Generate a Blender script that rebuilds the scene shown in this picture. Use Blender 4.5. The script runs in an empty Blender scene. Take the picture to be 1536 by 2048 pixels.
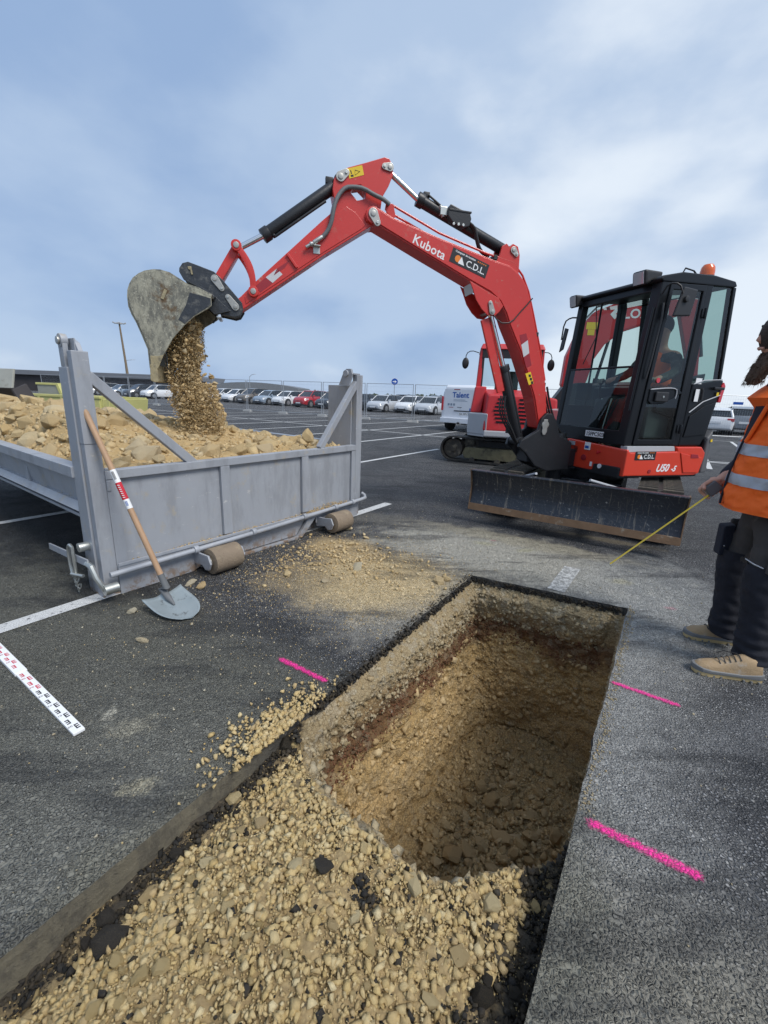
import bpy, bmesh, math, random
import numpy as np
from mathutils import Vector, Matrix
from mathutils import noise as mnoise
SC = bpy.context.scene
COL = SC.collection
R = math.radians

# ------------------------------------------------------------------ camera
cam_d = bpy.data.cameras.new("camera")
cam = bpy.data.objects.new("camera", cam_d)
COL.objects.link(cam)
SC.camera = cam
cam_d.sensor_fit = 'VERTICAL'
cam_d.sensor_height = 24.0
cam_d.lens = 24.0 * 855.5 / 2048.0
cam_d.clip_start = 0.05
cam_d.clip_end = 3000
_p, _r = R(15.2), R(2.29)
_f = Vector((0, math.cos(_p), -math.sin(_p)))
_u0 = Vector((0, math.sin(_p), math.cos(_p)))
_x0 = Vector((1, 0, 0))
_x = _x0 * math.cos(_r) + _u0 * math.sin(_r)
_u = _u0 * math.cos(_r) - _x0 * math.sin(_r)
cam.matrix_world = Matrix(((_x.x, _u.x, -_f.x, 0), (_x.y, _u.y, -_f.y, 0), (_x.z, _u.z, -_f.z, 1.35), (0, 0, 0, 1)))

# ------------------------------------------------------------------ world: overcast sky
SUN_EL, SUN_AZ = R(52), R(-40)          # azimuth measured from +X
world = bpy.data.worlds.new("World")
SC.world = world
world.use_nodes = True
wt = world.node_tree
wt.nodes.clear()
def wn(t, **kw):
    n = wt.nodes.new(t)
    for k, v in kw.items(): setattr(n, k, v)
    return n
w_out = wn('ShaderNodeOutputWorld'); w_bg = wn('ShaderNodeBackground')
w_bg.inputs['Strength'].default_value = 0.08
w_sky = wn('ShaderNodeTexSky', sky_type='NISHITA'); w_sky.sun_disc = False
w_sky.sun_elevation = SUN_EL; w_sky.sun_rotation = R(90) - SUN_AZ
w_tc = wn('ShaderNodeTexCoord'); w_map = wn('ShaderNodeMapping')
w_map.inputs['Scale'].default_value = (1.0, 1.0, 1.9)
w_map.inputs['Rotation'].default_value = (0.12, -0.28, 0.3); w_map.inputs['Location'].default_value = (-.35, .1, .25)
wt.links.new(w_tc.outputs['Generated'], w_map.inputs['Vector'])
w_n1 = wn('ShaderNodeTexNoise'); w_n1.inputs['Scale'].default_value = 1.15; w_n1.inputs['Detail'].default_value = 5; w_n1.inputs['Roughness'].default_value = .42
w_n1.inputs['Distortion'].default_value = .25
w_n2 = wn('ShaderNodeTexNoise'); w_n2.inputs['Scale'].default_value = 3.2; w_n2.inputs['Detail'].default_value = 6; w_n2.inputs['Roughness'].default_value = .5
for n in (w_n1, w_n2): wt.links.new(w_map.outputs['Vector'], n.inputs['Vector'])
w_add = wn('ShaderNodeMath', operation='MULTIPLY_ADD')
wt.links.new(w_n2.outputs['Fac'], w_add.inputs[0]); w_add.inputs[1].default_value = 0.45
wt.links.new(w_n1.outputs['Fac'], w_add.inputs[2])
w_rmp = wn('ShaderNodeValToRGB')
w_rmp.color_ramp.interpolation = 'EASE'
w_rmp.color_ramp.elements[0].position = .54; w_rmp.color_ramp.elements[0].color = (1.95, 2.8, 4.3, 1)
w_rmp.color_ramp.elements[1].position = .93; w_rmp.color_ramp.elements[1].color = (5.0, 5.5, 6.1, 1)
e = w_rmp.color_ramp.elements.new(.74); e.color = (2.85, 3.65, 4.9, 1)
# the thick and thin parts of the cloud deck: brighter to the upper right, denser low on the left
w_nrm = wn('ShaderNodeVectorMath', operation='NORMALIZE'); wt.links.new(w_tc.outputs['Generated'], w_nrm.inputs[0])
w_prev = w_add.outputs[0]
for dr, am, lo in (((.52, .74, .42), .12, .82), ((-.75, .62, .18), -.13, .70)):
    w_dot = wn('ShaderNodeVectorMath', operation='DOT_PRODUCT'); wt.links.new(w_nrm.outputs[0], w_dot.inputs[0]); w_dot.inputs[1].default_value = dr
    w_mr = wn('ShaderNodeMapRange'); w_mr.interpolation_type = 'SMOOTHSTEP'; wt.links.new(w_dot.outputs['Value'], w_mr.inputs[0]); w_mr.inputs[1].default_value = lo; w_mr.inputs[2].default_value = 1.0; w_mr.inputs[3].default_value = 0; w_mr.inputs[4].default_value = am
    w_s = wn('ShaderNodeMath', operation='ADD'); wt.links.new(w_prev, w_s.inputs[0]); wt.links.new(w_mr.outputs[0], w_s.inputs[1]); w_prev = w_s.outputs[0]
wt.links.new(w_prev, w_rmp.inputs['Fac'])
w_mix = wn('ShaderNodeMixRGB'); w_mix.inputs['Fac'].default_value = .95
wt.links.new(w_sky.outputs['Color'], w_mix.inputs[1]); wt.links.new(w_rmp.outputs['Color'], w_mix.inputs[2])
wt.links.new(w_mix.outputs['Color'], w_bg.inputs['Color'])
wt.links.new(w_bg.outputs['Background'], w_out.inputs['Surface'])

sun_d = bpy.data.lights.new("sun", 'SUN'); sun_d.energy = 1.5; sun_d.angle = R(24); sun_d.color = (1, .965, .91)
sun = bpy.data.objects.new("sun", sun_d); COL.objects.link(sun)
sd = Vector((math.cos(SUN_AZ) * math.cos(SUN_EL), math.sin(SUN_AZ) * math.cos(SUN_EL), math.sin(SUN_EL)))
sun.rotation_euler = sd.to_track_quat('Z', 'Y').to_euler()

vs = SC.view_settings
vs.view_transform = 'Standard'; vs.look = 'None'; vs.gamma = 1; vs.use_curve_mapping = False
vs.exposure = 1.02
SC.render.engine = 'CYCLES'

# ------------------------------------------------------------------ object helpers
def tag(o, label=None, cat=None, group=None, kind=None):
    if label: o['label'] = label
    if cat: o['category'] = cat
    if group: o['group'] = group
    if kind: o['kind'] = kind
    return o
def thing(name, loc, label, cat, group=None, rz=0.0):
    o = bpy.data.objects.new(name, None); COL.objects.link(o)
    o.empty_display_size = .2
    o.location = loc; o.rotation_euler = (0, 0, rz)
    o['off'] = [loc[0], loc[1], loc[2]]
    return tag(o, label, cat, group)
def off_of(parent):
    while parent is not None and 'off' not in parent: parent = parent.parent
    return Vector(parent['off']) if parent is not None else Vector((0, 0, 0))
def link_mesh(name, me, parent=None, mats=None):
    o = bpy.data.objects.new(name, me); COL.objects.link(o)
    if mats:
        for m in (mats if isinstance(mats, (list, tuple)) else [mats]): me.materials.append(m)
    if parent is not None: o.parent = parent
    return o
def frame(o, az=0.0, tilt=None):
    """matrix with X axis along azimuth az (degrees), Z up, at origin o"""
    return Matrix.Translation(o) @ Matrix.Rotation(R(az), 4, 'Z')
I4 = Matrix.Identity(4)

class MB:
    """collects shapes (in the frame T), links them as ONE mesh"""
    def __init__(s, T=None): s.bm = bmesh.new(); s.T = T or I4
    def _v(s, p, T=None):
        q = Vector(p)
        if T is not None: q = T @ q
        return s.bm.verts.new(s.T @ q)
    def box(s, lo, hi, T=None):
        x0, y0, z0 = lo; x1, y1, z1 = hi
        v = [s._v(p, T) for p in ((x0,y0,z0),(x1,y0,z0),(x1,y1,z0),(x0,y1,z0),(x0,y0,z1),(x1,y0,z1),(x1,y1,z1),(x0,y1,z1))]
        for f in ((3,2,1,0),(4,5,6,7),(0,1,5,4),(1,2,6,5),(2,3,7,6),(3,0,4,7)): s.bm.faces.new([v[i] for i in f])
        return s
    def hexa(s, pts, T=None):
        v = [s._v(p, T) for p in pts]
        for f in ((3,2,1,0),(4,5,6,7),(0,1,5,4),(1,2,6,5),(2,3,7,6),(3,0,4,7)): s.bm.faces.new([v[i] for i in f])
        return s
    def prism(s, poly, d0, d1, plane='xz', T=None):
        """poly of 2D points extruded between depths d0..d1"""
        def P(a, b, d):
            return (a, d, b) if plane == 'xz' else (a, b, d) if plane == 'xy' else (d, a, b)
        A = [s._v(P(a, b, d0), T) for a, b in poly]; B = [s._v(P(a, b, d1), T) for a, b in poly]
        n = len(poly)
        s.bm.faces.new(A[::-1]); s.bm.faces.new(B)
        for i in range(n): s.bm.faces.new([A[i], A[(i+1) % n], B[(i+1) % n], B[i]])
        return s
    def strip(s, path, d0, d1, th, plane='xz', T=None):
        """an open 2D path given thickness th (to its left) and extruded d0..d1"""
        n = len(path); out = []
        for i in range(n):
            a = Vector(path[max(0, i-1)]); b = Vector(path[min(n-1, i+1)])
            t = (b-a).normalized(); out.append((path[i][0]-t.y*th, path[i][1]+t.x*th))
        for i in range(n-1):
            s.prism([path[i], path[i+1], out[i+1], out[i]], d0, d1, plane, T)
        return s
    def cyl(s, a, b, r, r2=None, n=16, T=None, cap=True):
        a = Vector(a); b = Vector(b); r2 = r if r2 is None else r2
        d = (b-a)
        q = d.to_track_quat('Z', 'Y').to_matrix()
        A = []; B = []
        for i in range(n):
            t = 2*math.pi*i/n; c = q @ Vector((math.cos(t), math.sin(t), 0))
            A.append(s._v(a+c*r, T)); B.append(s._v(b+c*r2, T))
        for i in range(n): s.bm.faces.new([A[i], A[(i+1) % n], B[(i+1) % n], B[i]])
        if cap: s.bm.faces.new(A[::-1]); s.bm.faces.new(B)
        return s
    def tube(s, pts, r, n=8, T=None, closed=False, smooth_pts=0):
        pts = [Vector(p) for p in pts]
        for _ in range(smooth_pts):
            q = [pts[0]]
            for i in range(len(pts)-1):
                q += [pts[i]*.75+pts[i+1]*.25, pts[i]*.25+pts[i+1]*.75]
            q.append(pts[-1]); pts = q
        m = len(pts); rings = []
        up = Vector((0, 0, 1)); prev = None
        for i, p in enumerate(pts):
            a = pts[(i-1) % m] if closed else pts[max(0, i-1)]; b = pts[(i+1) % m] if closed else pts[min(m-1, i+1)]
            t = (b-a).normalized()
            if prev is None:
                x = t.orthogonal().normalized()
            else:
                x = (prev - t*prev.dot(t)); x = x.normalized() if x.length > 1e-6 else t.orthogonal().normalized()
            prev = x; y = t.cross(x)
            rr = r[i*len(r)//m] if isinstance(r, (list, tuple)) else r
            rings.append([s._v(p + x*math.cos(2*math.pi*k/n)*rr + y*math.sin(2*math.pi*k/n)*rr, T) for k in range(n)])
        for i in range(m if closed else m-1):
            A = rings[i]; B = rings[(i+1) % m]
            for k in range(n): s.bm.faces.new([A[k], A[(k+1) % n], B[(k+1) % n], B[k]])
        if not closed:
            s.bm.faces.new(rings[0][::-1]); s.bm.faces.new(rings[-1])
        return s
    def loft(s, rings, T=None, cap=True, closed=True):
        V = [[s._v(p, T) for p in rg] for rg in rings]; n = len(V[0])
        for i in range(len(V)-1):
            for k in range(n if closed else n-1):
                s.bm.faces.new([V[i][k], V[i][(k+1) % n], V[i+1][(k+1) % n], V[i+1][k]])
        if cap: s.bm.faces.new(V[0][::-1]); s.bm.faces.new(V[-1])
        return s
    def quad(s, pts, T=None):
        s.bm.faces.new([s._v(p, T) for p in pts]); return s
    def ball(s, c, r, T=None, sub=2, sc=(1,1,1)):
        m = Matrix.Translation(c) @ Matrix.Diagonal((r*sc[0], r*sc[1], r*sc[2], 1))
        bmesh.ops.create_icosphere(s.bm, subdivisions=sub, radius=1, matrix=s.T @ (T or I4) @ m)
        return s
    def build(s, name, mat, parent=None, bevel=0.0, smooth=False, label=None, seg=2, local=False):
        bmesh.ops.recalc_face_normals(s.bm, faces=s.bm.faces)
        if bevel > 0:
            es = [e for e in s.bm.edges if len(e.link_faces) == 2 and e.calc_face_angle(0) > R(28)]
            bmesh.ops.bevel(s.bm, geom=es, offset=bevel, segments=seg, profile=.6, affect='EDGES', clamp_overlap=True)
        if smooth:
            for f in s.bm.faces: f.smooth = True
            for e in s.bm.edges:
                if len(e.link_faces) == 2 and e.calc_face_angle(0) > R(38): e.smooth = False
        if not local:
            o = off_of(parent)
            bmesh.ops.translate(s.bm, vec=-o, verts=s.bm.verts)
        me = bpy.data.meshes.new(name); s.bm.to_mesh(me); s.bm.free()
        ob = link_mesh(name, me, parent, mat)
        if label: ob['label'] = label
        return ob

def text_obj(txt, size, T, mat, parent, name='lettering', extrude=.0008, shear=0.0, bold=0.0, align='LEFT', spacing=1.0):
    cu = bpy.data.curves.new('txt', 'FONT'); cu.body = txt; cu.size = size; cu.extrude = extrude; cu.shear = shear
    cu.offset = bold; cu.align_x = align; cu.space_character = spacing; cu.resolution_u = 3
    o = bpy.data.objects.new('txt', cu); COL.objects.link(o)
    dg = bpy.context.evaluated_depsgraph_get(); dg.update()
    me = bpy.data.meshes.new_from_object(o.evaluated_get(dg)); me.materials.clear()
    bpy.data.objects.remove(o)
    me.transform(Matrix.Translation(-off_of(parent)) @ T)
    return link_mesh(name, me, parent, mat)

def skin(name, verts, edges, mat, parent, sub=2, root=0, smooth=True, disp=None, label=None):
    """verts: list of (x,y,z,rx[,ry]); grows one continuous surface; world coordinates"""
    o0 = off_of(parent)
    me = bpy.data.meshes.new('sk'); me.from_pydata([Vector(v[:3])-o0 for v in verts], edges, [])
    ob = bpy.data.objects.new('sk', me); COL.objects.link(ob)
    md = ob.modifiers.new('s', 'SKIN'); md.use_smooth_shade = True; md.branch_smoothing = .6
    for i, v in enumerate(verts):
        sv = me.skin_vertices[0].data[i]; sv.radius = (v[3], v[4] if len(v) > 4 else v[3]); sv.use_root = (i == root)
    ss = ob.modifiers.new('u', 'SUBSURF'); ss.levels = sub; ss.render_levels = sub
    dg = bpy.context.evaluated_depsgraph_get(); dg.update()
    m2 = bpy.data.meshes.new_from_object(ob.evaluated_get(dg)); m2.materials.clear()
    bpy.data.objects.remove(ob)
    if disp:
        for v in m2.vertices: v.co += disp(v.co + o0, v.normal)
    for p in m2.polygons: p.use_smooth = smooth
    r = link_mesh(name, m2, parent, mat)
    if label: r['label'] = label
    return r

def copy_tree(o, parent=None):
    c = o.copy(); COL.objects.link(c); c.parent = parent
    for ch in list(o.children): copy_tree(ch, c)
    return c
# ------------------------------------------------------------------ materials
class NT:
    def __init__(s, name):
        s.m = bpy.data.materials.new(name); s.m.use_nodes = True; s.t = s.m.node_tree; s.t.nodes.clear()
        s.out = s.t.nodes.new('ShaderNodeOutputMaterial'); s.b = s.t.nodes.new('ShaderNodeBsdfPrincipled')
        s.t.links.new(s.b.outputs[0], s.out.inputs[0])
        s.tc = s.t.nodes.new('ShaderNodeTexCoord')
    def n(s, typ, ins=None, **at):
        n = s.t.nodes.new(typ)
        for k, v in at.items(): setattr(n, k, v)
        for k, v in (ins or {}).items(): s.set(n.inputs[k], v)
        return n
    def set(s, sock, v):
        if isinstance(v, bpy.types.NodeSocket): s.t.links.new(v, sock)
        else: sock.default_value = (tuple(v)+(1,) if isinstance(v, (tuple, list)) and len(v) == 3 and sock.type == 'RGBA' else v)
    def math(s, op, a, b=0.0, c=0.0, clamp=False):
        n = s.n('ShaderNodeMath', {0: a, 1: b, 2: c}, operation=op); n.use_clamp = clamp; return n.outputs[0]
    def mix(s, f, a, b, typ='MIX'):
        n = s.n('ShaderNodeMixRGB', {0: f, 1: a, 2: b}, blend_type=typ); return n.outputs[0]
    def noise(s, scale, detail=4, rough=.55, vec=None, dist=0.0, out='Fac'):
        return s.n('ShaderNodeTexNoise', {'Vector': vec or s.obj, 'Scale': scale, 'Detail': detail, 'Roughness': rough, 'Distortion': dist}).outputs[out]
    def vor(s, scale, feature='F1', vec=None, out='Distance', rnd=1.0):
        return s.n('ShaderNodeTexVoronoi', {'Vector': vec or s.obj, 'Scale': scale, 'Randomness': rnd}, feature=feature).outputs[out]
    def mr(s, v, a, b, c=0.0, d=1.0, smooth=True):
        return s.n('ShaderNodeMapRange', {0: v, 1: a, 2: b, 3: c, 4: d}, interpolation_type='SMOOTHSTEP' if smooth else 'LINEAR').outputs[0]
    def ramp(s, f, els):
        n = s.n('ShaderNodeValToRGB', {0: f}); cr = n.color_ramp
        while len(cr.elements) < len(els): cr.elements.new(.5)
        for e, (p, c) in zip(cr.elements, els): e.position = p; e.color = (*c, 1)
        return n.outputs[0]
    def mapping(s, vec=None, loc=(0,0,0), rot=(0,0,0), sc=(1,1,1)):
        return s.n('ShaderNodeMapping', {'Vector': vec or s.obj, 'Location': loc, 'Rotation': rot, 'Scale': sc}).outputs[0]
    def xyz(s, vec):
        return s.n('ShaderNodeSeparateXYZ', {0: vec}).outputs
    @property
    def obj(s): return s.tc.outputs['Object']
    def bump(s, h, strength=.5, dist=.01, prev=None):
        ins = {'Height': h, 'Strength': strength, 'Distance': dist}
        n = s.n('ShaderNodeBump', ins)
        if prev is not None: s.t.links.new(prev, n.inputs['Normal'])
        s.t.links.new(n.outputs[0], s.b.inputs['Normal']); return n.outputs[0]
    def set_b(s, **kw):
        for k, v in kw.items(): s.set(s.b.inputs[k.replace('_', ' ')], v)
        return s
    def blob(s, cx, cy, rx, ry, ang=0.0, edge=.5, nscale=3.0, namt=.5):
        """soft patch (dust, spill, darker ground) round a world point"""
        v = s.n('ShaderNodeVectorMath', {0: s.obj, 1: (cx, cy, 0)}, operation='SUBTRACT').outputs[0]
        v = s.mapping(v, rot=(0, 0, -R(ang)))
        v = s.n('ShaderNodeVectorMath', {0: v, 1: (1/rx, 1/ry, 0)}, operation='MULTIPLY').outputs[0]
        d = s.n('ShaderNodeVectorMath', {0: v}, operation='LENGTH').outputs['Value']
        d = s.math('ADD', d, s.math('MULTIPLY', s.math('SUBTRACT', s.noise(nscale, 5, .65), .5), namt*2))
        return s.mr(d, 1.0, edge, 0, 1)

MAT = {}
def M(name, c, rough=.5, metal=0.0, var=.12, scale=4.0, bump=0.0, bs=60.0, dirt=None, da=.5, ds=5.0, coat=0.0, grime=None, dirt2=None, spec=.5):
    """base colour with mottling, optional dirt patches and fine relief"""
    if name in MAT: return MAT[name]
    k = NT(name)
    a = tuple(x*(1-var) for x in c); b = tuple(min(1, x*(1+var)) for x in c)
    col = k.mix(k.noise(scale, 5, .6), a, b)
    rg = rough
    if dirt:
        m = k.mr(k.noise(ds, 8, .68), 1-da, 1-da+.22)
        col = k.mix(m, col, dirt); rg = k.mr(m, 0, 1, rough, .85, False)
    if dirt2:
        m2 = k.mr(k.noise(ds*3.1, 8, .7, k.mapping(loc=(3, 1, 7))), .62, .70)
        col = k.mix(m2, col, dirt2)
    k.set_b(Base_Color=col, Roughness=rg, Metallic=metal, Coat_Weight=coat, Specular_IOR_Level=spec)
    if bump: k.bump(k.noise(bs, 4, .6), bump, .01)
    MAT[name] = k.m; return k.m

# paints and plain stuffs
M('red_paint', (.56, .035, .028), .38, var=.10, scale=2.2, dirt=(.42, .12, .09), da=.42, ds=5, coat=.15, dirt2=(.44, .16, .12))
M('red_orange_paint', (.64, .05, .022), .34, var=.08, dirt=(.45, .2, .12), da=.32, ds=8, coat=.3)
M('old_red_paint', (.50, .03, .035), .42, var=.10, scale=3, dirt=(.45, .16, .13), da=.4, ds=6)
M('dark_red_print', (.30, .02, .03), .4, var=.1)
M('silver_print', (.55, .56, .58), .35, var=.05)
M('black_steel', (.016, .017, .020), .42, var=.3, dirt=(.07, .065, .055), da=.42, ds=9, bump=.12, bs=40)
M('cab_black', (.006, .007, .009), .36, var=.25, dirt=(.022, .023, .023), da=.4, ds=5, spec=.35)
M('rubber', (.022, .021, .020), .75, var=.3, dirt=(.10, .09, .07), da=.5, ds=9, bump=.3, bs=50)
M('track_mud', (.06, .052, .042), .85, var=.4, dirt=(.20, .17, .12), da=.52, ds=8, bump=.5, bs=40)
M('frame_mud', (.17, .15, .085), .85, var=.4, scale=8, dirt=(.05, .045, .035), da=.5, ds=7, bump=.5, bs=30)
M('chrome', (.72, .73, .75), .14, 1.0, var=.04)
M('zinc', (.52, .53, .50), .38, .85, var=.18, scale=20)
M('pin_steel', (.42, .41, .38), .42, .7, var=.2, scale=18)
M('hose_grey', (.13, .135, .14), .55, var=.2, scale=12)
M('hose_black', (.02, .02, .021), .5, var=.2)
M('white_print', (.80, .80, .80), .4, var=.03)
M('sticker_yellow', (.75, .52, .02), .4, var=.06)
M('orange_print', (.80, .22, .02), .4, var=.05)
M('black_print', (.018, .018, .02), .4, var=.05)
M('amber_lens', (.75, .13, .02), .18, var=.1, coat=.6)
M('red_lens', (.55, .02, .03), .15, var=.1, coat=.6)
M('lamp_glass', (.5, .52, .55), .1, .3, var=.1, coat=.5)
M('mirror', (.55, .6, .65), .06, 1.0, var=.02)
M('grey_plastic', (.10, .10, .105), .55, var=.15)
M('light_grey_part', (.42, .43, .45), .5, var=.1)
M('seat_green', (.02, .035, .025), .7, var=.3)
# skip grey
k = NT('skip_grey')
c = k.mix(k.noise(2.2, 5, .6), (.315, .335, .37), (.37, .385, .415))
sc_ = k.mr(k.noise(9, 8, .75, k.mapping(sc=(1, 1, 3))), .62, .68)
c = k.mix(sc_, c, (.52, .52, .52))
c = k.mix(k.math('MULTIPLY', k.mr(k.noise(2.0, 7, .7, k.mapping(sc=(2.5, 2.5, .6), loc=(1, 8, 2))), .48, .66), .6), c, (.24, .25, .27))
c = k.mix(k.mr(k.noise(6, 9, .72, k.mapping(loc=(4, 2, 1))), .56, .70, 0, .7), c, (.42, .36, .26))
rz_ = k.xyz(k.obj)[2]
low = k.math('MULTIPLY', k.mr(rz_, .16, .0), k.mr(k.noise(14, 6, .7), .42, .62))
c = k.mix(low, c, (.22, .15, .10))
rust = k.mr(k.noise(16, 9, .75, k.mapping(loc=(9, 2, 1))), .70, .75)
c = k.mix(rust, c, (.16, .075, .035))
k.set_b(Base_Color=c, Roughness=k.mr(k.noise(7, 4), .3, .7, .38, .62), Metallic=.1); k.bump(k.noise(14, 3, .5), .12, .01); MAT['skip_grey'] = k.m
M('roller_rust', (.22, .17, .12), .8, var=.35, scale=9, dirt=(.30, .24, .16), da=.5, ds=12, bump=.5, bs=60, dirt2=(.12, .06, .035))
M('wood_handle', (.43, .27, .16), .55, var=.2, scale=14, dirt=(.30, .19, .12), da=.4, ds=22)
k = NT('blade_steel')
c = k.mix(k.noise(7, 6, .7), (.27, .32, .34), (.42, .47, .48))
c = k.mix(k.mr(k.noise(14, 8, .7, k.mapping(sc=(1, 1, 1), loc=(3, 3, 0))), .55, .66), c, (.16, .17, .17))
k.set_b(Base_Color=c, Roughness=.42, Metallic=.45); k.bump(k.noise(40, 3), .1, .005); MAT['shovel_steel'] = k.m
# bucket: worn steel smeared with clay
k = NT('bucket_steel')
st = k.noise(18, 8, .72, k.mapping(sc=(1, 1, .45), rot=(0, .6, .3)))
c = k.mix(k.mr(st, .38, .62), (.15, .148, .125), (.36, .345, .27))
c = k.mix(k.mr(k.noise(55, 5, .7), .56, .66), c, (.46, .44, .35))
c = k.mix(k.mr(k.noise(5, 6, .7, k.mapping(loc=(2, 7, 3))), .58, .7), c, (.13, .085, .045))
k.set_b(Base_Color=c, Roughness=.6, Metallic=.25); k.bump(st, .5, .01); MAT['bucket_steel'] = k.m
M('bucket_edge', (.33, .28, .17), .75, var=.3, scale=12, dirt=(.12, .11, .09), da=.5, ds=14, bump=.5, bs=50)
M('bucket_dark', (.045, .05, .058), .4, .3, var=.3, scale=12, dirt=(.17, .17, .16), da=.47, ds=16, bump=.3, bs=50)
# dozer blade
k = NT('dozer_blade')
v = k.mapping(rot=(0, 0, R(31.9)))
X, Y, Z = k.xyz(v)
st = k.n('ShaderNodeCombineXYZ', {0: k.math('MULTIPLY', X, 30), 1: k.math('MULTIPLY', Z, 2.5), 2: k.math('MULTIPLY', Y, 2)}).outputs[0]
streak = k.noise(1.0, 6, .65, st)
c = k.mix(k.noise(5, 5, .6), (.012, .016, .025), (.03, .036, .048))
c = k.mix(k.math('MULTIPLY', k.mr(streak, .55, .68), .5), c, (.30, .26, .20))
c = k.mix(k.math('MULTIPLY', k.mr(k.noise(26, 8, .75), .60, .68), .8), c, (.42, .41, .38))
scr = k.n('ShaderNodeTexWave', {'Vector': k.mapping(rot=(.3, .9, .5)), 'Scale': 6.0, 'Distortion': 16.0, 'Detail': 4.0, 'Detail Scale': 1.4}).outputs['Fac']
c = k.mix(k.math('MULTIPLY', k.mr(scr, .992, 1.0), .22), c, (.35, .34, .31))
k.set_b(Base_Color=c, Roughness=.36, Metallic=.1); k.bump(k.noise(25, 4), .15, .01); MAT['dozer_blade'] = k.m
M('cutting_edge', (.19, .115, .065), .6, .3, var=.4, scale=9, dirt=(.35, .31, .25), da=.45, ds=12, bump=.3, bs=50)

def glass(name, tint, a, rough=.02):
    k = NT(name)
    tr = k.n('ShaderNodeBsdfTransparent', {0: tint}).outputs[0]
    gl = k.n('ShaderNodeBsdfGlossy', {0: (1, 1, 1), 1: rough}).outputs[0]
    fr = k.math('MULTIPLY_ADD', k.math('POWER', k.n('ShaderNodeLayerWeight', {0: .5}).outputs['Facing'], 4.0), .7, .05)
    mx = k.n('ShaderNodeMixShader', {0: k.math('MULTIPLY', fr, a), 1: tr, 2: gl}).outputs[0]
    k.t.links.new(mx, k.out.inputs[0]); MAT[name] = k.m
glass('tinted_glass', (.56, .68, .65), 1.0)
glass('clear_glass', (.75, .85, .83), 1.0)
M('car_glass', (.012, .015, .018), .06, var=.1, coat=.5)
M('tyre', (.018, .018, .018), .8, var=.2)
M('wheel_rim', (.38, .39, .40), .35, .6, var=.1)
M('plastic_black', (.02, .02, .022), .5, var=.15)
for nm, c_ in (('white', (.72, .73, .74)), ('silver', (.47, .49, .52)), ('grey', (.20, .22, .25)), ('dark', (.035, .04, .05)), ('red', (.40, .02, .03)), ('bluegrey', (.25, .31, .38)), ('brown', (.14, .12, .10))):
    M('car_'+nm, c_, .25, var=.03, coat=.6)
M('van_white', (.74, .76, .80), .3, var=.04, coat=.4)
M('blue_print', (.02, .10, .38), .4, var=.05)
M('fence_zinc', (.42, .44, .46), .45, .6, var=.1)
M('concrete', (.36, .36, .35), .85, var=.2, scale=12, bump=.3, bs=60)
M('mast_brown', (.20, .15, .10), .7, var=.2)
M('roof_grey', (.17, .18, .20), .7, var=.1)
M('wall_dark', (.045, .04, .042), .8, var=.3, scale=1)
M('yellow_skip', (.56, .53, .20), .5, var=.14, dirt=(.35, .34, .2), da=.42, ds=3)
M('bucket_pale', (.34, .34, .30), .6, .2, var=.25, scale=6, dirt=(.16, .14, .11), da=.45, ds=8)
M('sign_blue', (.01, .08, .38), .35, var=.03)
# people
M('skin', (.52, .27, .19), .55, var=.12, scale=30, bump=.1, bs=200)
M('beard', (.085, .05, .032), .8, var=.5, scale=60, bump=.8, bs=160)
M('hair', (.035, .022, .015), .75, var=.4, scale=60, bump=.6, bs=160)
M('hivis', (.95, .145, .012), .75, var=.10, scale=6, bump=1.0, bs=9)
M('reflective', (.42, .44, .48), .45, .1, var=.18, scale=10, bump=.2, bs=20)
M('trouser_grey', (.055, .050, .048), .9, var=.25, scale=12, dirt=(.12, .11, .10), da=.42, ds=9, bump=.35, bs=24)
M('trouser_navy', (.011, .012, .019), .9, var=.3, scale=12, dirt=(.09, .085, .075), da=.40, ds=7, bump=.35, bs=24)
M('jacket_navy', (.013, .016, .028), .9, var=.25, scale=10, bump=.35, bs=24)
M('boot_tan', (.36, .25, .14), .75, var=.3, scale=14, dirt=(.42, .36, .29), da=.5, ds=16, bump=.3, bs=60)
M('boot_sole', (.48, .36, .18), .7, var=.2, scale=20, dirt=(.25, .22, .18), da=.4, ds=20)
M('boot_grey', (.17, .17, .17), .6, var=.2)
M('lace', (.06, .055, .05), .8)
M('camo', (.05, .055, .05), .9, var=.2, scale=20, dirt=(.16, .17, .15), da=.52, ds=14)
M('glove', (.28, .25, .20), .85, var=.2)
M('tape_yellow', (.78, .55, .03), .4, var=.04)
# soils and stones
def stone_mat(name, cols, vary=True, rough=.9, bs=45.0, pale=(.50, .46, .37)):
    k = NT(name)
    rnd = k.n('ShaderNodeObjectInfo').outputs['Random']
    at = k.n('ShaderNodeAttribute', attribute_name='tone').outputs['Fac']
    f = k.math('FRACT', k.math('ADD', rnd, at))
    n = len(cols); c = k.ramp(f, [(i/(n-1), cc) for i, cc in enumerate(cols)])
    c = k.mix(k.math('MULTIPLY', k.mr(k.noise(22, 6, .7), .35, .7), .32), c, k.mix(.5, c, (.40, .28, .13)))
    c = k.mix(k.math('MULTIPLY', k.mr(k.noise(38, 5, .7, k.mapping(loc=(5, 5, 5))), .58, .72), .45), c, pale)
    k.set_b(Base_Color=c, Roughness=rough, Specular_IOR_Level=.25); k.bump(k.noise(bs, 8, .78), .9, .014); MAT[name] = k.m; return k.m
OC = (.50, .335, .155)
stone_mat('limestone', [(.56, .41, .22), (.64, .49, .27), (.49, .355, .18), (.66, .54, .34), (.54, .385, .185), (.58, .48, .32)])
stone_mat('rubble', [(.62, .46, .215), (.70, .54, .28), (.54, .39, .17), (.74, .61, .36), (.62, .46, .22), (.52, .39, .21), (.66, .49, .22)], pale=(.70, .57, .36))
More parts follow.
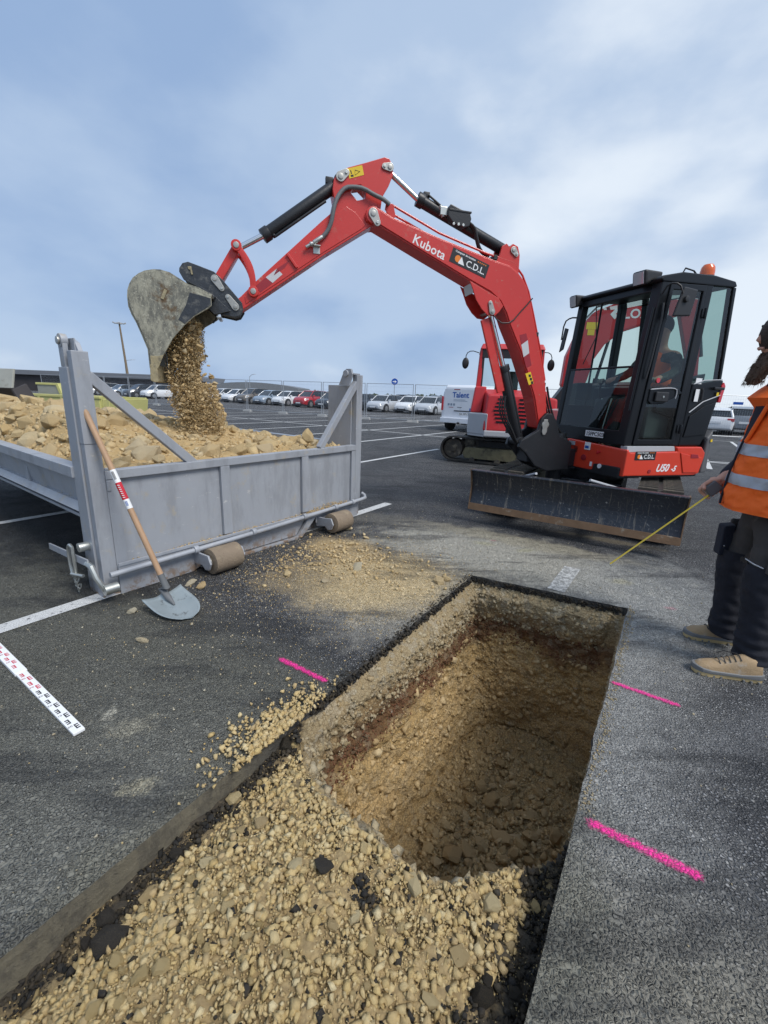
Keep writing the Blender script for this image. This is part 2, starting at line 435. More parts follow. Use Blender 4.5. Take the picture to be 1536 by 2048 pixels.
stone_mat('asphalt_crumb', [(.018, .019, .021), (.035, .036, .038), (.012, .013, .014), (.06, .058, .052)], pale=(.20, .19, .17))
stone_mat('pit_stone', [(.56, .41, .21), (.62, .46, .25), (.48, .34, .17), (.66, .52, .31)], pale=(.40, .34, .24))
stone_mat('clod', [(.58, .41, .20), (.66, .49, .26), (.48, .33, .15), (.72, .58, .36), (.56, .39, .18)])
stone_mat('pale_chip', [(.52, .46, .33), (.60, .55, .43), (.46, .38, .25), (.56, .48, .33)])
stone_mat('gravel_wall', [(.42, .34, .21), (.48, .40, .26), (.36, .28, .16), (.50, .43, .30), (.42, .30, .15)])
k = NT('pile_soil')
c = k.mix(k.noise(6, 8, .7), (.44, .30, .14), (.60, .44, .23))
c = k.mix(k.mr(k.vor(26, vec=k.mapping()), .0, .5), (.58, .44, .25), c)
k.set_b(Base_Color=c, Roughness=.95, Specular_IOR_Level=.15); k.bump(k.noise(30, 8, .75), .9, .03); MAT['pile_soil'] = k.m
# ------------------------------------------------------------------ ground
TO = Vector((.72, 3.16, 0)); TE = Vector((math.cos(R(56.8)), math.sin(R(56.8)), 0)); TR = Vector((TE.y, -TE.x, 0))
def TL(t, r, z=0.0): return TO + TE*t + TR*r + Vector((0, 0, z))

def trench_coords(k):
    v = k.n('ShaderNodeVectorMath', {0: k.obj, 1: tuple(TO)}, operation='SUBTRACT').outputs[0]
    t = k.n('ShaderNodeVectorMath', {0: v, 1: tuple(TE)}, operation='DOT_PRODUCT').outputs['Value']
    r = k.n('ShaderNodeVectorMath', {0: v, 1: tuple(TR)}, operation='DOT_PRODUCT').outputs['Value']
    return t, r
k = NT('asphalt')
flat = k.mapping(sc=(1, 1, 0))
big = k.noise(.35, 5, .6, flat); mid = k.noise(3.0, 6, .65, flat); fine = k.noise(60, 4, .7, flat)
cells = k.vor(88, vec=flat, out='Color'); cellx = k.xyz(cells)[0]
edge = k.vor(88, 'DISTANCE_TO_EDGE', vec=flat)
cells2 = k.vor(62, 'F1', vec=flat)
c = k.mix(k.mr(cellx, .0, 1.0, smooth=False), (.065, .067, .072), (.40, .40, .405))
c = k.mix(k.mr(cellx, .94, .96), c, (.50, .49, .46))
c = k.mix(k.mr(edge, .20, .04), c, (.014, .014, .016))
c = k.mix(k.mr(mid, .35, .7, 0, .35), c, (.14, .14, .146))
c = k.mix(k.mr(k.noise(.8, 5, .6, k.mapping(sc=(1, 1, 0), loc=(3, 9, 0))), .45, .62, 0, .4), c, (.045, .046, .05))
t, r = trench_coords(k)
nz = k.math('SUBTRACT', k.noise(4.5, 6, .68, flat), .5)
nz2 = k.math('SUBTRACT', k.noise(16, 5, .7, flat), .5)
nn = k.math('MULTIPLY_ADD', nz, .5, k.math('MULTIPLY', nz2, .3))
# dust along both saw cuts (dirt carried out of the trench)
tfar = k.mr(t, 1.1, .1)
dR = k.math('ADD', k.math('SUBTRACT', r, 1.09), nn)
mR = k.math('MULTIPLY', k.math('MULTIPLY', k.mr(dR, .60, .02), k.mr(dR, -.3, .0)), tfar)
c = k.mix(k.math('MULTIPLY', mR, .66), c, (.44, .435, .41))
dL = k.math('ADD', k.math('MULTIPLY', r, -1.0), nn)
mL = k.math('MULTIPLY', k.mr(dL, 1.3, .05), k.mr(t, -1.5, -2.8))
c = k.mix(k.math('MULTIPLY', mL, .55), c, (.36, .36, .355))
mE = k.math('MULTIPLY', k.math('MULTIPLY', k.mr(k.math('ADD', dL, 0), .14, .0), k.mr(t, -1.6, -2.1)), .75)
c = k.mix(mE, c, (.235, .215, .165))
mE2 = k.math('MULTIPLY', k.math('MULTIPLY', k.mr(dR, .20, .0), k.mr(t, -1.4, -1.9)), .7)
c = k.mix(mE2, c, (.17, .165, .13))
# dusty ground beyond the hole and along the near side of the dozer blade; near-black patches under and beside the skip
for (cx, cy, rx, ry, an, col_, am) in (
        (1.0, 3.65, 1.6, .85, -28, (.54, .51, .43), .9), (.3, 2.75, .95, .6, 40, (.50, .45, .35), .75),
        (2.0, 2.9, .75, 1.2, -28, (.42, .42, .40), .55), (-.1, 2.6, .6, .8, 57, (.24, .24, .235), .5),
        (1.3, 4.1, 1.4, .22, -30, (.44, .39, .28), .6), (.1, 4.6, .9, .35, -20, (.24, .22, .18), .5),
        (-.05, 3.02, .80, .70, 20, (.72, .56, .32), .97), (-.35, 3.65, .34, .50, 56, (.68, .51, .28), .9),
        (-.62, 2.95, .4, .35, 50, (.36, .29, .19), .7),
        (-1.0, 1.45, .12, .08, 30, (.40, .37, .28), .6), (-.82, 1.18, .09, .045, 30, (.52, .47, .33), .7), (-1.13, 1.52, .04, .07, 10, (.5, .47, .38), .7),
        (1.0, .42, .12, .03, 120, (.5, .49, .45), .8), (1.25, .75, .08, .02, 100, (.45, .44, .42), .6), (1.9, 1.6, .8, .2, 15, (.20, .20, .20), .5),
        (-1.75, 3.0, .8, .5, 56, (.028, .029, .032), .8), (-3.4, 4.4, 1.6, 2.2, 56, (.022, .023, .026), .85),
        (1.9, 3.15, .12, .08, 0, (.50, .44, .22), .35), (1.35, 3.8, .15, .07, 20, (.50, .46, .24), .4), (.98, 3.95, .15, .07, -20, (.52, .47, .24), .4),
        (1.1, 4.05, .05, .03, 0, (.62, .25, .28), .5), (2.02, 2.72, .05, .03, 0, (.6, .25, .3), .5), (2.32, 4.2, .6, .10, -30, (.25, .21, .14), .6)):
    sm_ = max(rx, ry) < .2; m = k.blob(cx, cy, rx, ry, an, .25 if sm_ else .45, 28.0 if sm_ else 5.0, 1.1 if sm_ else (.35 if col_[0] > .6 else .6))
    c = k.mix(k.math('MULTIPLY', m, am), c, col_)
# scattered light grit and pale smears
g = k.mr(k.noise(95, 3, .6, flat), .69, .73)
near = k.n('ShaderNodeVectorMath', {0: k.obj}, operation='LENGTH').outputs['Value']
c = k.mix(k.math('MULTIPLY', g, k.mr(near, 9, 2, .05, .75)), c, (.50, .45, .36))
tyre = k.mr(k.noise(1.6, 8, .7, k.mapping(sc=(.5, 2.2, 0), rot=(0, 0, -.55), loc=(5, 2, 0))), .50, .62, 0, .55)
c = k.mix(tyre, c, (.035, .036, .039))
sm = k.mr(k.noise(7, 7, .72, k.mapping(sc=(1, 2.3, 0), rot=(0, 0, .6))), .64, .72)
c = k.mix(k.math('MULTIPLY', sm, .5), c, (.36, .35, .32))
k.set_b(Base_Color=c, Roughness=k.mr(mid, .3, .7, .62, .85), Specular_IOR_Level=.35)
b1 = k.bump(k.math('MULTIPLY', k.mr(edge, 0, .35), k.mr(cellx, 0, 1, .4, 1.0)), 1.0, .022)
k.bump(fine, .6, .01, b1)
MAT['asphalt'] = k.m
for nm, base, worn, thr in (('line_paint', (.62, .62, .61), (.07, .07, .075), .60), ('old_line_paint', (.55, .55, .53), (.22, .22, .21), .48)):
    k = NT(nm); flat = k.mapping(sc=(1, 1, 0))
    e_ = k.vor(88, 'DISTANCE_TO_EDGE', vec=flat)
    c = k.mix(k.mr(k.noise(26, 7, .75, flat), thr-.04, thr+.06), base, worn)
    c = k.mix(k.mr(e_, .07, .0, 0, .6), c, worn)
    k.set_b(Base_Color=c, Roughness=.7); k.bump(k.mr(e_, 0, .3), .6, .004); MAT[nm] = k.m
k = NT('pink_paint'); flat = k.mapping(sc=(1, 1, 0))
e_ = k.vor(88, 'DISTANCE_TO_EDGE', vec=flat)
w_ = k.n('ShaderNodeAttribute', attribute_name='w').outputs['Fac']
a_ = k.math('ADD', w_, k.math('MULTIPLY', k.math('SUBTRACT', k.noise(38, 6, .75, flat), .5), 1.9))
a_ = k.math('MULTIPLY', k.mr(a_, .25, 1.0, 0, .97), k.mr(e_, .0, .14, .25, 1.0))
k.set_b(Base_Color=k.mix(k.noise(30, 3), (.95, .035, .26), (.90, .02, .36)), Roughness=.6)
tr_ = k.n('ShaderNodeBsdfTransparent').outputs[0]; k.bump(k.mr(e_, 0, .3), .5, .006)
k.t.links.new(k.n('ShaderNodeMixShader', {0: a_, 1: tr_, 2: k.b.outputs[0]}).outputs[0], k.out.inputs[0]); MAT['pink_paint'] = k.m

rg = random.Random(7)
# perimeter of the opening in the asphalt (trench + pit), local (t, r)
SID = []
def perimeter():
    P = []
    def seg(a, b, step, amp, sid):
        n = max(2, int(math.hypot(b[0]-a[0], b[1]-a[1])/step))
        for i in range(n):
            f = i/n; t = a[0]+(b[0]-a[0])*f; r_ = a[1]+(b[1]-a[1])*f
            am = amp(t) if callable(amp) else amp
            q = mnoise.noise(Vector((t*3, r_*3, 1)))*am + mnoise.noise(Vector((t*17, r_*17, 5)))*am*.8
            d = Vector((b[0]-a[0], b[1]-a[1])).normalized()
            P.append((t - d.y*q, r_ + d.x*q)); SID.append(sid)
    seg((-5, 0), (.0, 0), .02, lambda t: .003 if t < -2.2 else .013, 0)
    seg((.0, 0), (.15, 1.08), .02, .016, 1)
    seg((.15, 1.08), (-5, 1.09), .02, lambda t: .0025 if t < -1.7 else .007, 2)
    seg((-5, 1.09), (-5, 0), .1, 0, 3)
    return P
PER = perimeter()
bm = bmesh.new()
inner = [bm.verts.new(TL(t, r_, 0)) for t, r_ in PER]
def outer_pt(i):
    t, r_ = PER[i]; sid = SID[i]
    return ((t, -.3), (.5, r_), (t, 1.4), (-5.3, r_))[sid]
OUT = [outer_pt(i) for i in range(len(PER))]
outer = [bm.verts.new(TL(t, r_, 0)) for t, r_ in OUT]
n = len(inner)
for i in range(n):
    j = (i+1) % n
    bm.faces.new([inner[i], outer[i], outer[j], inner[j]])
# corners + far sheet
cs = [(-5.3, -.3), (.5, -.3), (.5, 1.4), (-5.3, 1.4)]
OC4 = [bm.verts.new(TL(*c_, 0)) for c_ in cs]
for i in range(n):
    j = (i+1) % n
    a, b = OUT[i], OUT[j]
    if SID[i] == SID[j]: continue
    best = min(OC4, key=lambda v: (v.co-outer[i].co).length + (v.co-outer[j].co).length)
    bm.faces.new([outer[i], best, outer[j]])
S = 900
far = [bm.verts.new(TL(t, r_, 0)) for t, r_ in ((-S, -S), (S, -S), (S, S), (-S, S))]
for i in range(4):
    j = (i+1) % 4
    bm.faces.new([OC4[i], far[i], far[j], OC4[j]])
for f in bm.faces:
    f.normal_update()
    if f.normal.z < 0: f.normal_flip()
me = bpy.data.meshes.new('ground'); bm.to_mesh(me); bm.free()
ground = tag(link_mesh('asphalt_ground', me, None, MAT['asphalt']), kind='structure')

# cut edge of the asphalt layer, going down
k = NT('cut_edge')
t, r = trench_coords(k)
zz = k.xyz(k.obj)[2]
c = k.mix(k.mr(k.vor(60, out='Distance'), 0, .6), (.03, .03, .032), (.085, .082, .078))
dirty = k.mix(k.noise(14, 6, .7), (.20, .175, .12), (.30, .265, .19))
m = k.mr(k.math('ADD', t, k.math('MULTIPLY', k.noise(5, 4), .4)), -1.75, -2.1)
c = k.mix(m, c, dirty)
c = k.mix(k.mr(k.noise(18, 7, .75, k.mapping(sc=(1, 1, .35))), .42, .62, 0, .6), c, (.10, .09, .075)); k.set_b(Base_Color=c, Roughness=.85); k.bump(k.noise(50, 8, .8), 1.0, .02); MAT['cut_edge'] = k.m
bm = bmesh.new()
LV = (0, -.012, -.028, -.045, -.06, -.10, -.16)
rows = []
for li, z in enumerate(LV):
    row = []
    for i, (t, r_) in enumerate(PER):
        pit = -2.1 < t < .3
        a = (.012 if pit else .002)
        q = mnoise.noise(Vector((t*22, r_*22, z*60)))*a*(li > 0) + (.0 if not pit else -.004*(li > 0))
        ct, cr = (t+1.0)*0, (r_-.545)
        s_ = 1 if cr > 0 else -1
        if SID[i] == 0: row.append(bm.verts.new(TL(t, r_+q, z)))
        elif SID[i] == 2: row.append(bm.verts.new(TL(t, r_-q, z)))
        else: row.append(bm.verts.new(TL(t-q, r_, z)))
    rows.append(row)
for a, b in zip(rows, rows[1:]):
    for i in range(n):
        j = (i+1) % n
        if -4.99 > PER[i][0] and -4.99 > PER[j][0]: pass
        bm.faces.new([a[i], a[j], b[j], b[i]])
me = bpy.data.meshes.new('cut'); bm.to_mesh(me); bm.free()
tag(link_mesh('asphalt_cut_edge', me, None, MAT['cut_edge']), kind='structure')

# ------------------------------------------------------------------ fast numpy noise
def _hash(ix, iy, iz, s):
    h = (ix.astype(np.int64)*374761393 + iy.astype(np.int64)*668265263 + iz.astype(np.int64)*2147483647 + s*974634777) & 0xffffffff
    h = ((h ^ (h >> 13))*1274126177) & 0xffffffff
    h = ((h ^ (h >> 16))*2246822519) & 0xffffffff
    return ((h ^ (h >> 15)) & 0xffffff)/float(0xffffff)
def vnoise(P, s=0):
    F_ = np.floor(P); f = P-F_; f = f*f*(3-2*f); i = F_.astype(np.int64); out = 0
    for dx in (0, 1):
        for dy in (0, 1):
            for dz in (0, 1):
                w = (f[:, 0] if dx else 1-f[:, 0])*(f[:, 1] if dy else 1-f[:, 1])*(f[:, 2] if dz else 1-f[:, 2])
                out = out + w*_hash(i[:, 0]+dx, i[:, 1]+dy, i[:, 2]+dz, s)
    return out
def fbm(P, o=4, s=0):
    a = .5; r_ = 0
    for i in range(o): r_ = r_ + a*(vnoise(P*(2**i), s+i)-.5)*2; a *= .5
    return r_
def worley(P, s=0):
    F_ = np.floor(P).astype(np.int64); best = np.full(len(P), 9.0); cid = np.zeros(len(P))
    for dx in (-1, 0, 1):
        for dy in (-1, 0, 1):
            for dz in (-1, 0, 1):
                x, y, z = F_[:, 0]+dx, F_[:, 1]+dy, F_[:, 2]+dz
                d = (x+_hash(x, y, z, s)-P[:, 0])**2 + (y+_hash(x, y, z, s+11)-P[:, 1])**2 + (z+_hash(x, y, z, s+23)-P[:, 2])**2
                m_ = d < best; best = np.where(m_, d, best); cid = np.where(m_, _hash(x, y, z, s+37), cid)
    return np.sqrt(best), cid

def bed_z(t, r_):
    """height of the rubble in the trench, arrays"""
    t = np.asarray(t, float); r_ = np.asarray(r_, float)
    P = np.stack([t, r_, t*0], -1)
    z = -.085 + .05*fbm(P*1.6, 3, 41) + .014*fbm(P*9, 2, 51)
    z = z + .085*np.exp(-(((t+2.45)/.55)**2 + ((r_-.45)/.40)**2))         # heap by the pit
    z = z - .035*np.exp(-((r_-.06)/.14)**2)*(t < -2.0)                   # low along the left cut
    z = z + .05*np.exp(-(((t+1.95)/.3)**2 + ((r_-.0)/.22)**2))            # spill over the left cut edge
    z = z - .03*np.exp(-((r_-1.05)/.10)**2)
    return z
# ------------------------------------------------------------------ pit walls and floor
RIM = [(-1.90, .0), (0, .0), (.15, 1.08), (-1.66, 1.09), (-1.80, 1.06), (-1.92, .96), (-2.05, .87), (-2.14, .80), (-2.17, .66), (-2.16, .45), (-2.13, .30), (-2.06, .16), (-1.98, .06)]
def resample(P, n):
    P = [Vector((p[0], p[1])) for p in P]; L = [0]
    for i in range(len(P)): L.append(L[-1]+(P[(i+1) % len(P)]-P[i]).length)
    out = []; j = 0
    for q in range(n):
        s_ = L[-1]*q/n
        while L[j+1] < s_: j += 1
        f = (s_-L[j])/max(1e-9, L[j+1]-L[j]); out.append(P[j].lerp(P[(j+1) % len(P)], f))
    return np.array([[p.x, p.y] for p in out])
DEPTH = 1.22
NR, NL, NF = 700, 135, 40
rim = resample(RIM, NR)
def smoothloop(A, k_):
    K = np.ones(k_)/k_
    return np.stack([np.convolve(np.r_[A[-k_:, i], A[:, i], A[:k_, i]], K, 'same')[k_:-k_] for i in (0, 1)], 1)
foot = rim.copy()
foot[:, 0] = np.clip(rim[:, 0], -2.02, .04)
foot[:, 1] = np.clip(rim[:, 1], .20, 1.12)
nearr = (rim[:, 0] < -1.6)
foot = smoothloop(foot, 131)
foot[:, 1] = np.where(rim[:, 1] > 1.02, np.maximum(foot[:, 1], 1.06), np.minimum(foot[:, 1], 1.07))
rims = smoothloop(rim, 7)
ZT = np.where((rim[:, 0] < -1.64), bed_z(rim[:, 0], rim[:, 1])-.004, -.05)
rows = []
for j in range(NL+1):
    s_ = j/NL
    g_ = s_**1.1*.85+.15*s_**.5
    z = ZT - (DEPTH+ZT)*s_
    rows.append(np.c_[rims*(1-g_)+foot*g_, z])
cent = foot.mean(0)
for j in range(1, NF+1):
    s_ = j/NF
    rows.append(np.c_[foot*(1-s_)+cent*s_, np.full(NR, -DEPTH)])
A = np.array(rows)                       # rows x NR x 3 (t, r, z)
Pl = A.reshape(-1, 3)
# normals pointing into the pit for walls, up for the floor
d = np.zeros_like(Pl); cc = np.array([-1.0, .6])
wv = Pl[:, :2]-np.array([cent[0], cent[1]]); 
nrm2 = np.roll(rims, 1, 0)-np.roll(rims, -1, 0); nrm2 = np.c_[nrm2[:, 1], -nrm2[:, 0]]; nrm2 /= (np.linalg.norm(nrm2, axis=1, keepdims=True)+1e-9)
sgn = np.sign(((cent-rims)*nrm2).sum(1))[:, None]; nrm2 = smoothloop(nrm2*sgn, 31); nrm2 /= (np.linalg.norm(nrm2, axis=1, keepdims=True)+1e-9)
level = np.repeat(np.arange(NL+1+NF), NR)
wallw = np.clip((NL+4-level)/8, 0, 1)
d[:, :2] = np.tile(nrm2, (NL+1+NF, 1))*wallw[:, None]; d[:, 2] = 1-wallw+.15*wallw
top = np.clip(level/8, 0, 1)
w1, c1 = worley(Pl*np.array([7, 7, 9]), 3); w2, c2 = worley(Pl*np.array([19, 19, 24]), 9); w3, c3 = worley(Pl*46, 19)
f1 = fbm(Pl*2.3, 3, 5)
depth_ = -Pl[:, 2]
bench = np.exp(-((depth_-.16)/.16)**2)
amt = .05*f1 + .050*(c1-.5)*(1-w1) + .036*(c2-.55)*(1.1-w2) + .016*(c3-.5)*(1.1-w3) + .05*bench
right = np.tile((rims[:, 1] > 1.0), NL+1+NF) & (wallw > .5)
amt = np.where(right, np.clip(amt, -.03, .012), amt)
floor = wallw < .5
amt = np.where(floor, .10*f1 + .05*(c1-.5) + .03*(c2-.5), amt)
Pl = Pl + d*(amt*top)[:, None]
Pw = np.array(TO)[None, :]+Pl[:, :1]*np.array(TE)[None, :]+Pl[:, 1:2]*np.array(TR)[None, :]; Pw[:, 2] = Pl[:, 2]
def grid_mesh(name, co, rows_, cols_, wrap):
    idx = np.arange(rows_*cols_).reshape(rows_, cols_)
    a = idx[:-1, :]; b = idx[1:, :]
    if wrap: a2, b2 = np.roll(a, -1, 1), np.roll(b, -1, 1)
    else: a, a2, b, b2 = a[:, :-1], a[:, 1:], b[:, :-1], b[:, 1:]
    F_ = np.stack([a, b, b2, a2], -1).reshape(-1, 4)
    return faces_mesh(name, co, F_)
def faces_mesh(name, co, F_):
    me = bpy.data.meshes.new(name); nv, nf, k_ = len(co), len(F_), F_.shape[1]
    me.vertices.add(nv); me.vertices.foreach_set('co', co.astype(np.float32).ravel())
    me.loops.add(nf*k_); me.loops.foreach_set('vertex_index', F_.astype(np.int32).ravel())
    me.polygons.add(nf); me.polygons.foreach_set('loop_start', np.arange(0, nf*k_, k_, dtype=np.int32))
    me.polygons.foreach_set('loop_total', np.full(nf, k_, dtype=np.int32))
    me.update(calc_edges=True); me.validate(); return me
k = NT('pit_soil')
t, r = trench_coords(k)
zz = k.xyz(k.obj)[2]
zn = k.math('ADD', zz, k.math('MULTIPLY', k.math('SUBTRACT', k.noise(2.6, 5, .6), .5), .42))
zn = k.math('ADD', zn, k.math('MULTIPLY', k.math('SUBTRACT', k.noise(11, 5, .7), .5), .22))
zn = k.math('ADD', zn, k.math('MULTIPLY', t, .0))
dz = k.math('MULTIPLY', zn, -1.0)
c = k.ramp(dz, [(0, (.44, .35, .21)), (.20, (.47, .37, .22)), (.29, (.40, .28, .15)), (.34, (.15, .082, .045)), (.43, (.19, .10, .05)), (.52, (.58, .40, .18)), (.80, (.68, .48, .23)), (1.0, (.58, .41, .20))])
blk = k.mr(k.noise(4, 5, .6), .60, .70)
st_ = k.vor(26, out='Color'); sx = k.xyz(st_)[0]
stone_amt = k.math('MULTIPLY', k.mr(sx, .62, .66), k.mr(dz, .36, .22, .25, .75))
c = k.mix(stone_amt, c, k.mix(k.xyz(st_)[1], (.34, .30, .22), (.60, .53, .39)))
c = k.mix(k.math('MULTIPLY', k.mr(k.vor(60, 'DISTANCE_TO_EDGE'), .12, .0), .7), c, (.20, .14, .08))
c = k.mix(k.mr(k.noise(5, 6, .7, k.mapping(loc=(2, 5, 2))), .45, .65, 0, .5), c, k.mix(.5, c, (.48, .33, .16)))
c = k.mix(k.math('MULTIPLY', k.mr(k.noise(14, 6, .75, k.mapping(loc=(4, 4, 4))), .60, .70), .55), c, (.50, .47, .41))
c = k.mix(k.mr(k.noise(8, 6, .7), .35, .8, 0, .5), c, k.mix(.4, c, (.30, .18, .08)))
k.set_b(Base_Color=c, Roughness=.95, Specular_IOR_Level=.15)
k.bump(k.math('ADD', k.noise(30, 8, .8), k.math('MULTIPLY', k.vor(45), .5)), .9, .03); MAT['pit_soil'] = k.m
me = grid_mesh('pit', Pw, NL+1+NF, NR, True)
pit = tag(link_mesh('pit_walls', me, None, MAT['pit_soil']), kind='structure')
pit_pts = Pw[(NL+1)*NR:]

# ------------------------------------------------------------------ rubble bed of the trench
def pin(t, r_, P=RIM):
    c_ = False; n_ = len(P)
    for i in range(n_):
        a, b = P[i], P[(i+1) % n_]
        if (a[1] > r_) != (b[1] > r_) and t < (b[0]-a[0])*(r_-a[1])/(b[1]-a[1])+a[0]: c_ = not c_
    return c_
gs = .012
tt = np.arange(-4.4, -1.6, gs); rr = np.arange(-.0, 1.105, gs)
T_, R_ = np.meshgrid(tt, rr, indexing='ij')
P2 = np.stack([T_.ravel(), R_.ravel(), np.zeros(T_.size)], -1)
wa, ca = worley(P2*22, 61); wb, cb = worley(P2*60, 67)
Zb = bed_z(P2[:, 0], P2[:, 1]) + .026*(ca-.35)*np.clip(1.0-wa, 0, 1) + .010*cb*np.clip(1-wb, 0, 1)
co = np.array(TO)[None, :]+P2[:, :1]*np.array(TE)[None, :]+P2[:, 1:2]*np.array(TR)[None, :]; co[:, 2] = Zb
inside = np.array([pin(a, b) for a, b in zip(P2[:, 0], P2[:, 1])]).reshape(T_.shape)
idx = np.arange(T_.size).reshape(T_.shape)
F_ = np.stack([idx[:-1, :-1], idx[1:, :-1], idx[1:, 1:], idx[:-1, 1:]], -1).reshape(-1, 4)
keep = ~(inside[:-1, :-1] & inside[1:, :-1] & inside[1:, 1:] & inside[:-1, 1:]).reshape(-1)
k = NT('rubble_bed')
t, r = trench_coords(k)
c = k.mix(k.noise(14, 6, .7), (.36, .26, .13), (.56, .42, .22))
c = k.mix(k.mr(k.vor(70, out='Distance'), .25, .7, 0, .5), c, (.22, .155, .085))  # cell gaps coloured darker: shadow between the stones put into the colour
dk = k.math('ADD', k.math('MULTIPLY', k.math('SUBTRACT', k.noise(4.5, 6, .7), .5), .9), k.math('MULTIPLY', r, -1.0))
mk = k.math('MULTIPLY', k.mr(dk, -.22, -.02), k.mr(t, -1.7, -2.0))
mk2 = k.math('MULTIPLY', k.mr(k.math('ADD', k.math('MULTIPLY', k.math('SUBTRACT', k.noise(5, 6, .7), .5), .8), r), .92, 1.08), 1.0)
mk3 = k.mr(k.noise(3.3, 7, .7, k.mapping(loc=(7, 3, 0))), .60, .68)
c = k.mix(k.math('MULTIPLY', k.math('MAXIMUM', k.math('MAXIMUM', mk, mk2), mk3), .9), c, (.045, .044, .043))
sandm = k.blob(TL(-2.75, .22).x, TL(-2.75, .22).y, .30, .17, 50, .3, 6, .4)
c = k.mix(sandm, c, (.56, .43, .23))
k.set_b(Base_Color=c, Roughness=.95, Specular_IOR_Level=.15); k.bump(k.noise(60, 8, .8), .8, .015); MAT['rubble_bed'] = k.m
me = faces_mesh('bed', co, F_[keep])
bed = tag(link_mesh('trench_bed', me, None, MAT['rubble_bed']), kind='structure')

# ------------------------------------------------------------------ painted lines
def gline(a, b, w, name='parking_line', mat='line_paint', z=.004, seg=1):
    a = Vector((a[0], a[1], z)); b = Vector((b[0], b[1], z)); d_ = (b-a).normalized(); s_ = Vector((-d_.y, d_.x, 0))*w/2
    mb = MB(); mb.quad([a-s_, b-s_, b+s_, a+s_]); o = mb.build(name, MAT[mat]); tag(o, kind='structure'); return o
dA = Vector((math.cos(R(56.3)), math.sin(R(56.3)), 0)); dB = Vector((dA.y, -dA.x, 0))
L0 = Vector((-1.86, 2.53, 0))
gline(L0-dA*3.2, L0+dA*3.45, .115)
L1 = Vector((-3.58, 4.24, 0))
gline(L1-dA*3, L1+dA*9, .10)
gline((1.30, 2.93), (1.62, 3.40), .125, mat='old_line_paint'); 
# faint lines of the far bays
for q in range(2, 9):
    o_ = L1 + (-dB)*(2.45*(q-1))
    gline(o_+dA*(8 if q < 3 else 3), o_+dA*26, .11)
for q in range(0, 8):
    o_ = L0 + dB*(2.45*q) + dA*(8.5 + (0 if q < 3 else 9)) 
    gline(o_, o_+dA*5, .11)
    gline(o_+dA*9.5, o_+dA*14.5, .11)
for dd in (12.5, 22.5):
    gline(L1+dA*dd-dB*22, L1+dA*dd+dB*12, .11)
gline((1.9, 11.4), (2.7, 12.7), .11)
gline((7.5, 9.9), (10.5, 14.4), .11); gline((5.6, 6.2), (8.2, 5.1), .08); gline((6.4, 11.8), (16, 9.9), .10)
# pink spray marks
def pmark(a, b, w, label):
    n_, m_ = 24, 6
    a = Vector((*a, .006)); b = Vector((*b, .006)); d_ = (b-a); L_ = d_.length; d_.normalize(); s_ = Vector((-d_.y, d_.x, 0))
    co_, ww = [], []
    for i in range(n_+1):
        for j in range(m_+1):
            f = i/n_; g_ = (j/m_-.5)*2
            co_.append(a+d_*L_*f+s_*g_*w/2)
            e1 = min(1, f*L_/.03, (1-f)*L_/.02); ww.append(max(0, e1*(1-abs(g_)**1.4)))
    fs = [(i*(m_+1)+j, (i+1)*(m_+1)+j, (i+1)*(m_+1)+j+1, i*(m_+1)+j+1) for i in range(n_) for j in range(m_)]
    me = bpy.data.meshes.new('mark'); me.from_pydata(co_, [], fs)
    at = me.attributes.new('w', 'FLOAT', 'POINT'); at.data.foreach_set('value', ww)
    tag(link_mesh('paint_mark', me, None, MAT['pink_paint']), label, 'paint mark', 'pink spray marks round the hole')
pmark((-.53, 1.96), (-.235, 1.775), .052, 'pink sprayed dash on the asphalt left of the hole, pointing at its edge')
pmark((1.165, 1.875), (1.43, 1.70), .050, 'upper pink sprayed dash right of the hole, nearest to the boots')
pmark((.705, 1.125), (1.0, .945), .058, 'lower and boldest pink sprayed dash right of the hole, nearest to the camera')

# ------------------------------------------------------------------ stone shapes
def make_stone(seed, npts=12, flat_=.85):
    """angular stone: convex hull of points scattered over a squashed ball"""
    rs = np.random.RandomState(seed); bm = bmesh.new()
    sx_ = np.array([rs.uniform(.95, 1.25), rs.uniform(.72, 1.0), rs.uniform(.5, flat_)])
    P = []
    for q in range(400):
        v = rs.normal(size=3); v /= np.linalg.norm(v)
        if all(np.dot(v, w) < (.72 if npts < 10 else .80) for w in P): P.append(v)
        if len(P) >= npts: break
    for v in P: bm.verts.new(Vector(v*rs.uniform(.72, 1.12)*sx_))
    r_ = bmesh.ops.convex_hull(bm, input=bm.verts[:])
    lo = [v for v in bm.verts if not v.link_faces]
    if lo: bmesh.ops.delete(bm, geom=lo, context='VERTS')
    bmesh.ops.triangulate(bm, faces=bm.faces[:]); bmesh.ops.recalc_face_normals(bm, faces=bm.faces[:])
    me = bpy.data.meshes.new('stone'); bm.to_mesh(me); bm.free(); return me
def big_stone(seed):
    me = make_stone(seed, 14, .85); bm = bmesh.new(); bm.from_mesh(me)
    bmesh.ops.bevel(bm, geom=bm.edges[:], offset=.035, segments=1, affect='EDGES', clamp_overlap=True)
    bmesh.ops.subdivide_edges(bm, edges=bm.edges[:], cuts=1, use_grid_fill=True)
    for v in bm.verts: v.co *= 1+.10*mnoise.noise(v.co*2.2+Vector((seed, 0, 0)))+.05*mnoise.noise(v.co*6+Vector((0, seed, 0)))
    bm.to_mesh(me); bm.free(); return me
STONES = [big_stone(i) for i in range(16)]        # larger, for single rocks
PEBS = [make_stone(100+i, 6+i % 3) for i in range(16)]
def mesh_np(me):
    v = np.zeros(len(me.vertices)*3, np.float32); me.vertices.foreach_get('co', v)
    f = np.zeros(len(me.loops), np.int32); me.loops.foreach_get('vertex_index', f)
    return v.reshape(-1, 3), f.reshape(-1, 3)
PNP = [mesh_np(m_) for m_ in PEBS]
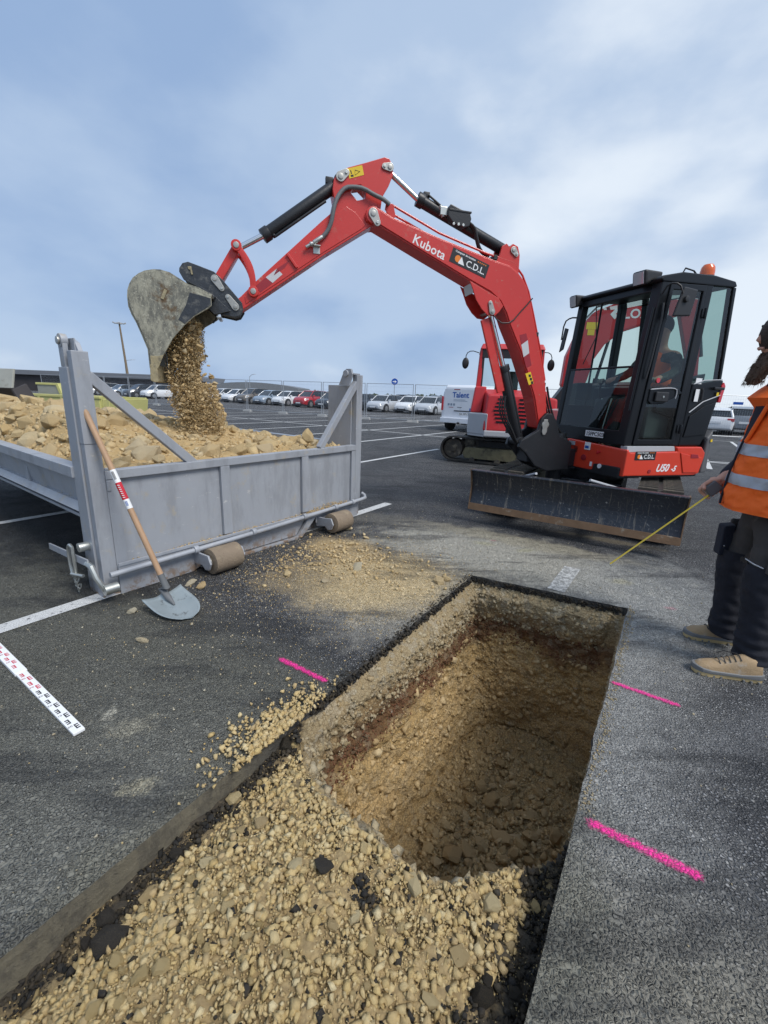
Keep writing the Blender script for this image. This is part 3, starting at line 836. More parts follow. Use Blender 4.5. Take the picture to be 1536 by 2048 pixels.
bmq = bmesh.new(); bmesh.ops.create_icosphere(bmq, subdivisions=1, radius=1); bmesh.ops.convex_hull(bmq, input=bmq.verts)
TINY = []
for i in range(6):
    rs = np.random.RandomState(300+i); me = bpy.data.meshes.new('tiny'); v_ = [(1, 0, 0), (-1, 0, 0), (0, .9, 0), (0, -.9, 0), (0, 0, .75), (0, 0, -.6)]
    v_ = [tuple(np.array(a)*rs.uniform(.7, 1.15)+rs.uniform(-.2, .2, 3)) for a in v_]
    me.from_pydata(v_, [], [(0, 2, 4), (2, 1, 4), (1, 3, 4), (3, 0, 4), (2, 0, 5), (1, 2, 5), (3, 1, 5), (0, 3, 5)]); TINY.append(mesh_np(me))
def rand_rot(rs, n_):
    q = rs.normal(size=(n_, 4)); q /= np.linalg.norm(q, axis=1, keepdims=True); w, x, y, z = q.T
    return np.stack([np.stack([1-2*(y*y+z*z), 2*(x*y-z*w), 2*(x*z+y*w)], -1), np.stack([2*(x*y+z*w), 1-2*(x*x+z*z), 2*(y*z-x*w)], -1), np.stack([2*(x*z-y*w), 2*(y*z+x*w), 1-2*(x*x+y*y)], -1)], 1)
def scatter(name, pos, size, mat, seed=0, shapes=None, stretch=None):
    """many small stones joined into one stuff object"""
    shapes = shapes or PNP; rs = np.random.RandomState(seed); n_ = len(pos); which = rs.randint(0, len(shapes), n_); Rm = rand_rot(rs, n_)
    VV, FF, TT = [], [], []; base = 0; tone = rs.rand(n_)
    for wi, (v, f) in enumerate(shapes):
        ix = np.where(which == wi)[0]
        if len(ix) == 0: continue
        q = np.einsum('nij,vj->nvi', Rm[ix], v)*size[ix][:, None, None]
        if stretch is not None: q = q*np.array(stretch)[None, None, :]
        q = q + pos[ix][:, None, :]
        VV.append(q.reshape(-1, 3)); ff = f[None]+(np.arange(len(ix))*len(v))[:, None, None]+base; FF.append(ff.reshape(-1, 3)); TT.append(np.repeat(tone[ix], len(v)))
        base += len(ix)*len(v)
    me = faces_mesh(name, np.concatenate(VV), np.concatenate(FF))
    at = me.attributes.new('tone', 'FLOAT', 'POINT'); at.data.foreach_set('value', np.concatenate(TT).astype(np.float32))
    return tag(link_mesh(name, me, None, MAT[mat]), kind='stuff')
_sc = {}
def put_stone(name, pos, s, mat, rs, label, cat, group, flatness=1.0, shapes=None, rot=None):
    shapes = shapes or STONES
    i = int(rs.random()*len(shapes)); key = (i, mat, id(shapes))
    if key not in _sc:
        me = shapes[i].copy(); me.materials.append(MAT[mat]); _sc[key] = me
    o = bpy.data.objects.new(name, _sc[key]); COL.objects.link(o)
    o.location = pos; o.scale = (s*rs.uniform(.85, 1.2), s*rs.uniform(.85, 1.2), s*flatness*rs.uniform(.8, 1.15))
    o.rotation_euler = rot or (rs.uniform(-.6, .6), rs.uniform(-.6, .6), rs.uniform(0, 6.28))
    return tag(o, label, cat, group)
# ------------------------------------------------------------------ roll-off skip
KO = Vector((-1.83, 2.55, 0)); K = frame(KO, 54.3)     # x along the rear gate, y back along the skip, z up
LEN = 4.6
skip = thing('rolloff_skip', KO, 'grey steel roll-off skip full of rubble, its rear gate and rollers facing the shovel', 'skip')
G_ = MAT['skip_grey']
def kb(name, parts, bevel=.004, mat=G_, parent=skip, label=None, smooth=False):
    m = MB(K)
    for p in parts: m.box(*p)
    return m.build(name, mat, parent, bevel, smooth, label)
# posts
m = MB(K); m.hexa([(0,.035,0),(.03,.035,0),(.03,.19,0),(0,.19,0),(0,.03,1.44),(.045,.03,1.44),(.045,.155,1.44),(0,.155,1.44)]); m.build('post_plate', G_, skip, .004)
m = MB(K); m.box((.012,-.03,0),(.10,.028,1.0)).box((.010,-.034,1.0),(.098,.03,1.53)); m.box((.0,-.031,0),(.012,.19,.10)); m.build('corner_post', G_, skip, .005)
m = MB(K); m.cyl((.0,.085,1.585),(.035,.085,1.585),.038, n=20).hexa([(.004,.06,1.44),(.03,.06,1.44),(.03,.12,1.44),(.004,.12,1.44),(.004,.05,1.58),(.03,.05,1.58),(.03,.122,1.58),(.004,.122,1.58)])
hg = m.build('hinge_lug', G_, skip, .003, True)
MB(K).cyl((-.012,.085,1.585),(.0,.085,1.585),.022, n=16).build('hinge_pin', MAT['pin_steel'], hg, .002, True)
m = MB(K); m.prism([(-.03,1.53),(.12,1.47),(.16,1.50),(.14,1.56),(.06,1.60),(-.0,1.575)], .05, .075, 'yz'); m.box((.045,.0,1.53),(.052,.09,1.60)); m.build('hinge_bracket', G_, skip, .003)
m = MB(K); m.box((2.53,-.03,.06),(2.60,.03,1.545)).box((2.60,-.028,.2),(2.625,.03,1.545)); m.build('corner_post', G_, skip, .005)
m = MB(K); m.box((2.515,.032,.60),(2.60,.36,1.44)); m.build('post_plate', G_, skip, .004)
m = MB(K); m.prism([(.02,1.44),(.16,1.44),(.10,1.56),(.06,1.60),(.0,1.60),(-.02,1.55)], 2.46, 2.485, 'yz').cyl((2.44,.055,1.555),(2.50,.055,1.555),.032, n=16); m.box((2.50,-.01,1.545),(2.6,.1,1.56)); m.build('hinge_bracket', G_, skip, .003)
# braces
def sq(a, b, w, name='brace', mat=G_, parent=skip, T=K, h=None):
    a = Vector(a); b = Vector(b); d_ = (b-a).normalized(); s_ = Vector((0, 1, 0)); n_ = d_.cross(s_).normalized(); h = h or w
    pts = [a-s_*w/2-n_*h/2, a+s_*w/2-n_*h/2, a+s_*w/2+n_*h/2, a-s_*w/2+n_*h/2, b-s_*w/2-n_*h/2, b+s_*w/2-n_*h/2, b+s_*w/2+n_*h/2, b-s_*w/2+n_*h/2]
    m = MB(T); m.hexa(pts); return m.build(name, mat, parent, .005)
sq((.085,.0,1.40), (.705,.0,.815), .055, h=.06)
sq((2.545,.0,1.465), (2.015,.0,.83), .055, h=.06)
kb('top_rail', [((.10,-.035,.775),(2.53,.035,.832))])
kb('corner_bead', [((.101,-.036,.70),(.125,-.020,.77)), ((.101,-.036,.835),(.14,-.02,.85))], .006)
kb('gate_panel', [((.10,-.004,.19),(2.53,.006,.775))], 0)
kb('gate_stile', [((.101,-.030,.20),(.17,-.006,.774))], .004)
kb('upright', [((.905,-.034,.22),(.985,-.006,.774))], .004)
kb('upright', [((1.755,-.034,.235),(1.835,-.006,.774))], .004)
kb('gate_stile', [((2.47,-.030,.235),(2.529,-.006,.774))], .004)
kb('sill', [((.10,-.055,.165),(2.56,.03,.20))], .004)
kb('sill_lip', [((.10,-.062,.200),(2.56,-.050,.222))], .002)
m = MB(K)
m.prism([(.10,.0),(.62,.0),(.80,.10),(.80,.164),(.10,.164)], -.045, -.03)
m.build('lower_beam', G_, skip, .003)
MB(K).prism([(.79,.163),(.90,.163),(1.08,.02),(1.68,.02),(1.80,.163),(1.90,.163),(1.72,-.0),(1.05,-.0)], -.06, -.02).build('lower_gusset', G_, skip, .003)
MB(K).prism([(.92,.162),(1.09,.03),(1.67,.03),(1.78,.162)], -.03, -.022).build('lower_panel', G_, skip, 0)
MB(K).prism([(1.92,.163),(2.56,.163),(2.56,.055),(2.10,.055),(2.02,.10),(1.92,.10)], -.045, -.03).build('lower_beam', G_, skip, .003)
# locking tube with clamps
m = MB(K); m.tube([(.03,-.095,.172),(1.3,-.095,.197),(2.56,-.095,.24),(2.64,-.09,.245),(2.66,-.06,.27),(2.645,-.03,.29)], .019, 12); m.build('locking_tube', G_, skip, 0, True)
for u_ in (.29, .60, 1.12, 1.70, 2.13, 2.40):
    z = .172+(u_-.03)*.0268
    MB(K).cyl((u_,-.095,z),(u_+.035,-.095,z),.030, n=14).box((u_+.002,-.095,z-.012),(u_+.033,-.05,z+.012)).build('tube_clamp', G_, skip, .003, True)
# rollers
for u_, z in ((.66, .105), (1.97, .115)):
    r_ = MB(K).cyl((u_,-.20,z),(u_+.235,-.20,z),.098, n=36).build('roller', MAT['roller_rust'], skip, .008, True)
    MB(K).cyl((u_-.012,-.20,z),(u_,-.20,z),.035, n=18).cyl((u_+.235,-.20,z),(u_+.247,-.20,z),.035, n=18).build('roller_axle', MAT['pin_steel'], r_, .003, True)
    m = MB(K)
    for q in (u_-.035, u_+.252):
        m.prism([(-.03,.163),(-.13,.163),(-.23,z+.06),(-.26,z),(-.235,z-.05),(-.19,z-.06),(-.15,z-.03),(-.03,.06)], q, q+.016, 'yz')
    m.build('roller_bracket', MAT['light_grey_part'] if False else G_, skip, .003)
# latch on the left
m = MB(K); m.hexa([(-.062,-.02,.235),(-.052,-.02,.235),(-.052,.66,.19),(-.062,.66,.19),(-.062,-.02,.285),(-.052,-.02,.285),(-.052,.66,.235),(-.062,.66,.235)])
m.build('latch_bar', G_, skip, .002)
m = MB(K); m.tube([(-.057,.0,.255),(-.057,-.07,.25),(-.05,-.10,.18),(-.02,-.12,.10),(.01,-.12,.10)], .018, 8); m.cyl((-.03,-.135,.10),(.05,-.135,.10),.034, n=14); m.build('latch_crank', MAT['zinc'], skip, 0, True)
m = MB(K)
m.tube([(-.075,.16,.33),(-.075,.20,.34),(-.075,.235,.30),(-.075,.235,.16),(-.075,.20,.11),(-.075,.16,.15),(-.075,.155,.29)], .011, 8, closed=True, smooth_pts=1)
m.build('shackle', MAT['zinc'], skip, 0, True)
MB(K).cyl((-.06,.10,.335),(.0,.10,.335),.03, n=14).build('latch_pin', MAT['zinc'], skip, .002, True); MB(K).cyl((-.09,.195,.14),(-.055,.10,.14),.012, n=10).build('latch_pin', MAT['zinc'], skip, .002, True)
for q in range(8):
    yy = .19-.012*q+(.03 if q > 4 else 0)*(q-4); zz = .11-.018*q if q < 5 else .03+.018*(q-4); rot = Matrix.Translation((-.078+.01*(q % 2), yy, zz)) @ Matrix.Rotation(.9*(q % 2)*1.6, 4, 'Z') @ Matrix.Rotation(.25, 4, 'X')
    MB(K).tube([(0,.007,.015),(0,-.007,.015),(0,-.009,0),(0,-.007,-.015),(0,.007,-.015),(0,.009,0)], .0035, 6, rot, closed=True).build('chain_link', MAT['zinc'], skip, 0, True)
# tray
kb('floor_plate', [((.02,.04,.50),(2.58,LEN,.52))], 0)
for s_, u0 in ((1, 0.0), (-1, 2.60)):
    X_ = lambda a: u0+s_*a
    def side(lo, hi, name, bv=.004):
        m = MB(K); a, b = sorted((X_(lo[0]), X_(hi[0]))); m.box((a, lo[1], lo[2]), (b, hi[1], hi[2])); return m.build(name, G_, skip, bv)
    side((-.015,.16,.775), (.075,LEN,.845), 'side_rail')
    m = MB(K); m.hexa([(X_(.055),.16,.57),(X_(.065),.16,.57),(X_(.065),LEN,.57),(X_(.055),LEN,.57),(X_(.02),.16,.776),(X_(.03),.16,.776),(X_(.03),LEN,.776),(X_(.02),LEN,.776)]); m.build('side_panel', G_, skip, 0)
    m = MB(K); m.hexa([(X_(.0),.16,.55),(X_(.07),.16,.55),(X_(.07),LEN,.55),(X_(.0),LEN,.55),(X_(.03),.16,.60),(X_(.07),.16,.60),(X_(.07),LEN,.60),(X_(.03),LEN,.60)]); m.build('bottom_rail', G_, skip, .003)
    for q in (1.2, 2.4, 3.6):
        side((.028,q,.60), (.06,q+.06,.775), 'side_rib', .003)
kb('front_wall', [((0,LEN,.5),(2.6,LEN+.05,.86))])
for u_ in (.75, 1.75):
    kb('chassis_beam', [((u_,.03,.30),(u_+.10,LEN,.498))])
kb('front_skid', [((.74,LEN-.3,.0),(.86,LEN-.15,.30)), ((1.74,LEN-.3,.0),(1.86,LEN-.15,.30))])
kb('tail_crossbeam', [((.11,.04,.02),(2.52,.10,.49))], .003)

# ------------------------------------------------------------------ rubble heap inside
def heap_z(u_, v_):
    u_ = np.asarray(u_, float); v_ = np.asarray(v_, float); P = np.stack([u_, v_, u_*0], -1)
    z = .80 + .0*u_
    ramp_ = np.clip((v_-.1)/1.7, 0, 1); ramp_ = ramp_*ramp_*(3-2*ramp_)
    left = np.clip((2.5-u_)/1.9, 0, 1)
    z = z + .30*ramp_*left**.8 + .06*np.exp(-((u_-1.3)**2+(v_-1.1)**2)/.15)
    z = z - .05*np.exp(-(v_/.12)**2) - .10*np.clip((.18-u_)/.18, 0, 1) - .10*np.clip((u_-2.42)/.18, 0, 1)
    z = z - .30*np.clip((v_-3.4)/1.2, 0, 1)
    z = z + .055*fbm(P*2.6, 4, 71)
    e_ = np.clip(np.minimum(u_-.04, 2.57-u_)/.40, 0, 1)*np.clip((v_+.0)/.10, 0, 1); e_ = e_*e_*(3-2*e_)
    return .795*(1-e_)+z*e_
us = np.arange(.02, 2.58, .018); vv_ = np.arange(.008, LEN, .018)
U_, V_ = np.meshgrid(us, vv_, indexing='ij'); P2 = np.stack([U_.ravel(), V_.ravel(), U_.ravel()*0], -1)
wa, ca = worley(P2*15, 81); wb, cb = worley(P2*40, 87)
Zh = heap_z(P2[:, 0], P2[:, 1]) + .035*(ca-.4)*np.clip(1-wa, 0, 1) + .012*cb*np.clip(1-wb, 0, 1)
kx, ky = np.array([math.cos(R(54.3)), math.sin(R(54.3)), 0]), np.array([-math.sin(R(54.3)), math.cos(R(54.3)), 0])
def KW(u_, v_, z):
    u_ = np.asarray(u_, float)[..., None]; v_ = np.asarray(v_, float)[..., None]; q = np.array(KO)+u_*kx+v_*ky; q[..., 2] = z; return q
co = KW(P2[:, 0], P2[:, 1], Zh)
me = grid_mesh('heap', co, len(us), len(vv_), False)
tag(link_mesh('rubble_heap', me, None, MAT['pile_soil']), 'ochre soil heap filling the grey skip between its rocks', 'soil heap', kind='stuff')
rs = np.random.RandomState(11)
# small stones of the heap
n_ = 5200; u_ = rs.uniform(.06, 2.55, n_); v_ = rs.uniform(.06, 4.3, n_)
p = KW(u_, v_, heap_z(u_, v_)+rs.uniform(-.005, .012, n_)); scatter('heap_gravel', p, rs.gamma(2.2, .0072, n_)+.006, 'limestone', 12)
# single rocks
rg_ = random.Random(21); cnt = 0; placed = []
def rock_label(u_, v_, s_):
    a = 'big' if s_ > .085 else 'middling' if s_ > .055 else 'small'
    return '%s angular yellow limestone rock lying on the rubble in the grey skip' % a
while cnt < 285:
    dens = rg_.random()
    u_ = rg_.uniform(.10, 2.5); v_ = rg_.uniform(.08, 3.9)
    # the middle, where soil is falling, has fewer big rocks
    mid_ = math.exp(-(((u_-1.35)/.55)**2+((v_-.95)/.6)**2))
    s_ = rg_.choice((.045, .055, .06, .075, .09, .11, .13)) * (1-.45*mid_) * (1.0 if u_ < 1.9 else .8)
    if dens < mid_*.7: continue
    if any((a-u_)**2+(b-v_)**2 < ((s_+c_)*.62)**2 for a, b, c_ in placed): 
        if rg_.random() < .985: continue
    placed.append((u_, v_, s_)); cnt += 1
    z = float(heap_z([u_], [v_])[0]); q = KW([u_], [v_], z+s_*.12)[0]
    put_stone('rock', q, s_, 'limestone', rg_, rock_label(u_, v_, s_), 'rock', 'rocks heaped in the grey skip, %s ones' % rock_label(u_, v_, s_).split()[0])
# named single rock standing on edge at the right
q = KW([2.02], [.16], .93)[0]; put_stone('rock', q, .075, 'limestone', rg_, 'pointed slab standing upright above the gate rail near the right brace', 'rock', None, 1.0, None, (1.45, .2, .8))
# spilled soil along the sill
n_ = 2600; u_ = rs.uniform(.15, 2.5, n_); keepm = rs.rand(n_) < np.clip(.18+.9*np.exp(-((u_-2.1)/.4)**2)+.35*np.exp(-((u_-.75)/.35)**2)+.3*np.exp(-((u_-1.35)/.25)**2), 0, 1); u_ = u_[keepm]; n_ = len(u_)
hgt = .06*np.exp(-((u_-2.15)/.28)**2)+.02
f_ = rs.rand(n_)**1.5; v_ = -.008-.045*(1-rs.rand(n_)*.9); z = .203+hgt*f_*(1-np.abs(v_+.008)/.06)
p = KW(u_, v_, z); scatter('sill_spill', p, rs.uniform(.004, .010, n_), 'clod', 13, TINY)

# ------------------------------------------------------------------ shovel
hb = Vector((-1.375, 2.465, .20)); ht = Vector((-1.79, 2.575, 1.20))
shovel = thing('shovel', (-1.30, 2.42, 0), 'round-point shovel with wooden handle leaning on the left post of the skip', 'shovel')
dirh = (hb-ht).normalized()
mid_ = [ht.lerp(hb, f) for f in (0, .3, .6, .8, 1)]
hd = MB().tube(mid_, .0175, 14).build('handle', MAT['wood_handle'], shovel, 0, True)
L_ = (hb-ht).length
def hsticker(f0, f1, mat, name='sticker'):
    MB().tube([ht.lerp(hb, f0), ht.lerp(hb, f1)], .0182, 14).build(name, MAT[mat], hd, 0, True)
hsticker(.345, .42, 'white_print'); hsticker(.42, .52, 'red_lens'); hsticker(.52, .575, 'white_print')
# tiny print on the labels
upv = Vector((.3, -1, .35)).normalized(); xv = dirh; yv = upv.cross(xv).normalized(); zv = xv.cross(yv).normalized()
def hT(f, side=0.0): 
    o_ = ht.lerp(hb, f)+zv*.0184; return Matrix(((xv.x, yv.x, zv.x, o_.x), (xv.y, yv.y, zv.y, o_.y), (xv.z, yv.z, zv.z, o_.z), (0, 0, 0, 1))) @ Matrix.Translation((0, -.007, 0))
for f0, w_, mt in ((.355, .05, 'black_print'), (.53, .03, 'blue_print')):
    m = MB(hT(f0))
    for q in range(4): m.box((0, .001+q*.0035, 0), (w_, .0025+q*.0035, .0006))
    m.build('label_print', MAT[mt], hd)
m = MB(hT(.432))
for q in range(7): m.prism([(q*.013, .001), (q*.013+.004, .001), (q*.013+.008, .013), (q*.013+.004, .013)], 0, .0006, 'xy')
m.build('label_print', MAT['white_print'], hd)
# socket bends down into the blade
tip = Vector((-1.13, 2.31, .012)); sh1 = Vector((-1.475, 2.395, .045)); sh2 = Vector((-1.315, 2.575, .075))
shm = (sh1+sh2)/2
sk_pts = [hb-dirh*.02, hb+dirh*.07, shm+Vector((0, 0, .055)), shm.lerp(tip, .22)+Vector((0, 0, .022)), shm.lerp(tip, .42)+Vector((0, 0, .002))]
MB().tube(sk_pts, [.020, .021, .022, .020, .006], 14, smooth_pts=0).build('socket', MAT['hose_grey'], shovel, 0, True)
ax = (tip-shm); L_ = ax.length; ax.normalize(); sd_ = (sh2-sh1).normalized(); nv = ax.cross(sd_).normalized(); nv = nv if nv.z > 0 else -nv
hw = (sh2-sh1).length/2
m = MB(); top_, bot_ = [], []
NU, NV_ = 18, 14
rings = []
for a in range(NU+1):
    f = a/NU; wd = hw*(1.0 if f < .35 else math.sqrt(max(0, 1-((f-.35)/.65)**2.3))); row = []
    for b in range(NV_+1):
        g_ = (b/NV_-.5)*2
        q = shm+ax*(f*L_)+sd_*(g_*wd)+nv*(.028*g_*g_*(wd/hw)+.018*math.exp(-(g_/.16)**2)*(1-f)**1.5 - .014*math.sin(f*math.pi) + (.006 if f < .03 else 0))
        row.append(q)
    rings.append(row)
m.loft(rings, cap=False, closed=False)
bl = m.build('blade', MAT['shovel_steel'], shovel, 0, True)
md = bl.modifiers.new('t', 'SOLIDIFY'); md.thickness = .003

# ------------------------------------------------------------------ survey staff on the asphalt
staff = thing('levelling_staff', (-1.6, 1.68, 0), 'white levelling staff with red and black marks lying on the asphalt at the left edge', 'levelling staff')
a = Vector((-1.18, 1.405, 0)); dS = Vector((-.833, .553, 0)).normalized(); sS = Vector((-dS.y, dS.x, 0))   # sS points away from image left
ST = Matrix(((dS.x, sS.x, 0, a.x), (dS.y, sS.y, 0, a.y), (0, 0, 1, 0), (0, 0, 0, 1)))
MB(ST).box((0, -.021, .001), (.62, .021, .014)).build('staff_section', MAT['white_print'], staff, .003)
MB(ST).box((.62, -.0245, .001), (1.6, .0245, .018)).build('staff_section', MAT['white_print'], staff, .003)
marks = {'black': MB(ST), 'red': MB(ST)}
for q in range(30):
    x0 = .02+q*.05; cl = 'black' if x0 < .42 or x0 > 1.0 else 'red'; z = .0144 if x0 < .6 else .0184; mm = marks[cl]
    if .58 < x0 < .64: continue
    sgn_ = 1 if q % 2 else -1
    # an E figure, alternately on either half of the face
    c0 = .0 if sgn_ > 0 else -.015
    mm.box((x0, c0, z), (x0+.034, c0+.004, z+.0004)) if sgn_ > 0 else mm.box((x0, -.004, z), (x0+.034, 0, z+.0004))
    for j in range(3): mm.box((x0+.001+j*.013, c0+.004 if sgn_ > 0 else -.015, z), (x0+.007+j*.013, c0+.014 if sgn_ > 0 else -.004, z+.0004))
    if q % 2 == 0:
        T_ = ST @ Matrix.Translation((x0+.036, .004, z)) @ Matrix.Rotation(R(90), 4, 'Z')
        text_obj('%02d' % ((q//2) % 20), .016, T_, MAT['black_print' if cl == 'black' else 'dark_red_print'], staff, extrude=.0002)
marks['black'].build('graduation', MAT['black_print'], staff); marks['red'].build('graduation', MAT['red_lens'], staff)
# ------------------------------------------------------------------ red excavator at work
XC = Vector((2.67, 5.57, 0))
FU = frame(XC, 180+58.1)            # undercarriage: x towards the dozer blade
FX = frame(XC, 200)                 # upper body: x forward, y to the operator's left (door side)
FB = frame(Vector((1.86, 5.2, 0)), 195)   # boom plane: x outwards, y towards the camera
exc = thing('excavator', XC, 'red and black mini excavator with a closed cab, tipping its bucket over the skip', 'excavator')
RP, BS = MAT['red_paint'], MAT['black_steel']
# --- undercarriage
m = MB(FU); m.box((-.55,-.42,.26),(.55,.42,.46)); m.prism([(-.9,.30),(.9,.30),(.7,.45),(-.7,.45)], -.20, .20); m.build('undercarriage_frame', BS, exc, .01)
m = MB(FU); m.cyl((0,0,.45),(0,0,.60),.40, n=40); m.build('slew_ring', BS, exc, .006, True)
def track(yc):
    # loop of the rubber band with lugs
    hl, zc, rr_ = .98, .275, .255
    path = []
    for i in range(17): a = -math.pi/2+math.pi*i/16; path.append((hl+rr_*math.cos(a), zc+rr_*math.sin(a)))
    for i in range(1, 12): path.append((hl-2*hl*i/12, zc+rr_-.012*math.sin(math.pi*i/12)))
    for i in range(17): a = math.pi/2+math.pi*i/16; path.append((-hl+rr_*math.cos(a), zc+rr_*math.sin(a)))
    for i in range(1, 12): path.append((-hl+2*hl*i/12, zc-rr_))
    n_ = len(path); m = MB(FU); th = .028
    outp, inp = [], []
    for i in range(n_):
        a = Vector(path[i-1]); b = Vector(path[(i+1) % n_]); t = (b-a).normalized(); nn = Vector((t.y, -t.x)); outp.append(Vector(path[i])); inp.append(Vector(path[i])-nn*th)
    for (A_, B_) in (((-.20, .20), None),):
        V0 = [[m._v((p.x, yc+s, p.y)) for p in P_] for P_, s in ((outp, -.2), (outp, .2), (inp, .2), (inp, -.2))]
        for q in range(4):
            a_, b_ = V0[q], V0[(q+1) % 4]
            for i in range(n_): m.bm.faces.new([a_[i], a_[(i+1) % n_], b_[(i+1) % n_], b_[i]])
    tr = m.build('track', MAT['rubber'], exc, 0, False)
    # lugs
    L = 0; cum = [0]
    for i in range(n_): L += (outp[(i+1) % n_]-outp[i]).length; cum.append(L)
    nl = 52
    proto = None
    for q in range(nl):
        s_ = L*q/nl; i = max(j for j in range(n_) if cum[j] <= s_); f = (s_-cum[i])/(cum[i+1]-cum[i]); p = outp[i].lerp(outp[(i+1) % n_], f)
        t = (outp[(i+1) % n_]-outp[i]).normalized(); nn = Vector((t.y, -t.x)); ang = math.atan2(t.y, t.x)
        if proto is None:
            mm = MB(); mm.hexa([(-.018,-.198,-.004),(.018,-.198,-.004),(.018,-.03,-.004),(-.018,-.03,-.004),(-.010,-.198,.022),(.010,-.198,.022),(.010,-.02,.022),(-.010,-.02,.022)])
            mm.hexa([(-.018,.03,-.004),(.018,.03,-.004),(.018,.198,-.004),(-.018,.198,-.004),(-.010,.02,.022),(.010,.02,.022),(.010,.198,.022),(-.010,.198,.022)])
            proto = mm.build('track_lug', MAT['track_mud'], None, 0, local=True); ob = proto
            ob.parent = tr
        else:
            ob = proto.copy(); COL.objects.link(ob); ob.parent = tr
        ob['kind'] = 'stuff' if False else 'part'
        del ob['kind']
        X_ = Vector((t.x, 0, t.y)); Z_ = Vector((nn.x, 0, nn.y)); Y_ = Z_.cross(X_)
        T_ = FU @ Matrix(((X_.x, Y_.x, Z_.x, p.x), (X_.y, Y_.y, Z_.y, yc), (X_.z, Y_.z, Z_.z, p.y), (0,0,0,1)))
        ob.matrix_local = Matrix.Translation(-XC) @ T_
    m = MB(FU); m.prism([(-.80,.14),(.80,.14),(.86,.24),(.78,.36),(-.78,.36),(-.86,.24)], yc-.11, yc+.11); m.build('track_frame', MAT['frame_mud'], exc, .01)
    for x_, r_, nm in ((hl, .205, 'idler_wheel'), (-hl, .21, 'drive_sprocket')):
        m = MB(FU); m.cyl((x_, yc-.06, zc),(x_, yc+.06, zc), r_, n=32).cyl((x_, yc-.10, zc),(x_, yc+.10, zc), .09, n=24); m.build(nm, MAT['track_mud'], exc, .005, True)
    for q in range(4):
        MB(FU).cyl((-.6+q*.4, yc-.14, .10),(-.6+q*.4, yc+.14, .10), .065, n=20).build('track_roller', MAT['track_mud'], exc, .004, True)
track(-.79); track(.79)
# --- dozer blade (its bottom held about 0.15 m above the ground)
def blade_prof(off=0.0):
    P = []
    for i in range(11):
        a = i/10; z = .215+.375*a; x = 1.585+.055*(2*a-1)**2 - .02*(1-a)
        P.append((x-off, z))
    return P
fr_, bk_ = blade_prof(), blade_prof(.035)
m = MB(FU); m.prism(fr_+[(1.665,.592),(1.66,.603),(1.57,.600)]+bk_[::-1], -1.0, 1.0); m.build('dozer_blade', MAT['dozer_blade'], exc, .002)
m = MB(FU); m.prism([(1.625,.15),(1.645,.15),(1.632,.222),(1.612,.222)], -1.003, 1.003); m.build('cutting_edge', MAT['cutting_edge'], exc, .002)
for s_ in (-1.008, 1.0): MB(FU).prism([(1.645,.155),(1.63,.22),(1.605,.40),(1.665,.605),(1.54,.60),(1.53,.22),(1.56,.17)], s_, s_+.010).build('blade_side', MAT['cutting_edge'], exc, .002)
for s_ in (-.42, .42):
    m = MB(FU); m.hexa([(.45,s_*.8-.05,.24),(1.56,s_-.05,.28),(1.56,s_+.05,.28),(.45,s_*.8+.05,.24),(.45,s_*.8-.05,.38),(1.56,s_-.05,.42),(1.56,s_+.05,.42),(.45,s_*.8+.05,.38)]); m.build('blade_arm', BS, exc, .01)
m = MB(FU); m.cyl((.55,0,.42),(1.15,0,.42),.055).cyl((1.15,0,.42),(1.56,0,.40),.03); m.build('blade_cylinder', BS, exc, .004, True)
MB(FU).box((1.40,-.30,.40),(1.555,.30,.575)).build('blade_bracket', BS, exc, .02)
for y0, y1 in ((-.34,-.60), (.18,.55)): MB(FU).tube([(1.50,y0,.62),(1.35,(y0+y1)/2,.56),(1.2,y1,.50)], .014).build('blade_hose', MAT['light_grey_part'], exc, 0, True)

# --- upper body
OR_ = MAT['red_orange_paint']
# swing deck
m = MB(FX); m.prism([(.62,-.35),(.62,.15),(.48,.22),(.48,.86),(-.70,.88),(-.92,.45),(-.98,0),(-.92,-.45),(-.70,-.88),(.30,-.88),(.45,-.5)], .58, .70, 'xy'); m.build('deck', BS, exc, .012)
# front skirt panel (lower left of cab) and side skirt
m = MB(FX); m.hexa([(.42,.135,.61),(.50,.13,.61),(.46,.865,.605),(.42,.865,.605),(.42,.05,.935),(.50,.045,.935),(.46,.90,.895),(.42,.90,.895)])
fs_ = m.build('front_skirt', OR_, exc, .018, seg=3)
m = MB(FX)
m.prism([(.462,.605),(.44,.612),(-.62,.60),(-.70,.62),(-.735,.80),(-.735,.86),(-.66,.925),(-.26,.925),(-.285,.875),(.40,.866),(.46,.895)], .84, .905); ss_ = m.build('side_skirt', OR_, exc, .014, seg=3)
m = MB(FX); m.prism([(-.43,.635),(-.66,.63),(-.69,.80),(-.33,.86)], .905, .915); m.build('skirt_relief', OR_, ss_, .006)
m = MB(FX); m.prism([(-.50,.80),(-.63,.80),(-.60,.84),(-.49,.845)], .915, .919); m.cyl((.09,.905,.66),(.09,.911,.66),.022, n=14); m.build('skirt_handle', MAT['dark_red_print'], ss_, .002)
MB(FX).prism([(.44,.868),(-.27,.878),(-.245,.93),(.45,.93)], .80, .885).build('door_sill', MAT['light_grey_part'], exc, .004)
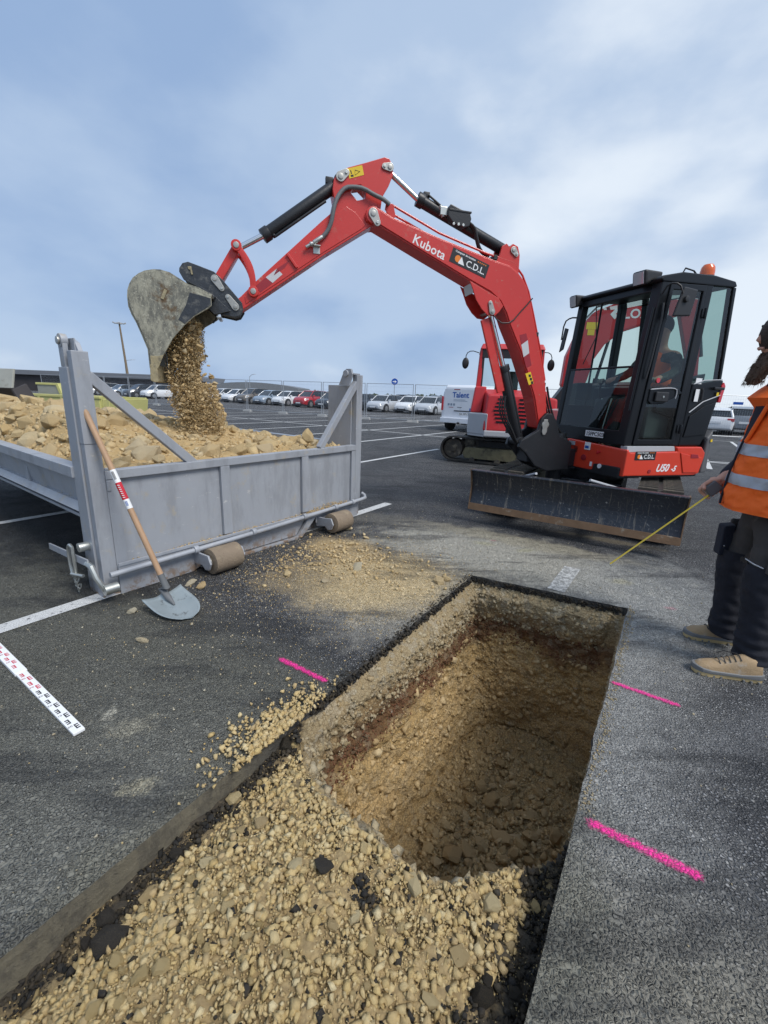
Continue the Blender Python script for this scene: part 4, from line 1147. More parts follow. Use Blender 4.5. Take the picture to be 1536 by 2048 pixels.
# engine cover behind the cab and counterweight
m = MB(FX)
m.prism([(-.66,.62),(-.66,-.88),(-.80,-.75),(-.93,-.40),(-.985,0),(-.96,.35),(-.86,.70),(-.74,.88)], .60, 1.02, 'xy'); m.build('counterweight', MAT['cab_black'], exc, .03, seg=3)
m = MB(FX); m.prism([(-.335,.93),(-.68,.93),(-.74,1.05),(-.805,1.47),(-.83,1.66),(-.77,1.66),(-.36,1.60),(-.345,1.3)], -.85, .862, T=None); rear = m.build('engine_cover', MAT['cab_black'], exc, .02, seg=3)
m = MB(FX); m.prism([(-.37,1.03),(-.69,1.06),(-.76,1.42),(-.60,1.38),(-.40,1.26)], .862, .874); m.build('side_hatch', MAT['cab_black'], exc, .008)
for P_ in ([(-.37,1.30),(-.55,1.42),(-.80,1.50)], [(-.35,1.60),(-.5,1.645),(-.78,1.665)]):
    MB(FX).tube([(a, .874, b) for a, b in P_], .006, 8).build('trim_line', MAT['light_grey_part'], exc, 0, True)
m = MB(FX); m.prism([(-.80,1.42),(-.845,1.42),(-.865,1.60),(-.83,1.64),(-.80,1.60)], .83, .872); m.build('tail_light', MAT['red_lens'], exc, .008)
MB(FX).box((-.82,.874,1.555),(-.66,.90,1.585)).build('hatch_latch', MAT['plastic_black'], exc, .008)
m = MB(FX); m.box((-.40,.875,1.42),(-.46,.878,1.55)); m.build('sticker', MAT['white_print'], exc)
m = MB(FX); m.box((-.38,.866,1.605),(-.47,.869,1.665)); m.build('sticker', MAT['white_print'], exc)
m = MB(FX); m.box((-.735,.876,1.49),(-.77,.879,1.53)); m.build('sticker', MAT['sticker_yellow'], exc)
m = MB(FX); m.tube([(-.50,.885,1.44),(-.485,.89,1.54),(-.47,.885,1.56)], .014, 8); m.build('grab_handle', MAT['plastic_black'], exc, 0, True)
m = MB(FX); m.hexa([(-.72,.60,.62),(-.86,.60,.62),(-.86,.88,.62),(-.745,.895,.62),(-.74,.60,1.10),(-.84,.60,1.12),(-.84,.87,1.12),(-.755,.885,1.02)]); m.build('rear_corner', MAT['grey_plastic'], exc, .02, seg=3)
MB(FX).box((-.80,.886,.98),(-.83,.89,1.01)).build('sticker', MAT['sticker_yellow'], exc)
# right-hand fuel/valve housing, mostly behind the boom
m = MB(FX); m.prism([(.42,.70),(.42,.95),(.20,1.25),(-.60,1.30),(-.62,.70)], -.86, -.32); m.build('side_housing', OR_, exc, .03, seg=3)

# --- cab: A (front), B (door rear), C (rear) lines on both sides; side at y=.85 left, -.25 right
CB = MAT['cab_black']
YL, YR = .85, -.25
def fx(z): return .46-.115*(z-.95)/1.6       # windscreen lean
A0, A1 = .95, 2.53
def beam(pts, w, h, name, mat=CB, bevel=.008, T=FX, parent=exc):
    m = MB(T)
    for a, b in zip(pts, pts[1:]):
        a = Vector(a); b = Vector(b); d_ = (b-a).normalized(); s_ = Vector((0, 1, 0)) if abs(d_.y) < .7 else Vector((1, 0, 0)); n_ = d_.cross(s_).normalized(); s_ = n_.cross(d_)
        m.hexa([a-s_*w/2-n_*h/2, a+s_*w/2-n_*h/2, a+s_*w/2+n_*h/2, a-s_*w/2+n_*h/2, b-s_*w/2-n_*h/2, b+s_*w/2-n_*h/2, b+s_*w/2+n_*h/2, b-s_*w/2+n_*h/2])
    return m.build(name, mat, parent, bevel)
# corner posts of the cab
m = MB(FX)
m.hexa([(.355,YL-.115,.93),(fx(.93),YL-.115,.93),(fx(.93),YL,.93),(.355,YL+.004,.93),(.24,YL-.115,2.55),(fx(2.55),YL-.115,2.55),(fx(2.55),YL,2.55),(.24,YL+.004,2.55)]); m.build('front_pillar', CB, exc, .015, seg=3)
m = MB(FX)
m.hexa([(.37,YR,.93),(fx(.93),YR,.93),(fx(.93),YR+.075,.93),(.37,YR+.075,.93),(.25,YR,2.50),(fx(2.5),YR,2.50),(fx(2.5),YR+.075,2.50),(.25,YR+.075,2.50)]); m.build('front_pillar', CB, exc, .015, seg=3)
for y0, y1 in ((YL-.07, YL+.004), (YR, YR+.07)):
    m = MB(FX); m.hexa([(-.345,y0,.93),(-.255,y0,.93),(-.255,y1,.93),(-.345,y1,.93),(-.355,y0,2.60),(-.265,y0,2.60),(-.265,y1,2.60),(-.355,y1,2.60)]); m.build('door_pillar', CB, exc, .01)
    m = MB(FX); m.hexa([(-.80,y0,1.63),(-.765,y0,1.63),(-.765,y1,1.63),(-.80,y1,1.63),(-.70,y0,2.59),(-.655,y0,2.59),(-.655,y1,2.59),(-.70,y1,2.59)]); m.build('rear_pillar', CB, exc, .008)
# lower front wall and window frame
m = MB(FX); m.hexa([(.40,YR+.02,.93),(fx(.93),YR+.02,.93),(fx(.93),YL-.09,.93),(.40,YL-.09,.93),(.40,YR+.02,1.085),(fx(1.08),YR+.02,1.085),(fx(1.08),YL-.09,1.085),(.40,YL-.09,1.085)]); m.build('front_sill', CB, exc, .008)
m = MB(FX); m.hexa([(.27,YR+.02,2.46),(fx(2.46),YR+.02,2.46),(fx(2.46),YL-.09,2.46),(.27,YL-.09,2.46),(.25,YR+.02,2.56),(fx(2.56)-.01,YR+.02,2.56),(fx(2.56)-.01,YL-.09,2.56),(.25,YL-.09,2.56)]); m.build('front_header', CB, exc, .012)
# windscreen glass: lower pane only (upper pane raised under the roof)
def pane(pts, name, mat='tinted_glass', T=FX, parent=exc):
    m = MB(T); m.quad(pts)
    return m.build(name, MAT[mat], parent)
pane([(fx(1.085)-.012,YR+.075,1.085),(fx(1.085)-.012,YL-.115,1.085),(fx(1.74)-.012,YL-.115,1.74),(fx(1.74)-.012,YR+.075,1.74)], 'windscreen')
pane([(.20,YR+.075,2.44),(.20,YL-.115,2.44),(-.25,YL-.115,2.50),(-.25,YR+.075,2.50)], 'windscreen')
beam([(fx(1.745)-.012,YR+.07,1.745),(fx(1.745)-.012,YL-.11,1.745)], .018, .022, 'windscreen_rail')
# roof
m = MB(FX)
m.prism([(.385,2.555),(.36,2.585),(.10,2.645),(-.35,2.665),(-.66,2.645),(-.70,2.60),(-.66,2.585),(.36,2.53)], YR-.01, YL+.012); m.build('roof', CB, exc, .016, seg=3)
m = MB(FX); m.tube([(.05,.80,2.645),(.02,.80,2.70),(-.10,.80,2.69),(-.16,.80,2.655)], .008, 6); m.build('roof_handle', CB, exc, 0, True)
# beacon
m = MB(FX); m.loft([[(-.40+r_*math.cos(2*math.pi*i/24), .72+r_*math.sin(2*math.pi*i/24), z) for i in range(24)] for r_, z in ((.068,2.69),(.068,2.735),(.062,2.775),(.045,2.80),(.012,2.81))]); bc = m.build('beacon', MAT['amber_lens'], exc, 0, True)
MB(FX).cyl((-.40,.72,2.64),(-.40,.72,2.694),.070, n=24).build('beacon_base', MAT['plastic_black'], bc, .003, True)
# door: frame, two panes, handle
DX0, DX1 = .355, -.25
def door_front(z): return .352-.105*(z-.95)/1.6
m = MB(FX)
outer_ = [(door_front(.94),.945),(DX1,.945),(DX1,2.56),(door_front(2.55),2.53)]
inner_ = [(door_front(1.0)-.05,1.0),(DX1+.05,1.0),(DX1+.04,2.50),(door_front(2.47)-.045,2.475)]
A_ = [[m._v((x_, y_, z)) for x_, z in P_] for P_ in (outer_, inner_) for y_ in (YL-.012, YL+.018)]
for i in range(4):
    j = (i+1) % 4
    m.bm.faces.new([A_[0][i], A_[0][j], A_[2][j], A_[2][i]]); m.bm.faces.new([A_[1][j], A_[1][i], A_[3][i], A_[3][j]])
    m.bm.faces.new([A_[0][j], A_[0][i], A_[1][i], A_[1][j]]); m.bm.faces.new([A_[2][i], A_[2][j], A_[3][j], A_[3][i]])
door = m.build('door', CB, exc, .006)
pane([(x_, YL+.004, z) for x_, z in ((inner_[0][0]+.005, .995), (DX1+.045, .995), (DX1+.045, 1.49), (door_front(1.49)-.045, 1.49))], 'window_pane', parent=door)
pane([(x_, YL+.004, z) for x_, z in ((door_front(1.52)-.045, 1.52), (DX1+.045, 1.52), (DX1+.035, 2.505), (door_front(2.47)-.04, 2.48))], 'window_pane', parent=door)
m = MB(FX); m.prism([(.27,1.40),(.27,1.52),(.20,1.545),(-.12,1.545),(-.20,1.50),(-.02,1.42),(.05,1.38),(.22,1.37)], YL+.008, YL+.03); m.build('door_bar', CB, door, .008)
m = MB(FX); m.box((.02,YL+.03,1.40),(.20,YL+.055,1.50)); lk = m.build('door_handle', MAT['plastic_black'], door, .012, seg=3)
m = MB(FX); m.tube([(.27,YL+.034,1.52),(.02,YL+.038,1.545),(-.09,YL+.038,1.54),(-.105,YL+.038,1.50),(-.10,YL+.036,1.44)], .006, 8, smooth_pts=1); m.build('door_trim', MAT['light_grey_part'], door, 0, True)
MB(FX).cyl((.10,YL+.055,1.45),(.10,YL+.060,1.45),.012, n=14).build('door_lock', MAT['zinc'], door, .001, True)
MB(FX).cyl((.165,YL+.008,1.615),(.165,YL+.013,1.615),.026, n=20).build('emergency_sticker', MAT['red_lens'], door, 0)
for z in (1.12, 2.30):
    MB(FX).cyl((-.285,YL+.03,z-.05),(-.285,YL+.03,z+.05),.016, n=12).box((-.30,YL+.006,z-.04),(-.24,YL+.028,z+.04)).build('door_hinge', CB, exc, .003, True)
MB(FX).tube([(.31,YL+.02,2.34),(.315,YL+.035,2.2),(.355,YL+.035,1.75),(.36,YL+.02,1.62)], .011, 8).build('grab_rail', MAT['plastic_black'], exc, 0, True)
MB(FX).tube([(fx(1.3)+.004,YL-.03,1.3),(fx(1.9)+.01,YL-.03,1.9),(fx(2.3)+.006,YL-.03,2.3)], .012, 8).build('front_rail', CB, exc, 0, True)
# rear quarter glass both sides, rear glass, right side glass
for y_ in (YL-.01, YR+.01):
    pane([(-.345,y_,1.61),(-.775,y_,1.66),(-.665,y_,2.59),(-.35,y_,2.61)], 'quarter_window')
pane([(-.775,YR+.07,1.66),(-.775,YL-.07,1.66),(-.665,YL-.07,2.59),(-.665,YR+.07,2.59)], 'rear_window')
pane([(.36,YR+.01,1.35),(-.25,YR+.01,1.30),(-.26,YR+.01,2.58),(.26,YR+.01,2.52)], 'side_window')
beam([(.02,YR+.01,1.32),(.0,YR+.01,2.56)], .02, .02, 'window_bar')
MB(FX).box((-.34,YR,.93),(.38,YR+.03,1.33)).build('side_wall', CB, exc, .005)
MB(FX).prism([(-.76,1.63),(.0,1.55),(.0,1.3),(-.4,1.2),(-.7,1.2)], YR+.08, YL-.08).build('rear_shelf', CB, exc, .02)
# work lights
def worklight(p, w=.11):
    p = Vector(p); m = MB(FX)
    m.hexa([p+Vector(q) for q in ((-.14,-w*.8,-.01),(.07,-w,-.08),(.07,w,-.08),(-.14,w*.8,-.01),(-.16,-w*.8,.07),(.10,-w,.06),(.10,w,.06),(-.16,w*.8,.07))]); wl_ = m.build('work_light', MAT['plastic_black'], exc, .03, seg=4)
    m = MB(FX); m.hexa([p+Vector(q) for q in ((.072,-w*.7,-.065),(.080,-w*.7,-.067),(.080,w*.7,-.067),(.072,w*.7,-.065),(.098,-w*.7,.042),(.106,-w*.7,.042),(.106,w*.7,.042),(.098,w*.7,.042))]); m.build('lamp_lens', MAT['lamp_glass'], wl_, .002)
worklight((.36,-.245,2.535), .062); worklight((.37,.66,2.595), .085)
# mirrors
m = MB(FX); m.tube([(.34,.86,2.42),(.36,.93,2.50),(.30,1.0,2.49),(.26,1.02,2.40)], .009, 8, smooth_pts=1); m.build('mirror_arm', MAT['plastic_black'], exc, 0, True)
m = MB(FX); m.hexa([(.31,.98,2.20),(.09,.98,2.22),(.09,1.01,2.22),(.31,1.01,2.20),(.235,.98,2.47),(.05,.98,2.46),(.05,1.01,2.46),(.235,1.01,2.47)]); mr_ = m.build('mirror', MAT['plastic_black'], exc, .02, seg=3)
MB(FX).cyl((.20,1.01,2.36),(.20,1.035,2.36),.03, n=12).build('mirror_joint', MAT['plastic_black'], mr_, .006, True)
m = MB(FX); m.tube([(.33,-.25,2.36),(.36,-.34,2.37),(.37,-.43,2.33),(.38,-.43,2.12)], .009, 8, smooth_pts=1); m.build('mirror_arm', MAT['plastic_black'], exc, 0, True)
m = MB(FX); m.hexa([(.37,-.44,1.97),(.39,-.44,1.97),(.40,-.36,2.0),(.38,-.36,2.0),(.35,-.41,2.26),(.37,-.41,2.26),(.38,-.34,2.24),(.36,-.34,2.24)]); mr_ = m.build('mirror', MAT['plastic_black'], exc, .012, seg=3)
# wiper
MB(FX).tube([(.36,.05,2.44),(.36,.12,2.1),(.40,.02,1.8)], .006, 6).build('wiper', MAT['plastic_black'], exc, 0, True)
# plate and lettering
TP = FX @ Matrix.Translation((.466,.30,.985)) @ Matrix(((0,0,1,0),(1,0,0,0),(0,1,0,0),(0,0,0,1)))   # x->left, y->up, z->forward
pl = MB(TP).box((0,0,0),(.265,.068,.004)).build('number_plate', MAT['white_print'], exc, .001)
text_obj('15FPC503', .062, TP @ Matrix.Translation((.012,.013,.0046)), MAT['black_print'], pl, bold=.0012)
TS = FX @ Matrix.Translation((0,.9055,0)) @ Matrix(((-1,0,0,0),(0,0,1,0),(0,1,0,0),(0,0,0,1)))       # x->back, y->up, z->outward
T0 = TS @ Matrix.Translation((.0,.655,.0008))
text_obj('U50', .115, T0, MAT['white_print'], ss_, shear=.35, bold=.003, spacing=.95)
text_obj('-5', .085, T0 @ Matrix.Translation((.235,0,0)), MAT['white_print'], ss_, shear=.35, bold=.003)
def cdl(T, s, parent):
    b_ = MB(T).box((0,0,0),(s,s*.31,.002)).build('rental_sign', MAT['black_print'], parent)
    MB(T).cyl((s*.19,s*.125,.002),(s*.19,s*.125,.003),s*.075, n=24).build('sign_disc', MAT['orange_print'], b_)
    MB(T).prism([(s*.22,s*.04),(s*.39,s*.04),(s*.27,s*.20)], .003, .0042, 'xy').build('sign_triangle', MAT['white_print'], b_)
    text_obj('C.D.L.', s*.20, T @ Matrix.Translation((s*.42,s*.055,.0024)), MAT['white_print'], b_, bold=s*.002)
    text_obj('Comptoir de location', s*.062, T @ Matrix.Translation((s*.08,s*.245,.0024)), MAT['white_print'], b_, bold=s*.0012)
    m = MB(T)
    for q in range(5):
        o_ = Matrix.Translation((s*(.70+.052*q), s*.262, .002)); m.prism([(math.sin(2*math.pi*i/10)*s*(.022 if i % 2 == 0 else .010), math.cos(2*math.pi*i/10)*s*(.022 if i % 2 == 0 else .010)) for i in range(10)], 0, .001, 'xy', o_)
    m.build('sign_stars', MAT['orange_print'], b_)['kind'] = 'stuff'
cdl(TS @ Matrix.Translation((-.34,.785,.0005)), .30, ss_)
TF_ = FX @ Matrix(((0,0,1,.475),(1,0,0,0),(0,1,0,0),(0,0,0,1)))
def fsk(y, z, w, h, mat='white_print', dx=0.0): 
    xx = .50-.04*(y-.13)/.735+.004+dx
    MB(FX).box((xx-.004,y,z),(xx+.002,y+w,z+h)).build('sticker', MAT[mat], fs_)
fsk(.10,.865,.10,.045,'light_grey_part'); fsk(.345,.835,.085,.085); fsk(.355,.85,.055,.03,'blue_print',.003); fsk(.455,.655,.03,.05); 
MB(FX).cyl((.484,.60,.675),(.494,.60,.675),.026, n=20).build('sticker', MAT['white_print'], fs_)
for q in range(4): MB(FX).box((.498,.19,.79+q*.018),(.504,.245,.798+q*.018)).build('vent_slot', MAT['black_print'], fs_)
MB(FX).cyl((.487,.355,.74),(.500,.355,.74),.035, n=18).build('cap', MAT['dark_red_print'], fs_, .003, True)
MB(FX).prism([(.53,.80),(.585,.83),(.575,.845),(.545,.83),(.54,.85)], .484, .494, 'yz').build('hook', MAT['red_lens'], fs_, .002)
# interior: seat, console, levers
m = MB(FX); m.box((-.46,.18,1.15),(.0,.66,1.34)); m.hexa([(-.55,.20,1.33),(-.47,.20,1.33),(-.47,.64,1.33),(-.55,.64,1.33),(-.64,.22,1.90),(-.55,.22,1.90),(-.55,.62,1.90),(-.64,.62,1.90)]); m.box((-.38,.12,.72),(-.04,.52,1.15)); m.build('seat', MAT['seat_green'], exc, .03, seg=3)
for y_ in (-.06, .62): MB(FX).box((-.30,y_,1.0),(.05,y_+.10,1.42)).build('console', MAT['grey_plastic'], exc, .02)
for y_ in (-.0, .67): MB(FX).tube([(.03,y_,1.40),(.06,y_,1.52),(.05,y_,1.60)], .014).ball((.05,y_,1.61),.026).build('joystick', MAT['plastic_black'], exc, 0, True)
MB(FX).box((-.34,YR+.03,.71),(.40,YL-.05,.74)).build('cab_floor', MAT['grey_plastic'], exc)
for y_ in (.20, .34): MB(FX).tube([(.28,y_,.74),(.26,y_,1.1),(.20,y_,1.42)], .010).build('travel_lever', MAT['zinc'], exc, 0, True)
MB(FX).box((.16,-.20,1.40),(.24,-.02,1.60)).build('display', MAT['plastic_black'], exc, .01)

# --- swing bracket
m = MB(FB)
poly = [(-.30,.58),(-.30,.90),(-.12,.98),(-.05,1.15),(.02,1.225),(.09,1.23),(.15,1.17),(.17,1.04),(.30,.96),(.38,.92),(.40,.84),(.30,.77),(.16,.62),(.0,.56)]
m.prism(poly, -.16, -.11).prism(poly, .11, .16); m.prism([(-.30,.60),(-.26,.95),(-.10,.9),(.0,.7),(.0,.58)], -.11, .11); m.box((.05,-.11,.66),(.25,.11,.80)); m.build('swing_bracket', BS, exc, .012)
MB(FB).cyl((-.22,0,.42),(-.22,0,1.0),.09, n=24).build('swing_post', BS, exc, .006, True)
m = MB(frame(XC, 200)); m.box((.45,-.22,.60),(.72,.22,.82)); m.build('boom_mount', BS, exc, .02)
MB(FB).cyl((.10,-.175,1.10),(.10,.175,1.10),.045, n=20).build('root_pin', MAT['pin_steel'], exc, .004, True)
m = MB(FB); m.prism([(.075,1.16),(.125,1.16),(.135,1.02),(.12,.985),(.09,.985),(.07,1.02)], .162, .176); m.build('pin_keeper', MAT['pin_steel'], exc, .006)
# --- boom
W = .12
boom_out = [(2.235,2.985),(2.18,3.02),(2.11,3.015),(1.99,2.963),(1.50,2.846),(.889,2.715),(.72,2.685),(.62,2.63),(.55,2.57),(.502,2.51),(.446,2.392),(.36,2.177),(.255,1.90),(.15,1.631),(.105,1.45),(.06,1.20),(.045,1.10),(.055,1.05),(.10,1.035),(.15,1.06),(.17,1.12),(.262,1.397),(.388,1.656),(.50,1.87),(.592,2.011),(.66,2.12),(.72,2.235),(.80,2.34),(.923,2.415),(1.15,2.497),(1.645,2.687),(2.132,2.88),(2.23,2.90),(2.25,2.94)]
m = MB(FB); m.prism(boom_out, -W+.012, W-.012); boom = m.build('boom', RP, exc, .006)
# proud side plates: narrower outline so an edge shows
def inset(P, d):
    n_ = len(P); out = []
    ar_ = sum(P[i][0]*P[(i+1) % n_][1]-P[(i+1) % n_][0]*P[i][1] for i in range(n_))
    s_ = 1 if ar_ > 0 else -1
    for i in range(n_):
        a, b, c_ = Vector(P[i-1]), Vector(P[i]), Vector(P[(i+1) % n_])
        n1 = Vector((-(b-a).y, (b-a).x)).normalized()*s_; n2 = Vector((-(c_-b).y, (c_-b).x)).normalized()*s_
        q = (n1+n2); q = q/max(.3, q.length_squared/2) if q.length > .01 else n1
        out.append(tuple(b+q*d))
    return out
P_in = inset(boom_out, .016)
for s0, s1 in ((-W, -W+.0118), (W-.0118, W)):
    MB(FB).prism(P_in, s0, s1).build('boom_side_plate', RP, boom, .003)
lug = [(.60,2.62),(.61,2.80),(.64,2.875),(.70,2.895),(.735,2.86),(.77,2.89),(.82,2.86),(.835,2.78),(.88,2.70)]
for s0 in (-.085, .06): MB(FB).prism(lug, s0, s0+.025).build('cylinder_lug', RP, boom, .004)
gus = [(1.16,2.50),(1.12,2.43),(1.07,2.33),(1.00,2.25),(.93,2.20),(.85,2.195),(.80,2.24),(.76,2.30),(.82,2.37)]
for s0 in (-W-.004, W-.008): MB(FB).prism(gus, s0, s0+.012).build('boom_gusset', RP, boom, .004)
MB(FB).prism([(1.13,2.49),(1.10,2.40),(1.06,2.42),(1.09,2.50)], -W+.02, W-.02).build('reflector_plate', MAT['silver_print'], boom, .002)
def keeper(a, b, r, y0, y1, parent, mat='pin_steel'):
    a = Vector(a); b = Vector(b); m = MB(FB); d_ = (b-a).normalized(); n_ = Vector((-d_.y, d_.x)); P_ = []
    for i in range(9): t = math.pi/2+math.pi*i/8; P_.append(tuple(a+d_*math.cos(t)*r+n_*math.sin(t)*r))
    for i in range(9): t = -math.pi/2+math.pi*i/8; P_.append(tuple(b+d_*math.cos(t)*r*.7+n_*math.sin(t)*r*.7))
    m.prism(P_, y0, y1); o_ = m.build('pin_keeper', MAT[mat], parent, .003)
    MB(FB).cyl((a.x, y1-.002, a.y),(a.x, y1+.008, a.y), r*.55, n=18).cyl((a.x, -y1, a.y),(a.x, y0, a.y), r*.45, n=14).build('pin', MAT[mat], o_, .002, True)
    MB(FB).cyl((b.x, y1-.002, b.y),(b.x, y1+.010, b.y), r*.32, n=6).build('bolt', MAT['zinc'], o_, .001)
keeper((2.175,2.963), (2.135,2.895), .045, W+.001, W+.014, exc)
MB(FB).cyl((2.17,-W-.008,2.955),(2.17,W+.0005,2.955),.07, n=28).build('pivot_boss', RP, boom, .004, True)
keeper((.69,2.835), (.655,2.80), .034, .086, .098, exc)
keeper((.885,2.235), (.915,2.315), .032, W+.006, W+.018, exc)
# steel pipes along the boom
for off_, y_ in ((0, .075), (0, -.075)):
    P_ = [(2.0,3.045),(1.97,3.06),(1.90,3.035),(1.504,2.893),(.996,2.775),(.667,2.72),(.547,2.612),(.455,2.465),(.371,2.265),(.22,1.88),(.12,1.58)]
    MB(FB).tube([(a, y_, b+.006) for a, b in P_], .011, 8).build('hydraulic_pipe', RP, boom, 0, True)
MB(FB).prism([(2.06,3.02),(2.05,3.075),(1.98,3.075),(1.95,2.97),(2.0,2.955)], .088, .098).build('pipe_bracket', RP, boom, .004)
for a, b in ((.88,2.76), (.30,2.07), (.13,1.55)): MB(FB).box((a-.02,-.09,b-.03),(a+.02,.09,b+.012)).build('pipe_clamp', MAT['hose_black'], boom, .003)
P_ = [(.431,2.402),(.50,2.32),(.554,2.261),(.62,2.18),(.68,2.142),(.76,2.135),(.824,2.167),(.87,2.21)]
MB(FB).tube([(a, W+.008, b) for a, b in P_], .0065, 8).build('cable', MAT['hose_black'], boom, 0, True)
# lettering on boom. frame running down the boom from the arm pivot end to the bend
def TBm(s, z, ang, y=W+.0006):
    # x axis points from the arm towards the cab, y up, z towards camera
    c_, s_ = math.cos(R(ang)), math.sin(R(ang)); return FB @ Matrix(((-c_, s_, 0, s), (0, 0, 1, y), (s_, c_, 0, z), (0,0,0,1)))
TK = TBm(1.79,2.775,-19.5)
text_obj('Kubota', .115, TK, MAT['white_print'], boom, bold=.0015, spacing=1.05)
cdl(TBm(1.398,2.655,-16.2), .42, boom)
def para(P_, mat, y, name='marking', parent=boom):
    MB(FB).prism(P_, y, y+.0015).build(name, MAT[mat], parent)
para([(.53,2.034),(.453,2.057),(.424,1.99),(.496,1.939)], 'dark_red_print', W+.0006)
para([(.496,1.939),(.424,1.99),(.388,1.86),(.452,1.815)], 'silver_print', W+.0006)
para([(.452,1.815),(.388,1.86),(.341,1.735),(.403,1.705)], 'dark_red_print', W+.0006)
para([(.406,1.645),(.343,1.667),(.287,1.548),(.345,1.527)], 'sticker_yellow', W+.0006, 'warning_sticker')
for q in range(3): para([(.365-.02*q,1.638-.035*q),(.338-.02*q,1.640-.035*q),(.333-.02*q,1.612-.035*q),(.360-.02*q,1.612-.035*q)], 'black_print', W+.0022, 'warning_symbol')
# boom cylinder
m = MB(FB); m.cyl((.845,0,2.255),(.60,0,1.66),.028, n=20); m.build('boom_cylinder_rod', MAT['chrome'], exc, 0, True)
m = MB(FB); m.cyl((.62,0,1.70),(.33,0,.92),.062, n=28).cyl((.63,0,1.72),(.605,0,1.66),.072, n=28).cyl((.34,-.09,.90),(.34,.09,.90),.05, n=20); m.cyl((.575,.05,1.66),(.33,.05,1.0),.016, n=10).box((.36,-.075,.98),(.46,-.0,1.10)); m.build('boom_cylinder_barrel', BS, exc, .003, True)
g0, g1 = Vector((.93,2.17)), Vector((.655,1.44))
d_ = (g1-g0).normalized(); n_ = Vector((-d_.y, d_.x))
MB(FB).prism([tuple(g0-n_*.05), tuple(g0+n_*.05), tuple(g1+n_*.045), tuple(g1-n_*.045)], .055, .085).prism([tuple(g0-n_*.05), tuple(g0-n_*.03), tuple(g1-n_*.03), tuple(g1-n_*.045)], -.07, .085).build('cylinder_guard', RP, exc, .006)
m = MB(FB)
for q in range(3): m.tube([(.64-.01*q,.06+.03*q,1.40),(.66-.02*q,.08+.02*q,1.22),(.52-.02*q,.08+.02*q,1.02),(.40,.07+.02*q,.88),(.25,.05+.03*q,.78)], .010, 8, smooth_pts=2)
m.build('hydraulic_hoses', MAT['hose_black'], exc, 0, True)['kind'] = 'stuff'
m = MB(FB)
for q in range(4): m.tube([(.10-.01*q,-.09+.05*q,1.52),(.02,-.08+.05*q,1.36),(-.06,-.08+.05*q,1.18),(-.16,-.07+.05*q,1.02),(-.30,-.06+.04*q,.95)], .012, 8, smooth_pts=2)
m.build('hydraulic_hoses', MAT['hose_black'], exc, 0, True)['kind'] = 'stuff'
# arm cylinder on top
m = MB(FB); m.cyl((2.02,0,3.37),(1.68,0,3.16),.026, n=20); m.build('arm_cylinder_rod', MAT['chrome'], exc, 0, True)
m = MB(FB); m.cyl((1.71,0,3.18),(.75,0,2.85),.052, n=28).cyl((1.72,0,3.185),(1.66,0,3.165),.064, n=28).cyl((.69,-.055,2.835),(.69,.055,2.835),.055, n=20); m.box((1.60,-.02,3.20),(1.66,.02,3.25)); m.build('arm_cylinder_barrel', BS, exc, .003, True)
m = MB(FB); m.prism([(1.43,3.115),(1.41,3.15),(1.20,3.09),(1.185,3.05),(1.20,2.985),(1.26,2.965),(1.38,3.00),(1.43,3.05)], .02, .10); vb = m.build('valve_box', BS, exc, .008)
MB(FB).box((1.19,-.03,3.095),(1.42,.105,3.11), Matrix.Translation((0,0,0))).build('valve_cover', BS, vb, .002)
MB(FB).box((1.43,.02,3.06),(1.50,.07,3.13)).cyl((1.46,.045,3.05),(1.50,.045,3.14),.018, n=10).build('valve_fitting', MAT['zinc'], vb, .003)
for q in range(3):
    MB(FB).cyl((1.37-.05*q,.10,2.985),(1.37-.05*q,.112,2.985),.012, n=10).build('fitting', MAT['zinc'], vb, .001)
m = MB(FB)
for q in range(2): m.tube([(1.21,.05+.03*q,3.03),(1.13,.05+.03*q,2.99),(1.10,.05+.03*q,2.90),(1.05,.04+.03*q,2.80),(.94,.03+.02*q,2.76)], .012, 8, smooth_pts=2)
m.tube([(1.62,.03,3.22),(1.55,.05,3.17),(1.48,.05,3.13)], .010, 8); m.build('cylinder_hoses', MAT['hose_black'], exc, 0, True)['kind'] = 'stuff'
# --- arm
AW = .085
head = [(2.534,3.201),(2.49,3.262),(2.403,3.309),(2.24,3.37),(2.075,3.435),(2.03,3.43),(1.995,3.38),(1.989,3.309),(2.03,3.21),(2.085,3.12),(2.095,3.03)]
arm_p = head + [(2.10,2.93),(2.16,2.885),(2.225,2.845),(2.6,2.60),(3.36,2.060),(3.42,2.035),(3.455,2.06),(3.445,2.11),(3.371,2.171),(3.23,2.313),(2.64,2.86),(2.56,2.93),(2.53,3.05),(2.545,3.12)]
# with the window cut: two halves round it
win = [(2.382,3.116),(2.348,3.175),(2.29,3.19),(2.235,3.15),(2.245,3.085),(2.318,3.062)]
bmx = bmesh.new(); 
def plate_hole(P_, Hh, y0, y1):
    """plate with a window, made with a triangle fill"""
    m = MB(FB); es = []
    rings = []
    for poly_ in (P_, Hh):
        vs_ = [m._v((a, y0, b)) for a, b in poly_]; rings.append(vs_)
        for i in range(len(vs_)): es.append(m.bm.edges.new((vs_[i], vs_[(i+1) % len(vs_)])))
    r_ = bmesh.ops.triangle_fill(m.bm, edges=es, use_beauty=True)
    dv = (FB.to_3x3() @ Vector((0, y1-y0, 0)))
    fs_b = [f for f in r_['geom'] if isinstance(f, bmesh.types.BMFace)]
    ex = bmesh.ops.extrude_face_region(m.bm, geom=fs_b)
    bmesh.ops.translate(m.bm, vec=dv, verts=[v for v in ex['geom'] if isinstance(v, bmesh.types.BMVert)])
    return m
arm = plate_hole(arm_p, win, -AW, AW).build('arm', RP, exc, .006)
